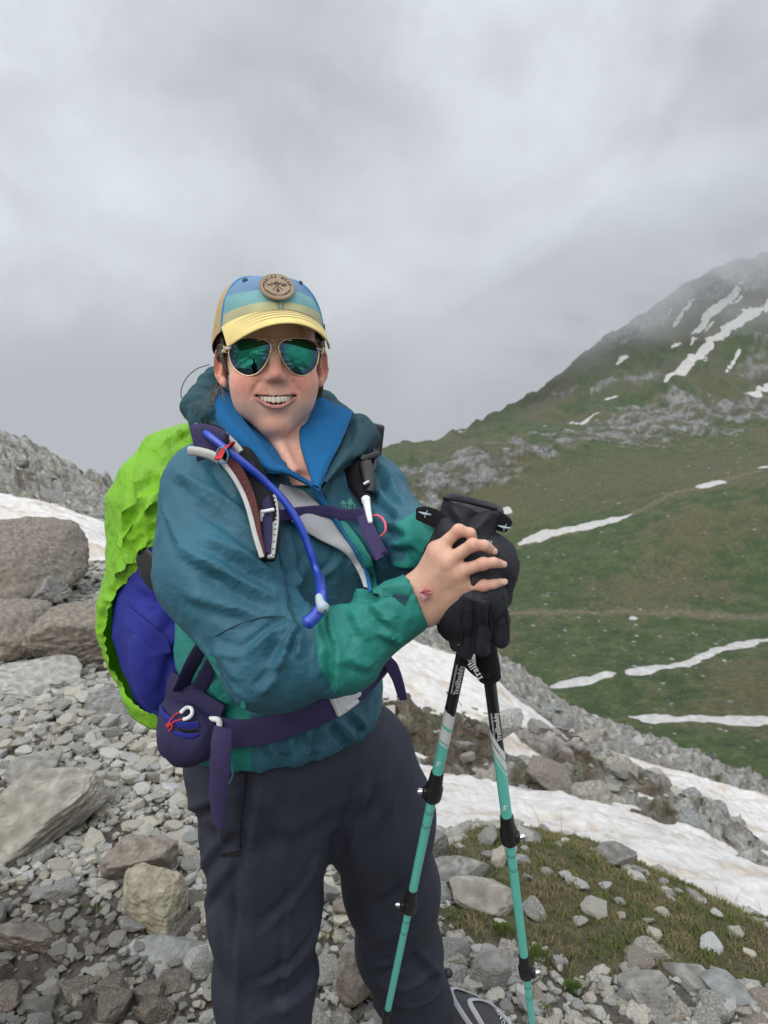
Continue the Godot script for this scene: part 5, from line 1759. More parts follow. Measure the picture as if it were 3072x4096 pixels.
	place("hood", hb, M.shell_dark, who)

func trousers(who: Node3D):
	var f := Field.new()
	f.stack([[Vector3(-0.1826, 0.9824, -1.3076), .165, .130], [Vector3(-0.1863, 0.9256, -1.3128), .178, .140], [Vector3(-0.1866, 0.8677, -1.3179), .172, .135], [Vector3(-0.1779, 0.8146, -1.3288), .140, .105]], LEFT, FRONT, 2.2, 0)
	f.chain([Vector3(-0.2147, 0.9211, -1.2867), Vector3(-0.215, 0.7693, -1.2954), Vector3(-0.2263, 0.6074, -1.3075), Vector3(-0.2325, 0.4379, -1.3182), Vector3(-0.2433, 0.1231, -1.3338)], [.120, .112, .100, .092, .092], .04)
	f.chain([Vector3(-0.0484, 0.877, -1.3703), Vector3(-0.0134, 0.7412, -1.4022), Vector3(0.0161, 0.537, -1.4576), Vector3(0.0333, 0.3535, -1.5064), Vector3(0.0582, 0.2144, -1.5581)], [.108, .104, .091, .084, .086], .05)
	f.bar(Vector3(0.0582, 0.2144, -1.5581), Vector3(0.0785, 0.1501, -1.5721), .087, .084, .01)
	f.half_space(Vector3(0.0764, 0.1383, -1.57), Vector3(.05, -1, .12).normalized())
	f.bar(Vector3(0.0704, 0.1854, -1.5631), Vector3(0.0904, 0.093, -1.5823), .066, .066, .004, true)
	var b := MB.new()
	f.mesh_into(b, Vector3(-.42, .02, -1.78), Vector3(.32, 1.02, -1.12), 0.0075)
	var S := []
	for s in [
		[Vector3(-0.3217, 0.8929, -1.1751), Vector3(-0.2683, 0.9334, -1.1416), .012, .009], [Vector3(-0.3126, 0.7778, -1.1751), Vector3(-0.2595, 0.8646, -1.1599), .010, .006], [Vector3(-0.3158, 0.6958, -1.1911), Vector3(-0.25, 0.8009, -1.1792), .010, .005], [Vector3(-0.244, 0.756, -1.1814), Vector3(-0.2675, 0.4573, -1.2201), .009, .006],
		[Vector3(-0.1506, 0.7652, -1.1932), Vector3(-0.1833, 0.441, -1.2375), .010, .005], [Vector3(-0.206, 0.9172, -1.1692), Vector3(-0.1471, 0.8453, -1.1768), .018, .005], [Vector3(-0.1125, 0.7764, -1.2154), Vector3(-0.2012, 0.6493, -1.193), .012, .005], [Vector3(-0.1192, 0.615, -1.2479), Vector3(-0.2239, 0.5227, -1.2113), .012, .007],
		[Vector3(-0.1192, 0.5378, -1.2546), Vector3(-0.2132, 0.441, -1.2375), .016, .008], [Vector3(-0.2677, 0.6342, -1.2005), Vector3(-0.2734, 0.4573, -1.2201), .014, .006], [Vector3(-0.2265, 0.7932, -1.1778), Vector3(-0.237, 0.5625, -1.198), .016, .004],
		[Vector3(-0.2028, 0.9502, -1.1547), Vector3(-0.2192, 0.8284, -1.1637), .010, .006], [Vector3(-0.2646, 0.9628, -1.1468), Vector3(-0.2616, 0.8208, -1.1624), .010, .006], [Vector3(-0.1449, 0.9398, -1.1732), Vector3(-0.1639, 0.7932, -1.1778), .018, .004],
		[Vector3(0.0264, 0.9112, -1.3408), Vector3(-0.0261, 0.74, -1.341), .018, .007], [Vector3(-0.0338, 0.8703, -1.3132), Vector3(-0.0619, 0.6903, -1.3424), .016, .008], [Vector3(0.0092, 0.8377, -1.3379), Vector3(0.0189, 0.6142, -1.3798), .014, .006], [Vector3(-0.0508, 0.5462, -1.3881), Vector3(0.0649, 0.6777, -1.391), .012, .005],
		[Vector3(-0.0378, 0.4436, -1.4106), Vector3(0.0761, 0.5698, -1.4126), .011, .005], [Vector3(-0.0336, 0.3738, -1.4288), Vector3(0.0687, 0.4218, -1.4372), .014, .007], [Vector3(-0.0095, 0.3042, -1.4571), Vector3(0.1117, 0.3284, -1.4817), .012, .009], [Vector3(0.0107, 0.2507, -1.4782), Vector3(0.1284, 0.2729, -1.4922), .012, .010], [Vector3(0.0696, 0.3975, -1.4533), Vector3(0.1233, 0.2931, -1.4958), .012, .007]]:
		S.append([settle(f, s[0], 0.0), settle(f, s[1], 0.0), s[2], s[3] * 1.2])
	fold(b, S, 0.0025, Vector3(10, 2.0, 10))
	var t := place("trousers", b, M.trousers, who)
	# pocket opening, its zip end and a side seam
	for s in [[Vector3(-0.2238, 0.965, -1.1573), Vector3(-0.2287, 0.9226, -1.16), Vector3(-0.2366, 0.8721, -1.1612), Vector3(-0.2392, 0.8269, -1.1634)], [Vector3(-0.2745, 0.8102, -1.1706), Vector3(-0.2564, 0.8155, -1.1665), Vector3(-0.2402, 0.8193, -1.1672)], [Vector3(-0.2729, 0.8071, -1.1701), Vector3(-0.2548, 0.8109, -1.1657), Vector3(-0.2394, 0.8132, -1.1661)]]:
		var q := MB.new()
		q.tube(settled(f, s, 0.002), 0.0016, 6, 4)
		place("seam", q, M.black_cloth, t)
	var sn := MB.new()
	var sp := settle(f, Vector3(0.14, 0.3164, -1.4796), .002)
	sn.ball(sp, Vector3(.011, .011, .004), Basis.looking_at(-(Vector3(0, 1.6, 0) - sp).normalized()), 14, 8)
	place("snap_button", sn, M.black_plastic, t)
	var cord := MB.new()
	cord.tube([Vector3(-0.238, 1.0047, -1.1135), Vector3(-0.2378, 0.9839, -1.12), Vector3(-0.2449, 0.9658, -1.127), Vector3(-0.2543, 0.9533, -1.135)], .0012, 6, 4)
	place("drawcord", cord, M.zip_teal, t)

func shoe(who: Node3D):
	var heel := Vector3(0.0723, 0.055, -1.678)
	var toe := Vector3(0.224, 0.05, -1.6113)
	var d := (toe - heel)
	d.y = 0
	d = d.normalized()
	var s := d.cross(Vector3.UP)
	var base := heel
	var f := Field.new()
	f.chain([base + Vector3(0, .01, 0), base + d * .10 + Vector3(0, .006, 0), base + d * .17, base + d * .235 - Vector3(0, .006, 0)], [.042, .046, .048, .036], .02)
	f.bar(base + Vector3(0, .04, 0) + d * .02, base + Vector3(0, .12, 0) + d * .01, .045, .05, .03)
	f.bar(base + d * .09 + Vector3(0, .04, 0), base + d * .15 + Vector3(0, .015, 0), .035, .036, .03)
	f.half_space(Vector3(base.x, base.y - .035, base.z), Vector3.DOWN)
	var b := MB.new()
	f.mesh_into(b, base - Vector3(.12, .08, .15), base + Vector3(.34, .2, .25), .006)
	var sh := place("shoe", b, M.shoe, who)
	# rubber ice-cleat harness over the shoe, with chains under and across
	var har := MB.new()
	var on := func(p: Vector3, off: float) -> Vector3:
		for k in 30:
			p -= f.grad(p) * (f.at(p) - off) * 0.8
		return p
	var rim := []
	for k in 25:
		var a: float = TAU * k / 24.0
		rim.append(on.call(base + d * (.115 + .135 * cos(a)) + s * .05 * sin(a) + Vector3(0, .012 + .03 * maxf(cos(a), 0.0), 0), .003))
	har.tube(rim, .0055, 8, 2, false)
	for q in [[.10, .19], [.15, .225], [.06, .10]]:
		var band := []
		for k in 9:
			var x := (k / 8.0 - 0.5) * 2.0
			band.append(on.call(base + d * lerpf(q[1], q[0], 1.0 - x * x) + s * .05 * x + Vector3(0, .06 * (1.0 - x * x) + .02, 0), .003))
		har.ribbon(band, [Vector3(d)], .012, .004, 3)
	place("cleat_harness", har, M.rubber_grey, sh)
	var ch := MB.new()
	for w in 2:
		for k in 12:
			var p: Vector3 = on.call(base + d * (.225 + .02 * sin(k * .5) + .012 * w) + s * (.055 - .009 * k) * (1.0 if w == 0 else .8) + Vector3(0, .03 - .03 * w, 0), .005)
			var ring_ := []
			var a1 := s if k % 2 == 0 else Vector3.UP
			for m in 9:
				var a := TAU * m / 8.0
				ring_.append(p + s * cos(a) * .0065 + (d if k % 2 == 0 else Vector3.UP) * sin(a) * .0036)
			ch.tube(ring_, .0011, 5, 2, false)
	place("cleat_chain", ch, M.steel, sh)

func hair(who: Node3D):
	var b := MB.new()
	var light := MB.new()
	rng.seed = 91
	# combed back over the temple and ear, and down behind the neck
	for k in 260:
		var s := -1.0 if k % 4 != 0 else 1.0
		var y := rng.randf_range(.012, .062)
		var start := hp((.078 + rng.randf() * .004) * s, y, .046 - rng.randf() * .05)
		var mid := hp((.089 + rng.randf() * .003) * s, y - .006 + rng.randf() * .01, -.012 - rng.randf() * .03)
		var back := hp((.080 + rng.randf() * .010) * s, -.02 - rng.randf() * .04, -.060 - rng.randf() * .02)
		var end := hp((.045 + rng.randf() * .03) * s, -.075 - rng.randf() * .03, -.055 - rng.randf() * .03)
		(b if k % 3 else light).tube([start, mid, back, end], [.0009, .0011, .0010, .0006], 4, 4, false)
	# frizz by the near ear and the nape
	for k in 150:
		var p := hp(-.084 - rng.randf() * .014, -.030 - rng.randf() * .055, -.030 + rng.randf() * .03)
		var pts := [p]
		var dir := Vector3(rng.randf_range(-.6, .35), rng.randf_range(-.9, -.1), rng.randf_range(-.3, .8)).normalized()
		for m in 4:
			dir = (dir + Vector3(rng.randf_range(-.5, .5), rng.randf_range(-.6, .4), rng.randf_range(-.5, .5))).normalized()
			p += dir * rng.randf_range(.008, .016)
			pts.append(p)
		(b if k % 2 else light).tube(pts, [.0006, .0005, .0004, .0003], 3, 3, false)
	var f := Field.new()
	f.ball(hp(-.003, .030, -.020), Vector3(.088, .075, .098), HEAD.basis, 0)
	f.chain([hp(0, -.01, -.10), hp(-.02, -.05, -.105), hp(-.035, -.10, -.09)], [.04, .036, .02], .03)
	f.half_space(hp(0, .018, .022), HEAD.basis * Vector3(0, -.75, 1).normalized())
	f.mesh_into(b, HEAD.origin - Vector3(.13, .15, .18), HEAD.origin + Vector3(.13, .14, .1), .005)
	var h := place("hair", b, M.hair, who)
	place("strands", light, M.hair_light, h)

# ---- striped trucker cap

var CAP := HEAD * Transform3D(Basis(Vector3.UP, 0.13), Vector3.ZERO)

# A point of the cap's crown: a is the angle round the head from the forehead, v runs from the sweatband (0) to the button (1).
func crown(a: float, v: float, off := 0.0) -> Vector3:
	var y0 := .034 + (.042 if cos(a) > 0.0 else .04) * cos(a)
	var t := v * PI * 0.5
	var top := .146
	var flat := pow(cos(t), 0.6)
	var y := y0 + (top - y0) * pow(sin(t), 1.0)
	var rz := (.104 if cos(a) > 0.0 else .108)
	var p := Vector3(-.004 + (.0935 + off) * sin(a) * flat, y + off * sin(t), -.008 + (rz + off) * cos(a) * flat - .008 * v)
	return CAP * p

func crown_sheet(a0: float, a1: float, v0: float, v1: float, na: int, nv: int) -> MB:
	var b := MB.new()
	for side in 2:
		var rows := []
		for r in nv + 1:
			var v := lerpf(v0, v1, float(r) / nv)
			var row := PackedVector3Array()
			for k in na + 1:
				var a := lerpf(a0, a1, float(k) / na)
				var f := CAP.affine_inverse() * crown(a, v)
				var dent := soft.get_noise_3d(f.x * 14.0, f.y * 14.0, f.z * 14.0) * .0035
				row.append(crown(a, v, dent - .0018 * side))
			rows.append(row)
		b.grid(rows, false, side == 0)
	return b

func cap():
	var c := thing("cap", "faded striped trucker cap with yellow brim and round leather patch on her head", "cap", CAP.origin + Vector3(0, .05, 0))
	var lo := deg_to_rad(-63)
	var hi := deg_to_rad(66)
	place("sage_stripe", crown_sheet(lo, hi, 0.0, 0.17, 44, 8), M.cap_sage, c)
	place("teal_stripe", crown_sheet(lo, hi, 0.17, 0.38, 44, 8), M.cap_teal, c)
	place("blue_stripe", crown_sheet(lo, hi, 0.38, 1.0, 44, 16), M.cap_blue, c)
	place("mesh_panel", crown_sheet(hi, TAU + lo, 0.0, 1.0, 70, 22), M.cap_mesh, c)
	for a in [lo, hi]:
		var p := []
		for k in 12: p.append(crown(a, k / 12.0, .0))
		var t := MB.new()
		t.tube(p, .0022, 8, 3)
		place("seam", t, M.thread_blue, c)
	for q in [-.035, .035, -.012, .012]:
		var p := []
		for k in 14: p.append(crown(.03 + q * (1.0 - .35 * k / 14.0), k / 14.0, .0008))
		var t := MB.new()
		t.tube(p, .0007, 5, 2)
		place("seam", t, M.thread_blue if absf(q) > .02 else M.cap_sage, c)
	var bt := MB.new()
	bt.ball(CAP * Vector3(-.004, .1465, -.016), Vector3(.008, .003, .008), CAP.basis)
	place("button", bt, M.cap_blue, c)
	for a in [-.72, .80]:
		var e := MB.new()
		e.ball(crown(a, .62, .0006), Vector3(.0055, .0045, .003), CAP.basis * Basis(Vector3.UP, a), 12, 6)
		place("eyelet", e, M.thread, c)
	# brim
	var tops := []
	var pts := []
	var ns := 12
	var nu := 44
	for s in ns + 1:
		var row := PackedVector3Array()
		for k in nu + 1: row.append(brim_point((float(k) / nu - 0.5) * 2.0, float(s) / ns, 0.0))
		pts.append(row)
	var b := MB.new()
	b.grid(pts, false, true)
	b.normals()
	var loop := []
	for s in ns + 1:
		var row := PackedVector3Array()
		for k in nu + 1: row.append(pts[s][k] + b.n[s * (nu + 1) + k] * .0017)
		loop.append(row)
	var tip := PackedVector3Array()
	for k in nu + 1: tip.append(pts[ns][k] + (pts[ns][k] - pts[ns - 1][k]).normalized() * .0018)
	loop.append(tip)
	for s in range(ns, -1, -1):
		var row := PackedVector3Array()
		for k in nu + 1: row.append(pts[s][k] - b.n[s * (nu + 1) + k] * .0017)
		loop.append(row)
	var m := MB.new()
	m.grid(loop, false, true)
	var br := place("brim", m, M.cap_yellow, c)
	for r in 5:
		var t := MB.new()
		for k in 46:
			var u := (k / 46.0 - 0.5) * 1.86
			var s := 0.42 + r * 0.105
			t.tube([brim_point(u, s, .0024), brim_point(u + .014, s, .0026), brim_point(u + .027, s, .0024)], .0005, 4, 1)
		place("stitching", t, M.thread, br)
	# leather patch
	var at := crown(.0, .40, .0025)
	var n := (crown(.0, .40, .01) - crown(.0, .40, 0.0)).normalized()
	var tang := (crown(.0, .46) - crown(.0, .34)).normalized()
	var rt := tang.cross(crown(.0, .40, .01) - CAP * Vector3(0, .1, 0)).normalized()
	n = rt.cross(tang).normalized()
	if n.z < 0: n = -n
	rt = tang.cross(n).normalized()
	var fr := Basis(rt, tang, n)
	var disc := MB.new()
	var ring0 := MB.ring(at, rt, tang, .0282, .0282, 40)
	disc.plate(ring0, n, .003, .0008)
	var patch := place("patch", disc, M.leather, c)
	var stitch := MB.new()
	for k in 44:
		var a0 := TAU * k / 44.0
		var a1 := a0 + .085
		stitch.tube([at + n * .0017 + (rt * cos(a0) + tang * sin(a0)) * .0264, at + n * .0017 + (rt * cos(a1) + tang * sin(a1)) * .0264], .0003, 4, 1)
	place("stitching", stitch, M.thread, patch)
	var font := SystemFont.new()
	font.font_names = PackedStringArray(["Droid Sans"])
	font.font_weight = 700
	for word in [["EAGLES MERE", .0205, 1.0], ["PENNSYLVANIA", .0205, -1.0]]:
		var text: String = word[0]
		for k in text.length():
			if text[k] == " ": continue
			var f := (k - (text.length() - 1) * 0.5) * (0.285 if word[2] > 0 else 0.185)
			var t := TextMesh.new()
			t.text = text[k]
			t.font = font
			t.font_size = 32
			t.pixel_size = 0.000205 if word[2] > 0 else .00016
			t.depth = 0.0004
			var a: float = (PI * 0.5 - f) if word[2] > 0 else (-PI * 0.5 + f)
			var turn: float = a - PI * 0.5 if word[2] > 0 else a + PI * 0.5
			var l := put("letter", t, M.ink, patch)
			set_world(l, Transform3D(fr * Basis(Vector3.BACK, turn), at + n * .0019 + (rt * cos(a) + tang * sin(a)) * word[1]))
	var pic := MB.new()
	var flat := func(x: float, y: float) -> Vector3: return at + n * .0019 + rt * x * .001 + tang * y * .001
	for l in [[-8, -8, 8, 8], [-8, 8, 8, -8], [-15, 1, -7, 5], [-15, 5, -7, 0]]:
		pic.tube([flat.call(l[0], l[1]), flat.call(l[2], l[3])], .0005, 4, 1)
	for r in 3:
		var p := []
		for k in 9: p.append(flat.call(7 + k, 4.5 - r * 2.2 + (0.6 if k % 2 else -0.6)))
		pic.tube(p, .0004, 4, 2)
	pic.tri(flat.call(-1, 12), flat.call(-4.5, 6), flat.call(-1, 6))
	pic.tri(flat.call(0, 12), flat.call(0, 6), flat.call(4.5, 6))
	pic.tube([flat.call(-5, 4.8), flat.call(5, 4.8)], .0006, 4, 1)
	for r in 3: pic.tri(flat.call(0, -3.5 - r * 2.2), flat.call(-2 - r, -7.5 - r * 2.2), flat.call(2 + r, -7.5 - r * 2.2))
	pic.tube([flat.call(0, -12), flat.call(0, -14)], .0005, 4, 1)
	for s in [-1.0, 1.0]:
		var p := []
		for k in 8:
			var a: float = (PI if s < 0 else 0.0) + (k / 7.0 - 0.5) * 0.95 - s * .2
			p.append(flat.call(cos(a) * 21.5, sin(a) * 21.5))
		pic.tube(p, .0006, 4, 2)
	place("emblem", pic, M.ink, patch)

# A point of the brim: u across (-1..1), s from the crown seam (0) to the edge (1).
func brim_point(u: float, s: float, up: float) -> Vector3:
	var a := u * deg_to_rad(61)
	var seam := CAP.affine_inverse() * crown(a, 0.02, .0015)
	var w := sqrt(maxf(1.0 - u * u * 0.93, 0.0))
	var edge := Vector3(u * .081 - .004, .0545 - .028 * u * u - .003 * u * u * u * u, .062 + .110 * w)
	var p := seam.lerp(edge, s)
	p.y += .008 * sin(s * PI) * w + up
	return CAP * p

# ---- mirrored aviator sunglasses

func sunglasses():
	var g := thing("sunglasses", "gold-rimmed aviator sunglasses with green mirror lenses on her face", "sunglasses", hp(0, .012, .1))
	var shape := [Vector2(-.027, .0185), Vector2(-.012, .0245), Vector2(.008, .0255), Vector2(.025, .0205), Vector2(.0315, .008), Vector2(.0300, -.007), Vector2(.0225, -.0205), Vector2(.008, -.0290), Vector2(-.007, -.0270), Vector2(-.0185, -.0165), Vector2(-.0265, -.002), Vector2(-.0295, .011)]
	var edge_of := func(side: float) -> Array:
		var o := []
		for k in 48:
			var f := k / 48.0 * shape.size()
			var q := int(f)
			var n := shape.size()
			o.append(shape[q].cubic_interpolate(shape[(q + 1) % n], shape[(q - 1 + n) % n], shape[(q + 2) % n], f - q) * Vector2(side, 1))
		return o
	var face := func(x: float, y: float) -> Vector3:
		var R := .115
		return hp(x, y, .099 + sqrt(R * R - x * x * 0.9 - (y - .01) * (y - .01) * 0.6) - R)
	for side in [-1.0, 1.0]:
		var outline: Array = edge_of.call(side)
		var cx: float = .0375 * side
		var rows := []
		for r in 9:
			var row := PackedVector3Array()
			for q in outline: row.append(face.call(cx + 1.06 * q.x * maxf(r / 8.0, .01), .0115 + 1.06 * q.y * maxf(r / 8.0, .01)))
			rows.append(row)
		var b := MB.new()
		b.grid(rows, true, side < 0)
		for r in 9:      # the mirror coating runs from green in the middle to violet at the rim
			for q in outline: b.c.append(Color(.032, .27, .195).lerp(Color(.075, .085, .16), smoothstep(.45, 1.0, r / 8.0)))
		var lens := place("lens", b, M.mirror, g)
		var loop := []
		for k in 49:
			var q: Vector2 = outline[k % 48]
			loop.append(face.call(cx + q.x * 1.07, .0115 + q.y * 1.07))
		var t := MB.new()
		t.tube(loop, .0012, 8, 1, false)
		place("rim", t, M.gold, g)
		var arm := MB.new()
		arm.tube([face.call(cx + .031 * side, .024), hp(.0765 * side, .0225, .070), hp(.0815 * side, .020, .03), hp(.084 * side, .012, -.012)], [.0022, .0026, .0024, .002], 8, 5)
		place("temple_arm", arm, M.white_plastic, g)
		var hinge := MB.new()
		hinge.block(hp(.0755 * side, .022, .072), Vector3(.004, .011, .011), HEAD.basis * Basis(Vector3.UP, 0.9 * side), .001)
		place("hinge", hinge, M.gold, g)
	var br := MB.new()
	br.tube([face.call(-.0265, .0345), face.call(-.012, .0365), face.call(.012, .0365), face.call(.0265, .0345)], .0011, 8, 5)
	br.tube([face.call(-.0095, .016), face.call(-.004, .0205), face.call(.004, .0205), face.call(.0095, .016)], .0011, 8, 5)
	place("bridge", br, M.gold, g)

# ---- the backpack under its rain cover

func backpack():
	var pk := thing("backpack", "blue hiking backpack under a lime green rain cover with purple straps", "backpack", Vector3(-0.3968, 1.0781, -1.4311))
	var jf := jacket_field
	var back := -FRONT
	# the bag
	var keys := []
	var cover := []
	for r in [[903, 432, 22, 1.44], [925, 420, 62, 1.455], [960, 408, 100, 1.47], [1010, 399, 132, 1.485], [1070, 393, 148, 1.495], [1150, 390, 146, 1.50], [1225, 388, 146, 1.50], [1300, 384, 158, 1.505], [1350, 382, 158, 1.51], [1410, 385, 146, 1.515], [1470, 390, 126, 1.52], [1525, 398, 112, 1.525], [1552, 402, 70, 1.53], [1562, 402, 30, 1.53]]:
		pass
	var rings := [Vector3(-0.3445, 1.5232, -1.4487), Vector3(-0.3586, 1.5034, -1.4604), Vector3(-0.3729, 1.472, -1.4701), Vector3(-0.3848, 1.4266, -1.4773), Vector3(-0.3928, 1.3723, -1.4779), Vector3(-0.3968, 1.3004, -1.4703), Vector3(-0.3986, 1.2337, -1.4586), Vector3(-0.4036, 1.1656, -1.4516), Vector3(-0.4067, 1.1194, -1.4486), Vector3(-0.4053, 1.0639, -1.4438), Vector3(-0.4021, 1.0081, -1.4391), Vector3(-0.3961, 0.9564, -1.435), Vector3(-0.3937, 0.9298, -1.4354), Vector3(-0.3937, 0.9208, -1.4338)]
	var half := [.020, .056, .090, .119, .134, .132, .132, .143, .143, .133, .115, .102, .064, .027]
	for k in rings.size():
		cover.append([rings[k], half[k], half[k]])
		if k > 4: keys.append([rings[k] + FRONT * .028 + Vector3(0, .004, 0), half[k] * .86, half[k] * .86])
	var f := Field.new()
	f.stack(cover, LEFT, FRONT, 2.6, 0)
	var b := MB.new()
	f.mesh_into(b, Vector3(-0.4139, 0.9044, -1.431) + Vector3(-.19, -.02, -.2), Vector3(-0.3774, 1.5421, -1.4723) + Vector3(.19, .03, .2), .0052)
	var centre := Vector3(-0.3981, 1.1656, -1.4516)
	# where the gathered edge runs: how far forward the cover reaches at each height
	var ys := [Vector3(-0.3619, 1.5278, -1.4089).y, Vector3(-0.3619, 1.42, -1.3899).y, Vector3(-0.4209, 1.3204, -1.3723).y, Vector3(-0.4293, 1.2789, -1.365).y, Vector3(-0.4588, 1.2042, -1.3518).y, Vector3(-0.4732, 1.1461, -1.3416).y, Vector3(-0.4774, 1.0714, -1.3284).y, Vector3(-0.4673, 1.0133, -1.3182).y, Vector3(-0.4462, 0.9967, -1.3152).y, Vector3(-0.4125, 0.976, -1.3116).y]
	var fs := [.30, .22, .090, .060, -.005, -.035, -.040, -.020, .03, .30]
	var lip := func(p: Vector3) -> float:
		var k := 0
		while k < ys.size() - 2 and p.y < ys[k + 1]: k += 1
		var t := clampf((ys[k] - p.y) / (ys[k] - ys[k + 1]), 0.0, 1.0)
		t = t * t * (3.0 - 2.0 * t)
		return lerpf(fs[k], fs[k + 1], t) - (p - centre).dot(FRONT) + soft.get_noise_3d(p.x * 22.0, p.y * 30.0, p.z * 22.0) * .007
	# creases of the thin nylon, and gathers along the elastic
	var S := []
	for s in [[Vector3(-0.3475, 1.4493, -1.3544), Vector3(-0.4334, 1.3445, -1.3359), .020, .018], [Vector3(-0.3418, 1.4815, -1.3601), Vector3(-0.3571, 1.4024, -1.336), .016, .014], [Vector3(-0.4149, 1.5084, -1.3851), Vector3(-0.4334, 1.3767, -1.3416), .016, .012], [Vector3(-0.4782, 1.3453, -1.3767), Vector3(-0.4089, 1.4009, -1.3459), .016, .012],
		[Vector3(-0.4876, 1.31, -1.3806), Vector3(-0.4564, 1.2671, -1.3426), .014, .013], [Vector3(-0.4334, 1.3687, -1.3402), Vector3(-0.4681, 1.2977, -1.3581), .012, .012], [Vector3(-0.4996, 1.2322, -1.3771), Vector3(-0.4398, 1.2753, -1.344), .014, .010], [Vector3(-0.5143, 1.1872, -1.3793), Vector3(-0.4732, 1.171, -1.346), .014, .010],
		[Vector3(-0.5194, 1.1449, -1.3718), Vector3(-0.4782, 1.2042, -1.3518), .012, .009], [Vector3(-0.5109, 1.099, -1.3739), Vector3(-0.485, 1.0807, -1.3503), .012, .008], [Vector3(-0.4156, 1.3624, -1.3289), Vector3(-0.3908, 1.388, -1.3233), .010, .010], [Vector3(-0.3954, 1.4807, -1.3701), Vector3(-0.3557, 1.5098, -1.3651), .014, .008], [Vector3(-0.4171, 1.3122, -1.3302), Vector3(-0.4449, 1.2858, -1.3357), .010, .010], [Vector3(-0.4007, 1.4412, -1.353), Vector3(-0.3706, 1.38, -1.3219), .014, .010]]:
		S.append([settle(f, s[0], 0.0), settle(f, s[1], 0.0), s[2] * .8, s[3]])
	fold(b, S, .006, Vector3(5, 4, 5))
	var crumple := FastNoiseLite.new()
	crumple.seed = 12
	crumple.noise_type = FastNoiseLite.TYPE_CELLULAR
	crumple.cellular_return_type = FastNoiseLite.RETURN_DISTANCE2_SUB
	crumple.frequency = 1.0
	crumple.fractal_type = FastNoiseLite.FRACTAL_NONE
	b.normals()
	for k in b.v.size():
		var p := b.v[k]
		var e: float = lip.call(p)
		var g := smoothstep(.055, .0, absf(e))
		var wave := ridge.get_noise_3d(p.x * 14.0, p.y * 30.0, p.z * 14.0)
		var flat := ridge.get_noise_3d(p.x * 16.0 + 4.0, p.y * 12.0, p.z * 16.0)
		b.v[k] = p + b.n[k] * (g * (wave * .007 - .003) + flat * .0015 + crumple.get_noise_3d(p.x * 13.0, p.y * 9.0, p.z * 13.0) * .0038 + crumple.get_noise_3d(p.x * 34.0, p.y * 24.0, p.z * 34.0) * .0028 - smoothstep(.03, .0, e) * .006)
	var parts := cut(b, lip)
	var rc := MB.new()
	rc.add(parts[0])
	rc.normals()
	place("rain_cover", rc, M.lime, pk)
	var g2 := Field.new()
	g2.stack(keys, LEFT, FRONT, 2.8, 0)
	g2.ball(Vector3(-0.3966, 1.1026, -1.2933), Vector3(.05, .085, .045), Basis(Vector3.UP, 0.75), .05)
	var bag := MB.new()
	g2.mesh_into(bag, Vector3(-0.4139, 0.9135, -1.4326) + Vector3(-.17, 0, -.19), Vector3(-0.3774, 1.4988, -1.4647) + Vector3(.2, .03, .22), .0072)
	fold(bag, [[settle(g2, Vector3(-0.3568, 1.2017, -1.3311), 0), settle(g2, Vector3(-0.4149, 1.1771, -1.3267), 0), .012, .007], [settle(g2, Vector3(-0.3609, 1.1608, -1.3238), 0), settle(g2, Vector3(-0.4007, 1.1107, -1.2947), 0), .012, .007], [settle(g2, Vector3(-0.4462, 1.2291, -1.3562), 0), settle(g2, Vector3(-0.3928, 1.207, -1.3422), 0), .012, .006], [settle(g2, Vector3(-0.3639, 1.1107, -1.2947), 0), settle(g2, Vector3(-0.3789, 1.0421, -1.2928), 0), .011, .007]], .004, Vector3(8, 8, 8))
	place("bag", bag, M.pack_blue, pk)
	var wb := MB.new()
	wb.ribbon(settled(g2, [Vector3(-0.4698, 1.171, -1.346), Vector3(-0.4481, 1.1649, -1.3246), Vector3(-0.4212, 1.155, -1.3025), Vector3(-0.3937, 1.1367, -1.2891), Vector3(-0.388, 1.1207, -1.2863)], .004), [Vector3(.35, 1, 0)], [.034, .036, .034, .03], .003, 5)
	place("compression_strap", wb, M.pack_blue, pk)
	var dk := MB.new()
	dk.ribbon(settled(g2, [Vector3(-0.4483, 1.2785, -1.3852), Vector3(-0.4246, 1.2606, -1.3516), Vector3(-0.3995, 1.2411, -1.3279), Vector3(-0.3745, 1.2276, -1.3153)], .006), [Vector3(.8, .8, .2)], [.03, .05, .052, .04], .004, 5)
	place("side_stay", dk, M.black_plastic, pk)
	# shoulder strap over the near shoulder
	var st := MB.new()
	st.ribbon(settled(jf, [Vector3(-0.2893, 1.4948, -1.2507), Vector3(-0.2539, 1.4919, -1.1995), Vector3(-0.225, 1.4773, -1.1664), Vector3(-0.1952, 1.4399, -1.1294), Vector3(-0.1765, 1.3944, -1.1112), Vector3(-0.1717, 1.3609, -1.1053), Vector3(-0.1717, 1.3328, -1.1003)], .012), [Vector3(.75, -.65, 0), Vector3(.8, -.55, 0), Vector3(1, -.2, 0), Vector3(1, 0.1, 0)], [.060, .058, .054, .050, .040, .022], .010, 6, .003)
	var strap := place("shoulder_strap", st, M.black_cloth, pk)
	var pad := MB.new()
	pad.ribbon(settled(jf, [Vector3(-0.3146, 1.4894, -1.2701), Vector3(-0.2907, 1.4949, -1.2406), Vector3(-0.2688, 1.4956, -1.2153), Vector3(-0.2468, 1.4907, -1.1891)], .019), [Vector3(.7, -.7, 0)], [.058, .056, .05, .044], .010, 6, .003)
	place("shoulder_pad", pad, M.pad, strap)
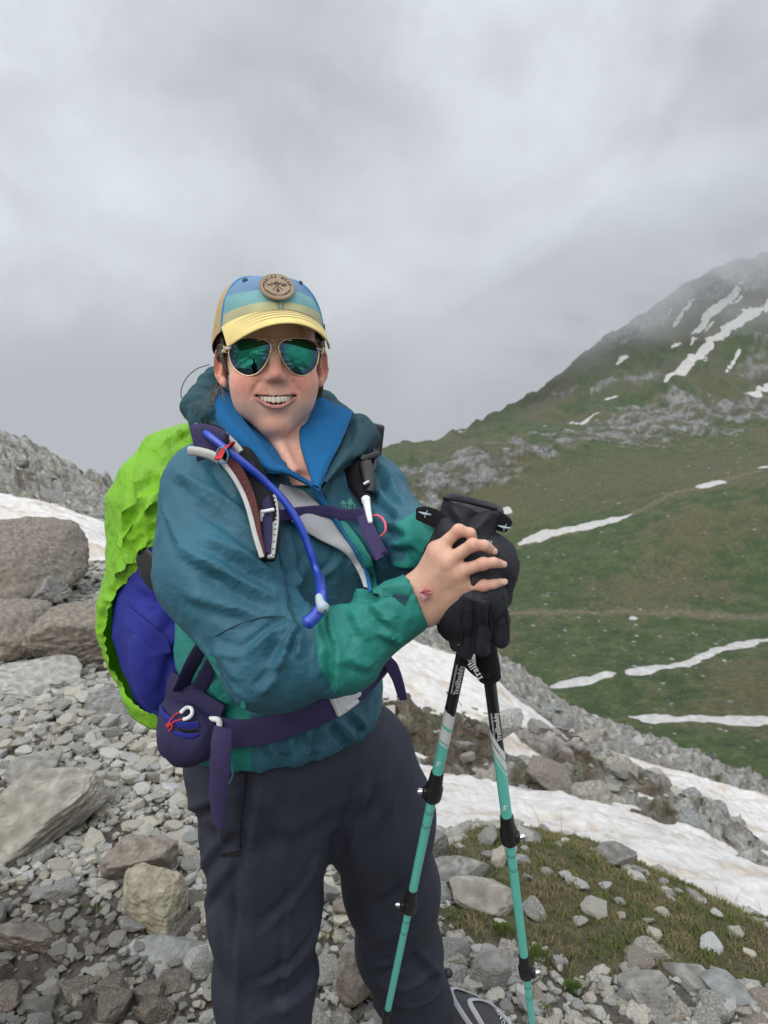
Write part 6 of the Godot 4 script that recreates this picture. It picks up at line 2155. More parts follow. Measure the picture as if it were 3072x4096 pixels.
	for e in [[Vector3(-0.3197, 1.4798, -1.2582), Vector3(-0.2982, 1.4802, -1.238), Vector3(-0.2727, 1.4781, -1.2072), Vector3(-0.2536, 1.4743, -1.1811)], [Vector3(-0.2931, 1.5136, -1.2947), Vector3(-0.2645, 1.5089, -1.2532), Vector3(-0.2358, 1.4969, -1.2003), Vector3(-0.2198, 1.4846, -1.1779)]]:
		var t := MB.new()
		t.ribbon(settled(jf, e, .022), [Vector3(0, 1, .2)], .014, .007, 5, .002)
		place("mesh_edge", t, M.white_mesh, strap)
	var rm := MB.new()
	rm.ribbon(settled(jf, [Vector3(-0.2384, 1.4783, -1.1564), Vector3(-0.2198, 1.4589, -1.1429), Vector3(-0.2041, 1.4331, -1.1282), Vector3(-0.1921, 1.4011, -1.1124), Vector3(-0.186, 1.3676, -1.1065), Vector3(-0.1779, 1.3408, -1.1017)], .0235), [Vector3(1, -.3, 0), Vector3(1, 0, 0)], [.020, .019, .018, .014, .008], .003, 6)
	place("red_mesh", rm, M.red_mesh, strap)
	var ow := MB.new()
	ow.ribbon(settled(jf, [Vector3(-0.2489, 1.4783, -1.1564), Vector3(-0.2308, 1.4603, -1.1431), Vector3(-0.2151, 1.4399, -1.1294), Vector3(-0.2037, 1.4212, -1.1159), Vector3(-0.1962, 1.3977, -1.1118), Vector3(-0.1887, 1.3676, -1.1065), Vector3(-0.1792, 1.3381, -1.1013)], .0235), [Vector3(1, -.4, 0)], .007, .004, 6)
	place("mesh_edge", ow, M.white_mesh, strap)
	var nv := MB.new()
	nv.ribbon(settled(jf, [Vector3(-0.2038, 1.4726, -1.1453), Vector3(-0.1849, 1.4466, -1.1305), Vector3(-0.1746, 1.4162, -1.1252), Vector3(-0.1711, 1.381, -1.1088), Vector3(-0.1738, 1.3442, -1.1023)], .0225), [Vector3(1, -.3, 0), Vector3(1, 0, 0)], .014, .003, 6)
	place("strap_binding", nv, M.navy, strap)
	var iw := settled(jf, [Vector3(-0.1796, 1.4453, -1.1405), Vector3(-0.1671, 1.425, -1.1267), Vector3(-0.1615, 1.4011, -1.1124), Vector3(-0.1629, 1.3743, -1.1076), Vector3(-0.1663, 1.3375, -1.1011)], .0235)
	var wm := MB.new()
	wm.ribbon(iw, [Vector3(1, -.3, 0), Vector3(1, 0.1, 0)], [.013, .014, .014, .010], .004, 6)
	place("perforated_edge", wm, M.white_mesh, strap)
	var holes := MB.new()
	var hc := MB.curve(iw, 8)
	for k in range(1, hc.size() - 1):
		var n := (Vector3(0, 1.6, 0) - hc[k]).normalized()
		var x := .0028 if k % 2 else -.0028
		holes.ball(hc[k] + Vector3(x, 0, 0) + n * .0016, Vector3(.0018, .0022, .0014), Basis.looking_at(-n), 8, 6)
	place("perforation", holes, M.black_cloth, strap)
	# hydration hose with its red keeper
	var hose := MB.new()
	var hl := settled(jf, [Vector3(-0.3124, 1.5173, -1.2852), Vector3(-0.2832, 1.5067, -1.2427), Vector3(-0.246, 1.4907, -1.1891), Vector3(-0.2082, 1.4693, -1.1498), Vector3(-0.1767, 1.4466, -1.1305), Vector3(-0.1492, 1.4196, -1.1258), Vector3(-0.1255, 1.3877, -1.11), Vector3(-0.1085, 1.3475, -1.1029), Vector3(-0.0967, 1.3132, -1.0867), Vector3(-0.0927, 1.2867, -1.082)], .030)
	hose.tube(hl, .0060, 12, 6)
	var hs := place("drinking_hose", hose, M.tube_blue, pk)
	var sl := MB.new()
	sl.tube(settled(jf, [Vector3(-0.0934, 1.3099, -1.0861), Vector3(-0.0913, 1.29, -1.0826), Vector3(-0.0913, 1.2701, -1.0791)], .032), .0080, 12, 4)
	sl.tube(settled(jf, [Vector3(-0.091, 1.2721, -1.0591), Vector3(-0.099, 1.2616, -1.0573), Vector3(-0.1096, 1.2525, -1.0557)], .030), [.0090, .0086, .0095], 12, 4)
	place("bite_valve", sl, M.tube_blue, hs)
	var vl := MB.new()
	var va := settled(jf, [Vector3(-0.093, 1.2903, -1.0624), Vector3(-0.091, 1.2812, -1.0608), Vector3(-0.0864, 1.2734, -1.0594)], .041)
	vl.tube(va, [.0050, .0062, .0085], 10, 4)
	place("valve_lever", vl, M.valve_grey, hs)
	var kp := MB.new()
	kp.ribbon(settled(jf, [Vector3(-0.2553, 1.4748, -1.1761), Vector3(-0.2496, 1.486, -1.1781), Vector3(-0.2397, 1.4958, -1.1798), Vector3(-0.2305, 1.4972, -1.1801)], .040), [Vector3(1, .5, 0)], .014, .002, 5)
	place("hose_keeper", kp, M.red, hs)
	var lp := []
	var lc := settle(jf, Vector3(-0.2461, 1.4814, -1.1671), .040)
	for k in 17: lp.append(lc + Vector3(cos(TAU * k / 16.0) * .0085, sin(TAU * k / 16.0) * .012, 0))
	var lo := MB.new()
	lo.tube(lp, .0011, 6, 1, false)
	place("cord_loop", lo, M.zip_teal, hs)
	var ant := MB.new()
	ant.tube([Vector3(-0.3226, 1.6211, -1.4456), Vector3(-0.3457, 1.6135, -1.4443), Vector3(-0.3654, 1.5958, -1.4412), Vector3(-0.3748, 1.5723, -1.437), Vector3(-0.3705, 1.5554, -1.434), Vector3(-0.3568, 1.5436, -1.432), Vector3(-0.3457, 1.5268, -1.429)], .0009, 5, 6)
	place("wire_loop", ant, M.black_plastic, pk)
	# sternum strap
	var ss := MB.new()
	ss.ribbon(settled(jf, [Vector3(-0.1712, 1.3926, -1.121), Vector3(-0.1506, 1.3966, -1.1217), Vector3(-0.1242, 1.3996, -1.1324), Vector3(-0.0912, 1.3982, -1.1525), Vector3(-0.0605, 1.3891, -1.1712), Vector3(-0.029, 1.3853, -1.201)], .018), [Vector3(0, 1, 0)], [.019, .018, .018, .018, .019], .0022, 8)
	var stn := place("sternum_strap", ss, M.webbing, pk)
	var tail := MB.new()
	tail.ribbon(settled(jf, [Vector3(-0.0331, 1.3856, -1.1909), Vector3(-0.0273, 1.3691, -1.1879), Vector3(-0.0173, 1.3455, -1.1939), Vector3(-0.0026, 1.3126, -1.2085)], .022), [Vector3(.9, .45, 0)], .021, .0022, 6)
	tail.ribbon(settled(jf, [Vector3(-0.0217, 1.3231, -1.19), Vector3(-0.0129, 1.3158, -1.1887), Vector3(0.0048, 1.3252, -1.2005)], .021), [Vector3(.3, -.9, 0)], [.004, .012, .004], .002, 4)
	place("strap_tail", tail, M.webbing, stn)
	frame_buckle(settle(jf, Vector3(-0.1704, 1.3937, -1.1111), .021), .020, .027, M.white_plastic, stn)
	var bk := MB.new()
	bk.tube(settled(jf, [Vector3(-0.029, 1.4084, -1.205), Vector3(-0.0266, 1.3999, -1.1934), Vector3(-0.0244, 1.3885, -1.1914), Vector3(-0.0215, 1.3741, -1.1888)], .022), [.0075, .0058, .005, .0038], 10, 4)
	bk.block(settle(jf, Vector3(-0.028, 1.4071, -1.1947), .024), Vector3(.014, .012, .008), Basis(Vector3.UP, .5), .003)
	place("sternum_buckle", bk, M.white_plastic, stn)
	var cl := MB.new()
	cl.tube(settled(jf, [Vector3(-0.0195, 1.3809, -1.2002), Vector3(-0.0114, 1.3831, -1.2006), Vector3(-0.0026, 1.378, -1.1997), Vector3(0.0026, 1.3653, -1.2076), Vector3(0.0011, 1.3543, -1.2057), Vector3(-0.007, 1.347, -1.2044)], .012), .0018, 8, 6)
	place("cord_loop", cl, M.pink, stn)
	# far shoulder strap with a clipped-on action camera
	var fsr := MB.new()
	fsr.ribbon(settled(jf, [Vector3(-0.0628, 1.4695, -1.2767), Vector3(-0.0508, 1.4504, -1.2429), Vector3(-0.0384, 1.4258, -1.2284), Vector3(-0.0278, 1.4017, -1.214)], .010), [Vector3(1, .5, 0)], [.050, .046, .034, .018], .009, 6, .004)
	place("shoulder_strap", fsr, M.black_cloth, pk)
	# hip belt
	var hb := MB.new()
	hb.ribbon(settled(torso_field, [Vector3(-0.2747, 1.0731, -1.1155), Vector3(-0.2482, 1.0636, -1.1036), Vector3(-0.2198, 1.0608, -1.1031), Vector3(-0.1787, 1.0611, -1.1133), Vector3(-0.1369, 1.0687, -1.1248), Vector3(-0.0943, 1.08, -1.137), Vector3(-0.0626, 1.0875, -1.1586), Vector3(-0.0375, 1.0929, -1.19), Vector3(-0.0182, 1.1015, -1.222), Vector3(-0.006, 1.1095, -1.2539), Vector3(-0.0012, 1.1107, -1.2947)], .016), [Vector3(0, 1, 0)], [.047, .046, .044, .040, .036, .034, .034], .003, 6)
	var belt := place("hip_belt", hb, M.webbing, pk)
	var wing := MB.new()
	wing.ribbon(settled(torso_field, [Vector3(-0.3794, 1.0703, -1.247), Vector3(-0.3497, 1.0829, -1.1984), Vector3(-0.3154, 1.0888, -1.1487), Vector3(-0.279, 1.0837, -1.1173), Vector3(-0.2496, 1.0761, -1.1058)], .012), [Vector3(.15, 1, 0)], [.07, .075, .075, .06], .010, 6, .004)
	place("belt_wing", wing, M.navy, belt)
	var pf := Field.new()
	pf.chain([Vector3(-0.3517, 1.0651, -1.175), Vector3(-0.3102, 1.0687, -1.1248), Vector3(-0.2835, 1.0648, -1.1089)], [.020, .024, .018], .01)
	pf.chain([Vector3(-0.3415, 1.0142, -1.1558), Vector3(-0.3066, 1.0296, -1.1179), Vector3(-0.2814, 1.0388, -1.1043)], [.020, .024, .018], .02)
	pf.chain([Vector3(-0.3487, 1.0391, -1.1704), Vector3(-0.3102, 1.0488, -1.1213), Vector3(-0.2835, 1.0529, -1.1068)], [.024, .028, .020], .03)
	var pm := MB.new()
	pf.mesh_into(pm, Vector3(-0.3572, 0.9976, -1.1123) + Vector3(0, 0, -.12), Vector3(-0.2597, 1.1256, -1.1349) + Vector3(.02, .02, .1), .005)
	fold(pm, [], .003, Vector3(16, 10, 16))
	var pouch := place("belt_pouch", pm, M.navy, belt)
	var pz := MB.new()
	pz.ribbon(settled(pf, [Vector3(-0.3609, 1.073, -1.1662), Vector3(-0.3477, 1.0685, -1.1451), Vector3(-0.3234, 1.0717, -1.1152), Vector3(-0.2989, 1.0764, -1.0957), Vector3(-0.2801, 1.08, -1.0913)], .002), [Vector3(.1, 1, 0)], .012, .003, 6)
	pz.ribbon(settled(pf, [Vector3(-0.3319, 1.0545, -1.1223), Vector3(-0.3107, 1.058, -1.1026), Vector3(-0.2919, 1.0612, -1.093), Vector3(-0.2801, 1.0662, -1.0889)], .002), [Vector3(0, 1, 0)], [.003, .008, .008, .004], .002, 6)
	place("pouch_piping", pz, M.pack_blue, pouch)
	var zs := MB.new()
	zs.ribbon(settled(pf, [Vector3(-0.3218, 1.0587, -1.1231), Vector3(-0.3036, 1.0636, -1.1036), Vector3(-0.2815, 1.0718, -1.0898)], .002), [Vector3(0, 1, 0)], [.002, .006, .004], .001, 6)
	place("pouch_opening", zs, M.black_cloth, pouch)
	var zc := MB.new()
	zc.tube(settled(pf, [Vector3(-0.3377, 1.0616, -1.1236), Vector3(-0.3333, 1.0715, -1.1253), Vector3(-0.322, 1.0851, -1.1176), Vector3(-0.3122, 1.0929, -1.1088)], .006), .0014, 6, 5)
	zc.tube(settled(pf, [Vector3(-0.3377, 1.0602, -1.1233), Vector3(-0.3304, 1.0673, -1.1246), Vector3(-0.3191, 1.0759, -1.116), Vector3(-0.3079, 1.0817, -1.1068)], .006), .0014, 6, 5)
	zc.tube(settled(pf, [Vector3(-0.3406, 1.063, -1.1238), Vector3(-0.3348, 1.0673, -1.1246), Vector3(-0.3304, 1.0616, -1.1236), Vector3(-0.3362, 1.0545, -1.1223)], .006), .0014, 6, 5)
	place("pouch_cord", zc, M.red, pouch)
	var zl := MB.new()
	zl.tube(settled(pf, [Vector3(-0.3114, 1.0922, -1.1087), Vector3(-0.3036, 1.0992, -1.1099), Vector3(-0.2958, 1.0985, -1.1098), Vector3(-0.2919, 1.0951, -1.099), Vector3(-0.2968, 1.0889, -1.0979), Vector3(-0.3072, 1.0817, -1.1068)], .009), .0030, 8, 5)
	place("pouch_pull", zl, M.white_plastic, pouch)
	# ladder lock and its hanging strap
	var ll := MB.new()
	ll.tube(settled(torso_field, [Vector3(-0.2701, 1.0847, -1.0972), Vector3(-0.2594, 1.0912, -1.0882), Vector3(-0.2496, 1.0892, -1.0878), Vector3(-0.2482, 1.0795, -1.0861), Vector3(-0.251, 1.0671, -1.0839)], .024), [.0036, .0046, .005, .0046, .004], 8, 5)
	ll.tube(settled(torso_field, [Vector3(-0.2687, 1.0501, -1.0911), Vector3(-0.2633, 1.0469, -1.0854), Vector3(-0.2566, 1.0472, -1.0804)], .020), .0032, 8, 4)
	place("ladder_lock", ll, M.white_plastic, belt)
	var hang := MB.new()
	hang.ribbon([Vector3(-0.2374, 1.0907, -1.0627), Vector3(-0.2401, 1.0672, -1.0586), Vector3(-0.2436, 1.032, -1.0625), Vector3(-0.2507, 0.9875, -1.075), Vector3(-0.255, 0.9454, -1.0879), Vector3(-0.2568, 0.9108, -1.097)], [Vector3(1, .12, .35), Vector3(1, 0, .3), Vector3(1, -.15, .2)], [.030, .034, .034, .030, .026, .020], .0024, 6, .003)
	place("strap_tail", hang, M.webbing, belt)
	for s in [[Vector3(-0.2539, 1.2216, -1.1518), Vector3(-0.2813, 1.1896, -1.1461), Vector3(-0.3066, 1.1466, -1.1589), Vector3(-0.3348, 1.0929, -1.19)], [Vector3(-0.2374, 1.2142, -1.1403), Vector3(-0.2575, 1.1789, -1.1341), Vector3(-0.2777, 1.1412, -1.1376), Vector3(-0.291, 1.1145, -1.1431)]]:
		var t := MB.new()
		t.ribbon(settled(torso_field, s, .014), [Vector3(1, .5, 0)], [.014, .02, .024, .024], .003, 6)
		place("stabiliser_strap", t, M.navy, belt)
	# buckle on the belly
	var c := settle(torso_field, Vector3(-0.0633, 1.0933, -1.1596), .021)
	var u := Basis(Vector3.UP, 0.55) * Basis(Vector3.BACK, 0.42)
	var bb := MB.new()
	bb.block(c, Vector3(.034, .048, .010), u, .004)
	bb.block(c + u * Vector3(.021, 0, 0), Vector3(.016, .030, .008), u, .003)
	bb.block(c + u * Vector3(-.019, 0, .001), Vector3(.010, .044, .010), u, .003)
	bb.block(c + u * Vector3(.006, -.017, .004), Vector3(.026, .007, .007), u, .002)
	bb.block(c + u * Vector3(.006, .017, .004), Vector3(.026, .007, .007), u, .002)
	place("belt_buckle", bb, M.white_plastic, belt)
	var bt := MB.new()
	bt.ribbon([Vector3(0.002, 1.1323, -1.2376), Vector3(0.0128, 1.1206, -1.2254), Vector3(0.022, 1.1046, -1.2124), Vector3(0.0294, 1.0829, -1.1984), Vector3(0.0325, 1.0738, -1.1968)], [Vector3(1, .4, 0), Vector3(1, .2, .4)], [.014, .022, .018, .016, .012], .0022, 6)
	place("strap_tail", bt, M.webbing, belt)
	# action camera
	var cam := thing("action_camera", "small black action camera clipped high on her far shoulder strap", "camera", Vector3(-0.0179, 1.488, -1.3815))
	var cf := Basis(Vector3.UP, 0.9) * Basis(Vector3.BACK, -0.18)
	var cb := MB.new()
	cb.block(Vector3(-0.0198, 1.4864, -1.4016), Vector3(.034, .058, .026), cf, .004)
	place("housing", cb, M.black_plastic, cam)
	var sc := MB.new()
	sc.block(Vector3(-0.0198, 1.4888, -1.402) + cf * Vector3(0, .002, .0135), Vector3(.024, .034, .001), cf, .0004)
	place("screen", sc, M.glove, cam)
	var lb := MB.new()
	lb.block(Vector3(-0.0241, 1.4719, -1.3584), Vector3(.008, .006, .001), cf, .0003)
	place("blue_mark", lb, M.tube_blue, cam)
	var mt := MB.new()
	mt.tube([Vector3(-0.0372, 1.4636, -1.296), Vector3(-0.0234, 1.4655, -1.3166), Vector3(-0.0117, 1.4674, -1.3373)], .006, 10, 3)
	mt.tube([Vector3(-0.019, 1.4709, -1.343), Vector3(-0.0172, 1.4526, -1.3245), Vector3(-0.0201, 1.4409, -1.3021)], .006, 8, 3)
	mt.ball(Vector3(-0.0346, 1.4632, -1.2858), Vector3.ONE * .008)
	place("clamp_screw", mt, M.black_plastic, cam)
	var cp := MB.new()
	cp.ribbon([Vector3(-0.0318, 1.4587, -1.2698), Vector3(-0.027, 1.4414, -1.2535), Vector3(-0.0237, 1.4244, -1.2383), Vector3(-0.0243, 1.4141, -1.2263)], [Vector3(1, .2, 0)], [.022, .024, .022, .014], .010, 5, .002)
	place("clip", cp, M.black_plastic, cam)
	var sb := MB.new()
	sb.tube([Vector3(-0.0324, 1.4291, -1.227), Vector3(-0.025, 1.4322, -1.2316)], .0032, 8, 2)
	place("steel_pin", sb, M.steel, cam)

func frame_buckle(at: Vector3, w: float, h: float, m: Material, parent: Node):
	var b := MB.new()
	var loop := []
	for p in [[-1, -1], [-1, 1], [1, 1], [.6, .75], [-.5, .7], [-.5, -.7], [.6, -.75], [1, -1]]:
		pass
	b.block(at + Vector3(-w * .42, 0, 0), Vector3(.006, h, .006), Basis(Vector3.UP, .3), .0018)
	b.block(at + Vector3(0, h * .46, .001), Vector3(w, .005, .005), Basis(Vector3.BACK, .2), .0015)
	b.block(at + Vector3(0, -h * .46, .001), Vector3(w, .005, .005), Basis(Vector3.BACK, -.15), .0015)
	place("frame_buckle", b, m, parent)

# ---- trekking poles

func poles():
	var t := mat(lin(0.12, 0.56, 0.47), 0.35)
	t.clearcoat_enabled = true
	t.clearcoat = 0.4
	M.pole_teal = t
	M.pole_black = mat(lin(0.008, 0.008, 0.009), 0.28)
	M.pole_white = mat(lin(0.68, 0.70, 0.70), 0.4)
	var a := [Vector3(0.1265, 1.2583, -1.072), Vector3(0.1166, 1.2069, -1.0781), Vector3(0.098, 1.0798, -1.1014), Vector3(0.0807, 0.9492, -1.1393), Vector3(0.0491, 0.6665, -1.2519), Vector3(0.0082, 0.3036, -1.3961), Vector3(-0.0035, 0.1999, -1.4387)]
	var b := [Vector3(0.1446, 1.2599, -1.0671), Vector3(0.1554, 1.1634, -1.0755), Vector3(0.1751, 1.0191, -1.1009), Vector3(0.2005, 0.8753, -1.1364), Vector3(0.2603, 0.5294, -1.2531), Vector3(0.2952, 0.3313, -1.3299), Vector3(0.3272, 0.1459, -1.3988)]
	pole(a, "teal trekking pole on the left, crossing in front of her trouser leg", 0)
	pole(b, "teal trekking pole on the right, standing clear over the stones", 1)

func pole(q: Array, label: String, which: int):
	# straight from grip to tip: refit the marks to one line
	var top: Vector3 = q[1]
	var d: Vector3 = (q[5] - top).normalized()
	var on := []
	for p in q: on.append(top + d * (p - top).dot(d))
	var n := thing("trekking_pole", label, "trekking pole", on[6], "trekking poles")
	var face := (Vector3(0, 1.6, 0) - top)
	face = (face - d * face.dot(d)).normalized()
	var side := d.cross(face).normalized()
	var part := func(called: String, list: Array, r, m: Material, sides := 16):
		var b := MB.new()
		b.tube(list, r, sides, 1)
		return place(called, b, m, n)
	var grip_end: Vector3 = on[1] if which else on[1]
	var up: Vector3 = on[0] - d * .09
	part.call("grip", [up, on[0], on[0] + d * .03, grip_end - d * .02, grip_end, grip_end + d * .004], [.014, .016, .0150, .0175, .0175, .0125] if which else [.014, .016, .014, .0135, .0130, .0110], M.black_cloth)
	if which: part.call("cork_grip", [on[0] + d * .055, on[0] + d * .074], .0158, M.cork)
	var black_end: Vector3 = on[2]
	var r0 := .0091
	part.call("upper_shaft", [grip_end, black_end], r0, M.pole_black, 20)
	# teal end of the upper section, with the slanted white bands of its print
	part.call("lower_upper_shaft", [black_end, on[3]], r0, M.pole_teal, 20)
	var bands := [[.0, .006, .028], [.034, .040, .060], [.064, .066, .0685]] if which == 0 else [[-.0, .01, .018], [.022, .030, .040], [.048, .050, .053]]
	for k in bands.size():
		var s0: float = bands[k][0]
		var s1: float = bands[k][2]
		var slant := .012 if which == 0 else .05
		var rows := []
		for m in 2:
			var row := PackedVector3Array()
			for j in 25:
				var f := TAU * j / 24.0
				var x := cos(f)
				var lean := slant * (0.5 + 0.5 * x) * -1.0
				row.append(black_end + d * ((s1 if m else s0) + lean + (.002 * absf(sin(f * 2.0)))) + (side * x + face * sin(f)) * (r0 + .0003))
			rows.append(row)
		var bb := MB.new()
		bb.grid(rows)
		place("white_band", bb, M.pole_white, n)
	# locks
	for k in [3, 4]:
		var c: Vector3 = on[k]
		var rr := .0130 if k == 3 else .0115
		part.call("lock_sleeve", [c - d * .004, c + d * .030, c + d * .040], [rr * .85, rr, rr], M.black_plastic)
		var cb := MB.new()
		cb.tube([c + d * .030, c + d * .054], rr + .0022, 14, 1)
		var w := 1.0 if which == 0 else -1.0
		cb.block(c + d * .042 + (side * .013 * w + face * .004), Vector3(.010, .022, .014), Basis(side, -d, face), .003)
		place("lock_collar", cb, M.black_plastic, n)
		var sc := MB.new()
		sc.tube([c + d * .043 + side * .016 * w + face * .004, c + d * .043 + side * .0245 * w + face * .004], .0052, 10, 1)
		place("lock_screw", sc, M.steel, n)
	part.call("middle_shaft", [on[3] + d * .05, on[4]], .0079, M.pole_teal, 18)
	part.call("lower_shaft", [on[4] + d * .05, on[5]], .0068, M.pole_teal, 18)
	part.call("tip_sleeve", [on[5], on[5] + d * .02, on[6]], [.0088, .0080, .0055], M.black_plastic)
	part.call("tip", [on[6], on[6] + d * .02], [.004, .002], M.steel)
	# length marks
	for k in [3, 4]:
		for m in 2:
			var c: Vector3 = on[k] + d * (.085 + m * .035)
			for e in 2:
				var mk := MB.new()
				mk.tube([c + d * e * .004, c + d * (e * .004 + .0008)], .0081 if k == 3 else .0070, 16, 1)
				place("length_mark", mk, M.ink, n)
	# lettering along the shaft
	var font := SystemFont.new()
	font.font_names = PackedStringArray(["Droid Serif"])
	font.font_weight = 700
	font.font_italic = true
	var tw := TextMesh.new()
	tw.text = "Trailbuddy"
	tw.font = font
	tw.font_size = 40
	tw.pixel_size = .00025
	tw.depth = .0004
	var small := TextMesh.new()
	small.text = "GEAR FOR YOUR ADVENTURES"
	var f2 := SystemFont.new()
	f2.font_names = PackedStringArray(["Droid Sans"])
	small.font = f2
	small.font_size = 24
	small.pixel_size = .000175
	small.depth = .0003
	var ta: Vector3 = grip_end.lerp(black_end, .42 if which == 0 else .62)
	var fx := (face - side * 0.35).normalized()
	var fr := Basis(-d, fx.cross(-d).normalized(), fx)
	set_world(put("lettering", tw, M.pole_white, n), Transform3D(fr, ta + fx * (r0 + .0004)))
	fx = (face + side * 0.45).normalized()
	fr = Basis(-d, fx.cross(-d).normalized(), fx)
	set_world(put("lettering", small, M.pole_white, n), Transform3D(fr, ta + fx * (r0 + .0004)))
	# small pale emblem above the lock
	var em := MB.new()
	var ec: Vector3 = on[3] - d * .035 + face * (r0 + .0006)
	for p in [[-3, 2, 1], [0, 3, 2], [2, 0, 2.4], [1, -4, 2.2], [4, -5, 1.4]]:
		em.ball(ec + side * p[0] * .001 - d * p[1] * .001, Vector3(p[2], p[2], .5) * .001, Basis(side, -d, face), 8, 6)
	place("emblem", em, M.pole_white, n)
	# wrist strap
	var ws := MB.new()
	if which == 1:
		ws.ribbon([on[0] + face * .01, Vector3(0.1145, 1.2208, -1.0399), Vector3(0.1203, 1.1983, -1.0411), Vector3(0.1367, 1.1776, -1.0476), Vector3(0.1487, 1.173, -1.0518), Vector3(0.154, 1.1875, -1.0544), Vector3(0.1527, 1.2138, -1.059)], [side], [.012, .016, .014, .010, .006, .005], .003, 6)
	else:
		ws.ribbon([on[0] + face * .012, on[0] + d * .03 + face * .02, on[1] + face * .016 - d * .01], [side], .012, .003, 5)
	var wsn := place("wrist_strap", ws, M.black_cloth, n)
	if which == 1:
		var t2 := TextMesh.new()
		t2.text = "Trailbuddy"
		t2.font = font
		t2.font_size = 40
		t2.pixel_size = .00030
		t2.depth = .0004
		var sd := (Vector3(0.1361, 1.1795, -1.0428) - Vector3(0.114, 1.2193, -1.0346)).normalized()
		var toward := (Vector3(0, 1.6, 0) - Vector3(0.1237, 1.2014, -1.0365))
		toward = (toward - sd * toward.dot(sd)).normalized()
		set_world(put("lettering", t2, M.pole_white, wsn), Transform3D(Basis(-sd, toward.cross(-sd).normalized(), toward), Vector3(0.1212, 1.205, -1.027)))

# ---- gloves

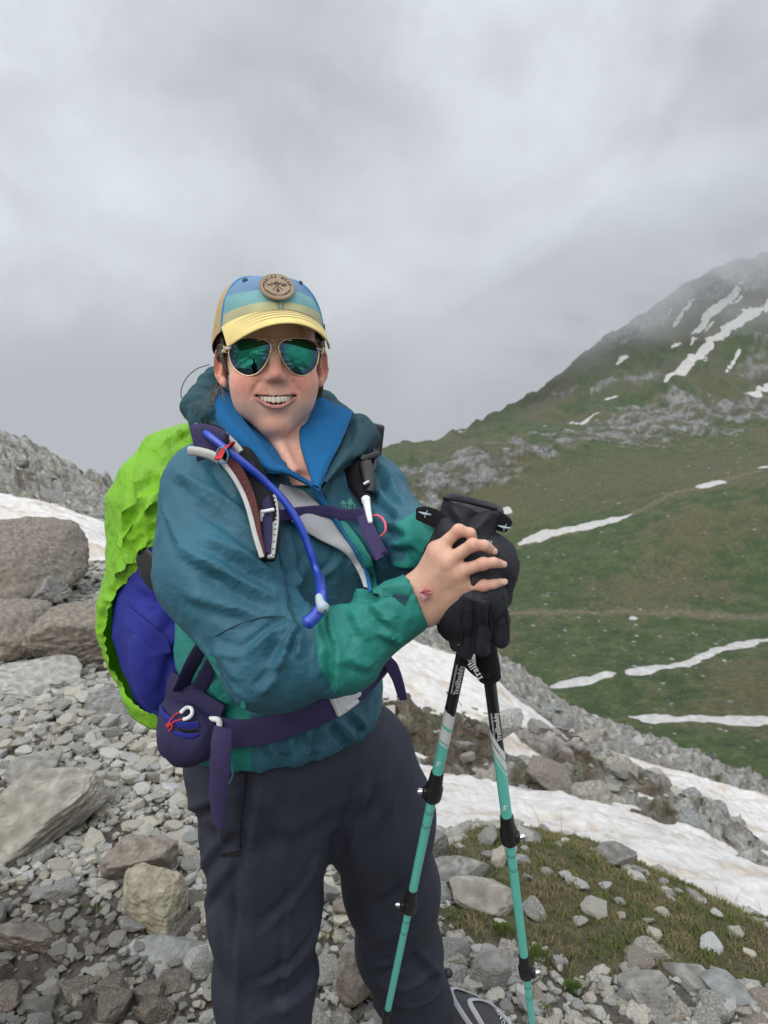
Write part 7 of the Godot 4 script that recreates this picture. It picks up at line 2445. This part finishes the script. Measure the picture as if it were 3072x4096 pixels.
func gloves(who: Node3D):
	# the far hand wears a glove and holds both grips
	var w := Field.new()
	w.chain([Vector3(0.0724, 1.3622, -1.1157), Vector3(0.0976, 1.3575, -1.0894), Vector3(0.1228, 1.351, -1.0731)], [.036, .036, .034], .02)
	w.bar(Vector3(0.119, 1.3553, -1.0688), Vector3(0.1591, 1.3468, -1.0622), .034, .030, .03)
	w.chain([Vector3(0.1491, 1.3598, -1.0492), Vector3(0.1639, 1.3355, -1.0399), Vector3(0.1621, 1.2961, -1.038)], [.022, .020, .017], .015)
	w.chain([Vector3(0.1291, 1.3546, -1.0432), Vector3(0.1407, 1.3255, -1.0279), Vector3(0.1407, 1.2848, -1.0309)], [.022, .019, .016], .015)
	w.chain([Vector3(0.1063, 1.3281, -1.069), Vector3(0.103, 1.2825, -1.061), Vector3(0.0988, 1.245, -1.0595)], [.030, .026, .020], .02)
	var wb := MB.new()
	w.mesh_into(wb, Vector3(0.0467, 1.2042, -1.0472) + Vector3(0, 0, -.1), Vector3(0.199, 1.4064, -1.0828) + Vector3(0, .02, .12), .004)
	fold(wb, [[settle(w, Vector3(0.1439, 1.3663, -1.0351), 0), settle(w, Vector3(0.1675, 1.3349, -1.0296), 0), .006, .004], [settle(w, Vector3(0.1534, 1.3707, -1.0359), 0), settle(w, Vector3(0.1713, 1.3443, -1.0313), 0), .005, .004]], .0015, Vector3(20, 20, 20))
	var worn := place("worn_glove", wb, M.glove, who)
	for k in 4:
		var rb := MB.new()
		rb.tube(settled(w, [Vector3(0.1356, 1.3531, -1.0328) + Vector3(0, -.004 * k, 0), Vector3(0.1451, 1.3605, -1.029) + Vector3(.001, -.004 * k, 0), Vector3(0.154, 1.3624, -1.0294) + Vector3(.002, -.004 * k, 0)], .0006), .0013, 6, 4)
		place("knuckle_rib", rb, M.black_plastic, worn)
	for q in [[Vector3(0.156, 1.3707, -1.0359), Vector3(0.1662, 1.3537, -1.0329), Vector3(0.1707, 1.3317, -1.0291), Vector3(0.1689, 1.2989, -1.0283)], [Vector3(0.1476, 1.3267, -1.0231), Vector3(0.1489, 1.3049, -1.0192), Vector3(0.1483, 1.2878, -1.0213)]]:
		var sm := MB.new()
		sm.tube(settled(w, q, .0004), .0012, 6, 5)
		place("seam", sm, M.black_plastic, worn)
	var txt := TextMesh.new()
	txt.text = "ALE"
	var font := SystemFont.new()
	font.font_names = PackedStringArray(["Droid Sans"])
	txt.font = font
	txt.font_size = 24
	txt.pixel_size = .00028
	txt.depth = .0004
	var at := settle(w, Vector3(0.1445, 1.3751, -1.0367), .0015)
	set_world(put("glove_lettering", txt, M.pole_white, who), Transform3D(Basis(Vector3.UP, .2) * Basis(Vector3.BACK, -.25) * Basis(Vector3.RIGHT, -.5), at))
	# the other glove lies loose under her bare hand, cuff up, fingers hanging down
	var g := thing("glove", "loose black glove pinned under her bare hand, its cuff standing up", "glove", Vector3(0.1343, 1.2312, -1.0113))
	var f := Field.new()
	f.chain([Vector3(0.1048, 1.3769, -1.0624), Vector3(0.1171, 1.4049, -1.0724), Vector3(0.1226, 1.424, -1.0778)], [.026, .031, .036], .02)
	f.chain([Vector3(0.1313, 1.3956, -1.0687), Vector3(0.1414, 1.4146, -1.0741)], [.026, .028], .02)
	f.chain([Vector3(0.1048, 1.3769, -1.0624), Vector3(0.1173, 1.3455, -1.0396), Vector3(0.1282, 1.3061, -1.0266), Vector3(0.1378, 1.2935, -1.0243)], [.030, .030, .030, .030], .03)
	f.chain([Vector3(0.1016, 1.319, -1.0522), Vector3(0.1043, 1.2819, -1.0406), Vector3(0.1108, 1.2627, -1.0372)], [.024, .028, .026], .03)
	# fingers
	f.chain([Vector3(0.1512, 1.2935, -1.0243), Vector3(0.1601, 1.2683, -1.0199), Vector3(0.162, 1.2405, -1.0191)], [.0150, .0140, .0115], .002)
	f.chain([Vector3(0.1315, 1.2871, -1.0191), Vector3(0.1357, 1.2626, -1.0128), Vector3(0.1346, 1.2293, -1.013)], [.0150, .0138, .0115], .002)
	f.chain([Vector3(0.1137, 1.2815, -1.0243), Vector3(0.1165, 1.2544, -1.0215), Vector3(0.1147, 1.2212, -1.0238)], [.0150, .0132, .0110], .002)
	f.chain([Vector3(0.0988, 1.2799, -1.0361), Vector3(0.0985, 1.2531, -1.0355), Vector3(0.1022, 1.2277, -1.0361)], [.0145, .0128, .0105], .002)
	f.chain([Vector3(0.0865, 1.2933, -1.0477), Vector3(0.0836, 1.266, -1.0479), Vector3(0.0873, 1.245, -1.0493)], [.012, .012, .010], .004)
	# the cuff is hollow
	f.ball(Vector3(0.1252, 1.4324, -1.0793), Vector3(.031, .030, .018), Basis(Vector3.BACK, -.24), .006, true)
	f.half_space(Vector3(0.1237, 1.4243, -1.0758), Vector3(.22, 1, .10).normalized())
	var b := MB.new()
	f.mesh_into(b, Vector3(0.0718, 1.1986, -1.0259) + Vector3(0, 0, -.08), Vector3(0.1888, 1.4547, -1.071) + Vector3(0, .01, .09), .0036)
	fold(b, [[settle(f, Vector3(0.0928, 1.4247, -1.0454), 0), settle(f, Vector3(0.1152, 1.3946, -1.0401), 0), .008, .006], [settle(f, Vector3(0.1471, 1.4134, -1.0435), 0), settle(f, Vector3(0.1215, 1.3883, -1.039), 0), .008, .006], [settle(f, Vector3(0.1057, 1.321, -0.9967), 0), settle(f, Vector3(0.1429, 1.3088, -0.9945), 0), .006, -.004], [settle(f, Vector3(0.1206, 1.3027, -0.9935), 0), settle(f, Vector3(0.1205, 1.2567, -0.9955), 0), .004, -.004], [settle(f, Vector3(0.1404, 1.3027, -0.9935), 0), settle(f, Vector3(0.1443, 1.2567, -0.9955), 0), .004, -.004]], .0018, Vector3(18, 18, 18))
	place("hand_part", b, M.glove, g)
	# seams down the sides of the fingers and the edge binding of the back
	for q in [[Vector3(0.1406, 1.2969, -1.0128), Vector3(0.1457, 1.272, -1.0084), Vector3(0.1489, 1.2423, -1.0082)], [Vector3(0.1223, 1.2895, -1.0114), Vector3(0.1242, 1.2627, -1.0067), Vector3(0.1239, 1.2319, -1.0094)], [Vector3(0.1062, 1.2827, -1.0204), Vector3(0.1069, 1.2595, -1.0163), Vector3(0.1085, 1.2309, -1.0214)], [Vector3(0.1649, 1.3003, -1.0235), Vector3(0.17, 1.2689, -1.018), Vector3(0.1721, 1.2421, -1.0183)], [Vector3(0.0983, 1.3063, -1.0144), Vector3(0.1161, 1.3017, -1.0034), Vector3(0.138, 1.3047, -1.004), Vector3(0.1615, 1.3081, -1.0147)]]:
		var sm := MB.new()
		sm.tube(settled(f, q, .0004), .0011, 6, 4)
		place("seam", sm, M.black_plastic, g)
	var rim := MB.new()
	rim.tube([Vector3(0.0846, 1.4309, -1.0719), Vector3(0.0956, 1.4337, -1.0419), Vector3(0.1167, 1.4309, -1.0313), Vector3(0.1368, 1.4243, -1.0403), Vector3(0.1576, 1.4163, -1.0643), Vector3(0.148, 1.4156, -1.0997), Vector3(0.1222, 1.422, -1.111), Vector3(0.0972, 1.4283, -1.0968), Vector3(0.0846, 1.4309, -1.0719)], .0024, 8, 6, false)
	place("cuff_rim", rim, M.black_cloth, g)
	for e in [[[Vector3(0.0853, 1.3977, -1.0508), Vector3(0.0715, 1.4044, -1.0571), Vector3(0.0575, 1.4086, -1.0629), Vector3(0.0454, 1.409, -1.0681)], -1.0], [[Vector3(0.1446, 1.4048, -1.0622), Vector3(0.1556, 1.4031, -1.0569), Vector3(0.1673, 1.3968, -1.0557), Vector3(0.175, 1.3917, -1.0548)], 1.0]]:
		var s := MB.new()
		s.ribbon(e[0], [Vector3(.15, 1, .1)], [.022, .026, .025, .016], .003, 6)
		var tab := place("wrist_tab", s, M.black_cloth, g)
		var lg := MB.new()
		var c: Vector3 = e[0][2] + Vector3(0, .002, .0045) if e[1] < 0 else e[0][2] + Vector3(0, -.004, .0045)
		lg.tube([c + Vector3(-.009, .003, 0), c + Vector3(0, 0, 0), c + Vector3(.009, -.001, 0)], [.0005, .0022, .0008], 6, 4)
		lg.tube([c + Vector3(.001, 0, 0), c + Vector3(.003, .0045, 0)], .0008, 5, 2)
		lg.tube([c + Vector3(-.001, 0, 0), c + Vector3(0, -.005, 0)], .0008, 5, 2)
		place("tab_emblem", lg, M.valve_grey, tab)

# ---------------------------------------------------------------- loose rock and turf

func make_stone_shapes():
	for k in 14:
		var g := RandomNumberGenerator.new()
		g.seed = 300 + k
		var sq := Vector3(1.0, g.randf_range(.42, .8), g.randf_range(.6, .95))
		stone_shapes.append(stone(k, 4, sq, 46.0))
		pebble_shapes.append(stone(k + 30, 1 if k % 2 else 2, sq, 40.0))

# A single big rock: base point, half sizes, turn; its own shape.
func rock_thing(called: String, label: String, category: String, base: Vector3, size: Vector3, turn: Vector3, seed_: int, m: Material, group := "", worn := 22.0, level := 5) -> MeshInstance3D:
	var mesh := stone(seed_, level, Vector3(1, 1, 1), worn)
	var o := put(called, mesh, m)
	o.transform = Transform3D(Basis.from_euler(turn) * Basis.from_scale(size), base + Vector3(0, size.y * .36, 0))
	tag(o, label, category, group)
	marks.append([base, label])
	return o

var marks := []      # where the big rocks stand, and how each is told from the rest
func boulders():
	make_stone_shapes()
	var m := M
	rock_thing("boulder", "big rounded brown-grey boulder below the snow at the left edge", "boulder", Vector3(-2.667, -0.02, -5.4134), Vector3(1.05, .72, .8), Vector3(.05, .6, -.12), 101, m.boulder4, "", 12.0, 6)
	rock_thing("boulder", "broad cracked brown slab beside the green rain cover", "boulder", Vector3(-1.6299, 0.04, -4.1279), Vector3(.80, .42, .6), Vector3(.15, .3, .05), 102, m.boulder4, "", 16.0, 6)
	rock_thing("boulder", "brown cracked block at the left edge under the rounded boulder", "boulder", Vector3(-2.1707, 0.05, -4.2505), Vector3(.55, .38, .5), Vector3(.1, 1.2, -.1), 103, m.boulder4, "", 16.0, 6)
	rock_thing("boulder", "flat grey slab lying against the foot of the rounded boulder", "rock", Vector3(-2.7832, 0.05, -5.563), Vector3(.50, .14, .35), Vector3(.05, .2, -.05), 104, m.boulder0, "", 20.0)
	rock_thing("boulder", "small grey block with a light top before the rounded boulder", "rock", Vector3(-2.374, 0.05, -5.1795), Vector3(.34, .18, .25), Vector3(.1, -.3, .18), 105, m.boulder3, "", 20.0)
	rock_thing("boulder", "pale whitish flat slab at the left edge above the scree", "rock", Vector3(-1.8677, 0.06, -3.5969), Vector3(.50, .14, .4), Vector3(.12, .5, -.05), 106, m.boulder6, "", 18.0)
	rock_thing("boulder", "long banded pale rock slanting up from the left edge", "boulder", Vector3(-1.2149, 0.03, -2.4761), Vector3(.46, .22, .27), Vector3(.15, .45, .28), 107, m.boulder2, "", 20.0, 6)
	rock_thing("boulder", "rounded pale rock just above the long banded rock", "rock", Vector3(-1.3625, 0.03, -2.7901), Vector3(.22, .13, .17), Vector3(.1, .2, .1), 108, m.boulder0, "", 12.0)
	rock_thing("boulder", "brown square-faced slab standing left of her knee", "rock", Vector3(-0.7722, 0.01, -2.2371), Vector3(.17, .19, .13), Vector3(.3, .25, .05), 109, m.boulder4, "", 30.0)
	rock_thing("boulder", "yellow-stained angular boulder left of her trouser leg", "boulder", Vector3(-0.6675, 0.01, -2.0438), Vector3(.185, .20, .16), Vector3(.1, -.3, -.05), 110, m.boulder7, "", 26.0, 6)
	rock_thing("boulder", "flat grey plate of rock with a pointed end by her leg", "rock", Vector3(-0.607, 0, -1.8898), Vector3(.155, .07, .115), Vector3(.35, .3, .05), 111, m.boulder5, "", 34.0)
	rock_thing("boulder", "dark wet brown rock sitting in the mud", "rock", Vector3(-0.9818, 0, -1.9337), Vector3(.165, .085, .10), Vector3(0, .1, -.06), 112, m.boulder8, "", 14.0)
	rock_thing("boulder", "grey sharp-edged boulder beside the bottom of the rain cover", "rock", Vector3(-1.2035, 0.04, -3.3026), Vector3(.27, .17, .2), Vector3(.1, .4, .1), 113, m.boulder1, "", 26.0)
	rock_thing("boulder", "tan angular rock with a split face on the turf behind the poles", "rock", Vector3(0.2934, -0.06, -2.1759), Vector3(.16, .10, .12), Vector3(.25, .3, .12), 114, m.boulder2, "", 34.0)
	rock_thing("boulder", "grey rock behind the tan angular rock, leaning on a second", "rock", Vector3(0.2767, -0.08, -2.3637), Vector3(.145, .075, .11), Vector3(.1, .2, -.1), 115, m.boulder0, "", 26.0)
	rock_thing("boulder", "dark rounded rock leaning against the grey rock on the turf", "rock", Vector3(0.2086, -0.08, -2.3394), Vector3(.11, .07, .09), Vector3(.1, .9, .1), 116, m.boulder3, "", 18.0)
	rock_thing("boulder", "biggest smooth grey block right of the right pole", "boulder", Vector3(0.696, -0.03, -1.778), Vector3(.125, .115, .10), Vector3(.1, .4, .1), 117, m.boulder0, "", 20.0, 6)
	rock_thing("boulder", "long brown stone standing between her trouser legs", "rock", Vector3(-0.0811, 0, -1.7452), Vector3(.10, .19, .10), Vector3(-.15, .3, .18), 118, m.boulder4, "", 18.0)
	rock_thing("boulder", "wide grey block among the stones between shoe and right pole", "rock", Vector3(0.2872, -0.01, -1.8184), Vector3(.105, .09, .09), Vector3(.1, .9, -.08), 119, m.boulder0, "", 28.0)
	rock_thing("boulder", "long thin slab lying right of the biggest grey block", "rock", Vector3(0.8416, -0.04, -1.8604), Vector3(.145, .05, .075), Vector3(.1, -.55, -.1), 120, m.boulder0, "", 26.0)
	rock_thing("boulder", "low pointed rock at the lower right corner", "rock", Vector3(0.9183, -0.04, -1.7889), Vector3(.13, .065, .09), Vector3(.1, -.4, -.12), 121, m.boulder5, "", 26.0)
	rock_thing("boulder", "grey rock at the edge of the turf next to her left knee", "rock", Vector3(0.1806, -0.1, -2.5087), Vector3(.10, .13, .10), Vector3(.1, .3, .1), 122, m.boulder3, "", 20.0)
	rock_thing("boulder", "grey stone lying on its side at the crest of the turf", "rock", Vector3(0.5613, -0.24, -2.7751), Vector3(.13, .075, .1), Vector3(0, .3, 0), 123, m.boulder3, "", 16.0)
	rock_thing("boulder", "flat low rock on the snow edge at the turf crest", "rock", Vector3(0.9435, -0.34, -2.8383), Vector3(.16, .05, .11), Vector3(0, .1, -.08), 124, m.boulder3, "", 18.0)
	rock_thing("boulder", "white-grey slab on the brown bank behind the poles", "rock", Vector3(1.749, -3.7423, -10.837), Vector3(.62, .5, .4), Vector3(.3, .3, .5), 125, m.boulder6, "", 26.0)
	rock_thing("boulder", "big brown rock in the bank right of the right pole", "boulder", Vector3(2.2362, -3.9101, -9.792), Vector3(.85, .40, .6), Vector3(.3, .3, -.4), 126, m.boulder4, "", 22.0)
	rock_thing("boulder", "tall lichen-spotted rock at the foot of the rib by the snow", "boulder", Vector3(2.6514, -3.9064, -9.1833), Vector3(.60, .42, .5), Vector3(.1, .6, .1), 127, m.boulder2, "", 20.0)

func scatter_transform(p: Vector3, s: float, sink := .2) -> Transform3D:
	var b := Basis.from_euler(Vector3(rng.randf_range(-.35, .35), rng.randf() * TAU, rng.randf_range(-.35, .35)))
	return Transform3D(b.scaled(Vector3.ONE * s), p + Vector3(0, s * (.30 - sink), 0))

func scree():
	rng.seed = 4242
	var spots := []        # [size, point, turf share]
	var fine := []
	for r in range(2, near_pts.size() - 10, 2):
		var row: PackedVector3Array = near_pts[r]
		var nxt: PackedVector3Array = near_pts[r + 2] if r + 2 < near_pts.size() else row
		for k in range(0, row.size() - 2, 2):
			var p := row[k]
			if p.z > -.75 or absf(p.x) > .70 * -p.z + .5: continue
			var area := (row[k + 2] - p).cross(nxt[k] - p).length()
			var t := turf_share(p)
			var mud := mud_share(p)
			var far_ := -p.z
			var dens := lerpf(720.0, 34.0, smoothstep(0.1, 0.7, t)) * lerpf(1.0, .45, mud)
			dens *= 1.0 if far_ < 3.0 else 3.0 / far_
			var n := dens * area
			var count := int(n) + (1 if rng.randf() < n - int(n) else 0)
			for q in count:
				var s := .024 * pow(1.0 - rng.randf() * .985, -.42)
				if t > .5: s *= 1.15
				if far_ > 3.0: s *= 1.25
				var at := p + (row[k + 2] - p) * rng.randf() + (nxt[k] - p) * rng.randf()
				spots.append([minf(s, .068), at, t])
			if far_ < 3.4 and t < .6:
				n = 1500.0 * area * lerpf(1.0, .6, mud)
				for q in int(n) + (1 if rng.randf() < n - int(n) else 0):
					fine.append([rng.randf_range(.008, .024), p + (row[k + 2] - p) * rng.randf() + (nxt[k] - p) * rng.randf(), t])
	# the largest as seen from the path are stones of their own, the rest lie as one spread of gravel
	spots.sort_custom(func(a, b): return a[0] / a[1].distance_to(Vector3(0, 1.6, 0)) > b[0] / b[1].distance_to(Vector3(0, 1.6, 0)))
	var tones := ["light grey", "mid grey", "pale tan", "dark grey", "brown", "bluish grey"]
	for k in mini(290, spots.size()):
		var s: Array = spots[k]
		var tone := [0, 1, 2, 0, 5, 2, 1, 0, 0, 4][rng.randi() % 10] as int
		var o := put("stone", stone_shapes[k % stone_shapes.size()], M["stone%d" % (tone if mud_share(s[1]) < .5 else 8)])
		o.transform = scatter_transform(s[1], s[0] * 1.25)
		var close := ""
		var side := ""
		var best := 1e9
		for m in marks:
			var d: float = m[0].distance_to(s[1])
			if d < best:
				best = d
				close = m[1]
				var way: Vector3 = s[1] - m[0]
				side = ("left of" if way.x < 0 else "right of") if absf(way.x) > absf(way.z) else ("behind" if way.z < 0 else "in front of")
				side = ("close " if d < .3 else ("a step " if d < .7 else "well ")) + side
		var size := "small" if s[0] < .045 else ("fist-sized" if s[0] < .07 else "large")
		var where := "on turf " if s[2] > .5 else ""
		tag(o, "%s %s stone %s%s the %s" % [size, tones[tone] if mud_share(s[1]) < .5 else "dark wet", where, side, " ".join(PackedStringArray(Array(close.split(" ")).slice(0, 5)))], "stone", "loose stones on the ground by the hiker")
	gravel("gravel", spots.slice(290), "grey gravel and small stones of the scree", 1.2)
	gravel("grit", fine, "fine grit and chips between the stones", 1.2)
	# broken rock on the ribs across the gully
	var rocks := []
	for q in 600:
		var r := rng.randi_range(int(slope_pts.size() * .2), int(slope_pts.size() * .80))
		var k := rng.randi_range(20, slope_pts[0].size() - 30)
		if slope_rock[r][k] < .6: continue
		var p: Vector3 = slope_pts[r][k]
		rocks.append([(.07 + .40 * pow(rng.randf(), 3.2)) * clampf(-p.z / 14.0, .55, 1.3), p, 0.0])
	rocks.sort_custom(func(a, b): return a[0] / a[1].distance_to(Vector3(0, 1.6, 0)) > b[0] / b[1].distance_to(Vector3(0, 1.6, 0)))
	for k in mini(60, rocks.size()):
		var s: Array = rocks[k]
		var tone: int = [0, 1, 2, 5, 3, 2][k % 6]
		var o := put("rock", stone_shapes[(k * 5) % stone_shapes.size()], M["stone%d" % tone])
		o.transform = scatter_transform(s[1], s[0] * 1.5, .42)
		var px: float = s[1].x / -s[1].z
		var where := "left of the backpack" if px < -.2 else ("behind the poles" if px < .22 else "right of the poles")
		var high := "on the ridge crest" if s[1].z < -17.5 else ("on the middle of the bank" if s[1].z < -12.0 else "at the edge of the snow")
		tag(o, "%s broken rock %s, %s" % [tones[tone], high, where], "rock", "rocks on the ribs across the gully")
	gravel("rubble", rocks.slice(60), "smaller rubble on the ribs across the gully", 1.4)

func gravel(called: String, spots: Array, label: String, grow: float):
	# one object of several shapes: the copies of each shape lie in one mesh of copies
	var by := []
	for k in 3: by.append([])
	for k in spots.size(): by[k % 3].append(spots[k])
	for v in 3:
		var mm := MultiMesh.new()
		mm.transform_format = MultiMesh.TRANSFORM_3D
		mm.use_colors = true
		mm.mesh = pebble_shapes[v * 3 + (1 if called == "grit" else 0)]
		mm.instance_count = by[v].size()
		for k in by[v].size():
			var s: Array = by[v][k]
			mm.set_instance_transform(k, scatter_transform(s[1], s[0] * grow, .12))
			var wet_ := mud_share(s[1]) if called != "rubble" else 0.0
			var l := rng.randf_range(.27, .56) * lerpf(1.0, .36, wet_)
			var warm := rng.randf()
			mm.set_instance_color(k, Color(l * lerpf(.98, 1.08, warm), l * lerpf(.99, 1.0, warm), l * lerpf(.98, .84, warm)))
		var o := MultiMeshInstance3D.new()
		o.multimesh = mm
		o.material_override = M.pebble
		o.name = numbered(called)
		add_child(o, true)
		tag(o, label, "", "", "stuff")

func turf():
	rng.seed = 99
	var tuft := MB.new()
	for k in 9:
		var a := rng.randf() * TAU
		var lean := Vector3(cos(a), 0, sin(a)) * rng.randf_range(.2, .7)
		var root := Vector3(rng.randf_range(-.4, .4), 0, rng.randf_range(-.4, .4))
		var side := Vector3(-sin(a), 0, cos(a)) * .045
		var h := rng.randf_range(.6, 1.1)
		var m := root + lean * .35 * h + Vector3(0, .6 * h, 0)
		var top := root + lean * h + Vector3(0, h * .95, 0)
		tuft.quad(root - side, root + side, m + side * .8, m - side * .8)
		tuft.tri(m - side * .8, m + side * .8, top)
	var shape := tuft.mesh()
	var where := []
	for r in range(2, near_pts.size() - 2, 2):
		var row: PackedVector3Array = near_pts[r]
		var nxt: PackedVector3Array = near_pts[r + 2] if r + 2 < near_pts.size() else row
		for k in range(0, row.size() - 2, 2):
			var p := row[k]
			if p.z > -.75 or absf(p.x) > .70 * -p.z + .5: continue
			var area := (row[k + 2] - p).cross(nxt[k] - p).length()
			var t := turf_share(p)
			var patch := smoothstep(.28, .45, soft.get_noise_2d(p.x * 1.7 + 60.0, p.z * 1.7)) * .25 if p.z < -1.9 else 0.0
			var n := area * 1500.0 * maxf(smoothstep(.25, .8, t), patch)
			for q in int(n) + (1 if rng.randf() < n - int(n) else 0):
				where.append(p + (row[k + 2] - p) * rng.randf() + (nxt[k] - p) * rng.randf())
	var mm := MultiMesh.new()
	mm.transform_format = MultiMesh.TRANSFORM_3D
	mm.use_colors = true
	mm.mesh = shape
	mm.instance_count = where.size()
	for k in where.size():
		var p: Vector3 = where[k]
		var s := rng.randf_range(.010, .026) * (1.0 + 0.7 * maxf(0.0, soft.get_noise_2d(p.x * 5.0, p.z * 5.0)))
		mm.set_instance_transform(k, Transform3D(Basis(Vector3.UP, rng.randf() * TAU).scaled(Vector3(s * 1.5, s, s * 1.5)), p - Vector3(0, .003, 0)))
		var dry := clampf(.5 + soft.get_noise_2d(p.x * 4.0 + 5.0, p.z * 4.0) * 1.3 + rng.randf_range(-.3, .3), 0.0, 1.0)
		mm.set_instance_color(k, Color(.085, .115, .022).lerp(Color(.215, .175, .085), dry))
	var o := MultiMeshInstance3D.new()
	o.multimesh = mm
	o.material_override = M.blade
	o.name = "grass"
	add_child(o)
	tag(o, "short olive and straw-coloured grass on the turf and between the stones", "", "", "stuff")
	# dry stalks standing over the turf
	var st := MB.new()
	for k in 70:
		var p: Vector3 = where[rng.randi() % where.size()]
		if turf_share(p) < .5: continue
		var h := rng.randf_range(.05, .16)
		var lean := Vector3(rng.randf_range(-1, 1), 0, rng.randf_range(-.5, .5)) * h * .5
		st.tube([p, p + Vector3(0, h * .6, 0) + lean * .4, p + Vector3(0, h, 0) + lean], [.0010, .0008, .0005], 4, 3)
	var stalk := mat(lin(.30, .21, .11), .9)
	tag(place("dry_stalks", st, stalk), "dry straw stalks standing in the turf", "", "", "stuff")
	# bright cushions of moss
	for q in [[Vector3(0.4152, -0.02, -1.9135), .055, "bright green moss cushion between the stones right of the right pole"], [Vector3(0.5089, -0.02, -1.8057), .03, "small green leafy tuft in front of the biggest grey block"], [Vector3(0.3994, 0, -1.7084), .03, "green tuft at the bottom edge right of the right pole"], [Vector3(0.3511, -0.02, -2.0329), .03, "green tuft on the turf left of the right pole"]]:
		var cm := MB.new()
		for k in 120:
			var a := rng.randf() * TAU
			var d := pow(rng.randf(), .6)
			var p: Vector3 = q[0] + Vector3(cos(a) * d, 0, sin(a) * d * .8) * q[1]
			var up := Vector3(cos(a) * .5 * d, 1, sin(a) * .5 * d).normalized()
			var sd := Vector3(-sin(a), 0, cos(a)) * .003
			var h: float = q[1] * (.55 - .3 * d) * rng.randf_range(.7, 1.2) + .006
			cm.quad(p - sd, p + sd, p + up * h + sd * .5, p + up * h - sd * .5)
		var moss := mat(lin(.075, .125, .02).lerp(lin(.12, .17, .03), rng.randf()), .9)
		tag(place("moss", cm, moss), q[2], "moss")
	# the wet mud at the lower left
	var wet := mat(lin(.045, .036, .027), .12)
	var pb := MB.new()
	var g := []
	for r in 40:
		var row := PackedVector3Array()
		for k in 40:
			var x := lerpf(-1.9, -.3, k / 39.0)
			var z := lerpf(-2.3, -1.0, r / 39.0)
			row.append(Vector3(x, lerpf(.0, .004, float(k) / 39.0) - .011, z))
		g.append(row)
	pb.grid(g, false)
	tag(place("puddle", pb, wet), "shallow brown puddles in the mud of the path", "", "", "structure")

# ---------------------------------------------------------------- what her sunglasses mirror: the slope and the people behind the camera

func behind_the_camera():
	var land := Land.new([
		PackedVector3Array([Vector3(-60, -3, 8), Vector3(-25, -.5, 8), Vector3(-8, .1, 8), Vector3(0, .1, 8), Vector3(8, .1, 8), Vector3(25, -2, 8), Vector3(60, -8, 8)]),
		PackedVector3Array([Vector3(-70, 6, 24), Vector3(-30, 5, 22), Vector3(-10, 2.5, 20), Vector3(0, 1.6, 20), Vector3(10, 1.4, 20), Vector3(30, 0, 22), Vector3(70, -6, 24)]),
		PackedVector3Array([Vector3(-90, 26, 50), Vector3(-40, 20, 46), Vector3(-14, 11, 44), Vector3(0, 8, 44), Vector3(14, 7, 44), Vector3(40, 5, 46), Vector3(90, 0, 50)]),
		PackedVector3Array([Vector3(-120, 48, 90), Vector3(-60, 38, 84), Vector3(-20, 25, 80), Vector3(0, 20, 80), Vector3(20, 17, 80), Vector3(60, 12, 84), Vector3(120, 6, 90)]),
		PackedVector3Array([Vector3(-140, 52, 130), Vector3(-70, 42, 124), Vector3(-24, 30, 120), Vector3(0, 24, 120), Vector3(24, 20, 120), Vector3(70, 14, 124), Vector3(140, 8, 130)])])
	var pts := land.points(0, 6, 90, 0, 4, 70)
	var b := MB.new()
	for r in pts.size():
		var row: PackedVector3Array = pts[r]
		for k in row.size():
			var p := row[k]
			var n := ridge.get_noise_3d(p.x * .09, p.y * .16, p.z * .05)
			var rock := smoothstep(.05, .25, n + soft.get_noise_2d(p.x * .05, p.z * .05) - .05 - (.35 if p.x < -14.0 else 0.0) * -1.0)
			p.y += n * .8 * rock
			row[k] = p
			b.c.append(Color(.62, .62, .62).lerp(Color(.13, .125, .115), rock))
		pts[r] = row
	b.grid(pts, false, true)
	tag(place("rear_slope", b, M.snow), "snow-streaked slope rising behind the camera", "", "", "structure")
	var f := Field.new()
	var s := [-1.0, 1.0]
	f.chain([Vector3(0, 1.60, 0), Vector3(0, 1.42, .02), Vector3(0, 1.15, .02), Vector3(0, .92, .02)], [.05, .13, .15, .16], .10)
	f.ball(Vector3(0, 1.63, 0), Vector3(.078, .115, .095), Basis.IDENTITY, .03)
	f.ball(Vector3(0, 1.71, -.02), Vector3(.095, .06, .12), Basis.IDENTITY, .01)
	f.ball(Vector3(0, 1.18, .20), Vector3(.15, .26, .12), Basis.IDENTITY, .03)
	for q in s:
		f.chain([Vector3(.17 * q, 1.40, .02), Vector3(.25 * q, 1.14, -.04), Vector3(.10 * q, 1.34, -.24), Vector3(.07 * q, 1.40, -.27)], [.075, .06, .045, .04], .03)
		f.chain([Vector3(.10 * q, .90, .02), Vector3(.12 * q, .50, 0), Vector3(.13 * q, .08, .04)], [.10, .075, .065], .04)
		f.bar(Vector3(.13 * q, .05, .05), Vector3(.15 * q, .045, -.14), .05, .042, .03)
	var body := MB.new()
	f.mesh_into(body, Vector3(-.4, -.02, -.36), Vector3(.4, 1.82, .4), .016)
	var dark := cloth_mat(lin(.02, .022, .028), .8)
	var shape := body.mesh()
	for q in [[Vector3(.22, .02, .62), .1, "person in dark rain clothes standing right behind the camera"], [Vector3(-1.25, .02, 2.1), .3, "person in dark rain clothes farther back on the left behind the camera"], [Vector3(1.6, .02, 2.9), -.4, "person in dark rain clothes farther back on the right behind the camera"]]:
		var o := thing("person", q[2], "person", q[0])
		o.rotation.y = q[1]
		var c := MeshInstance3D.new()
		c.name = "body"
		c.mesh = shape
		c.material_override = dark
		o.add_child(c)
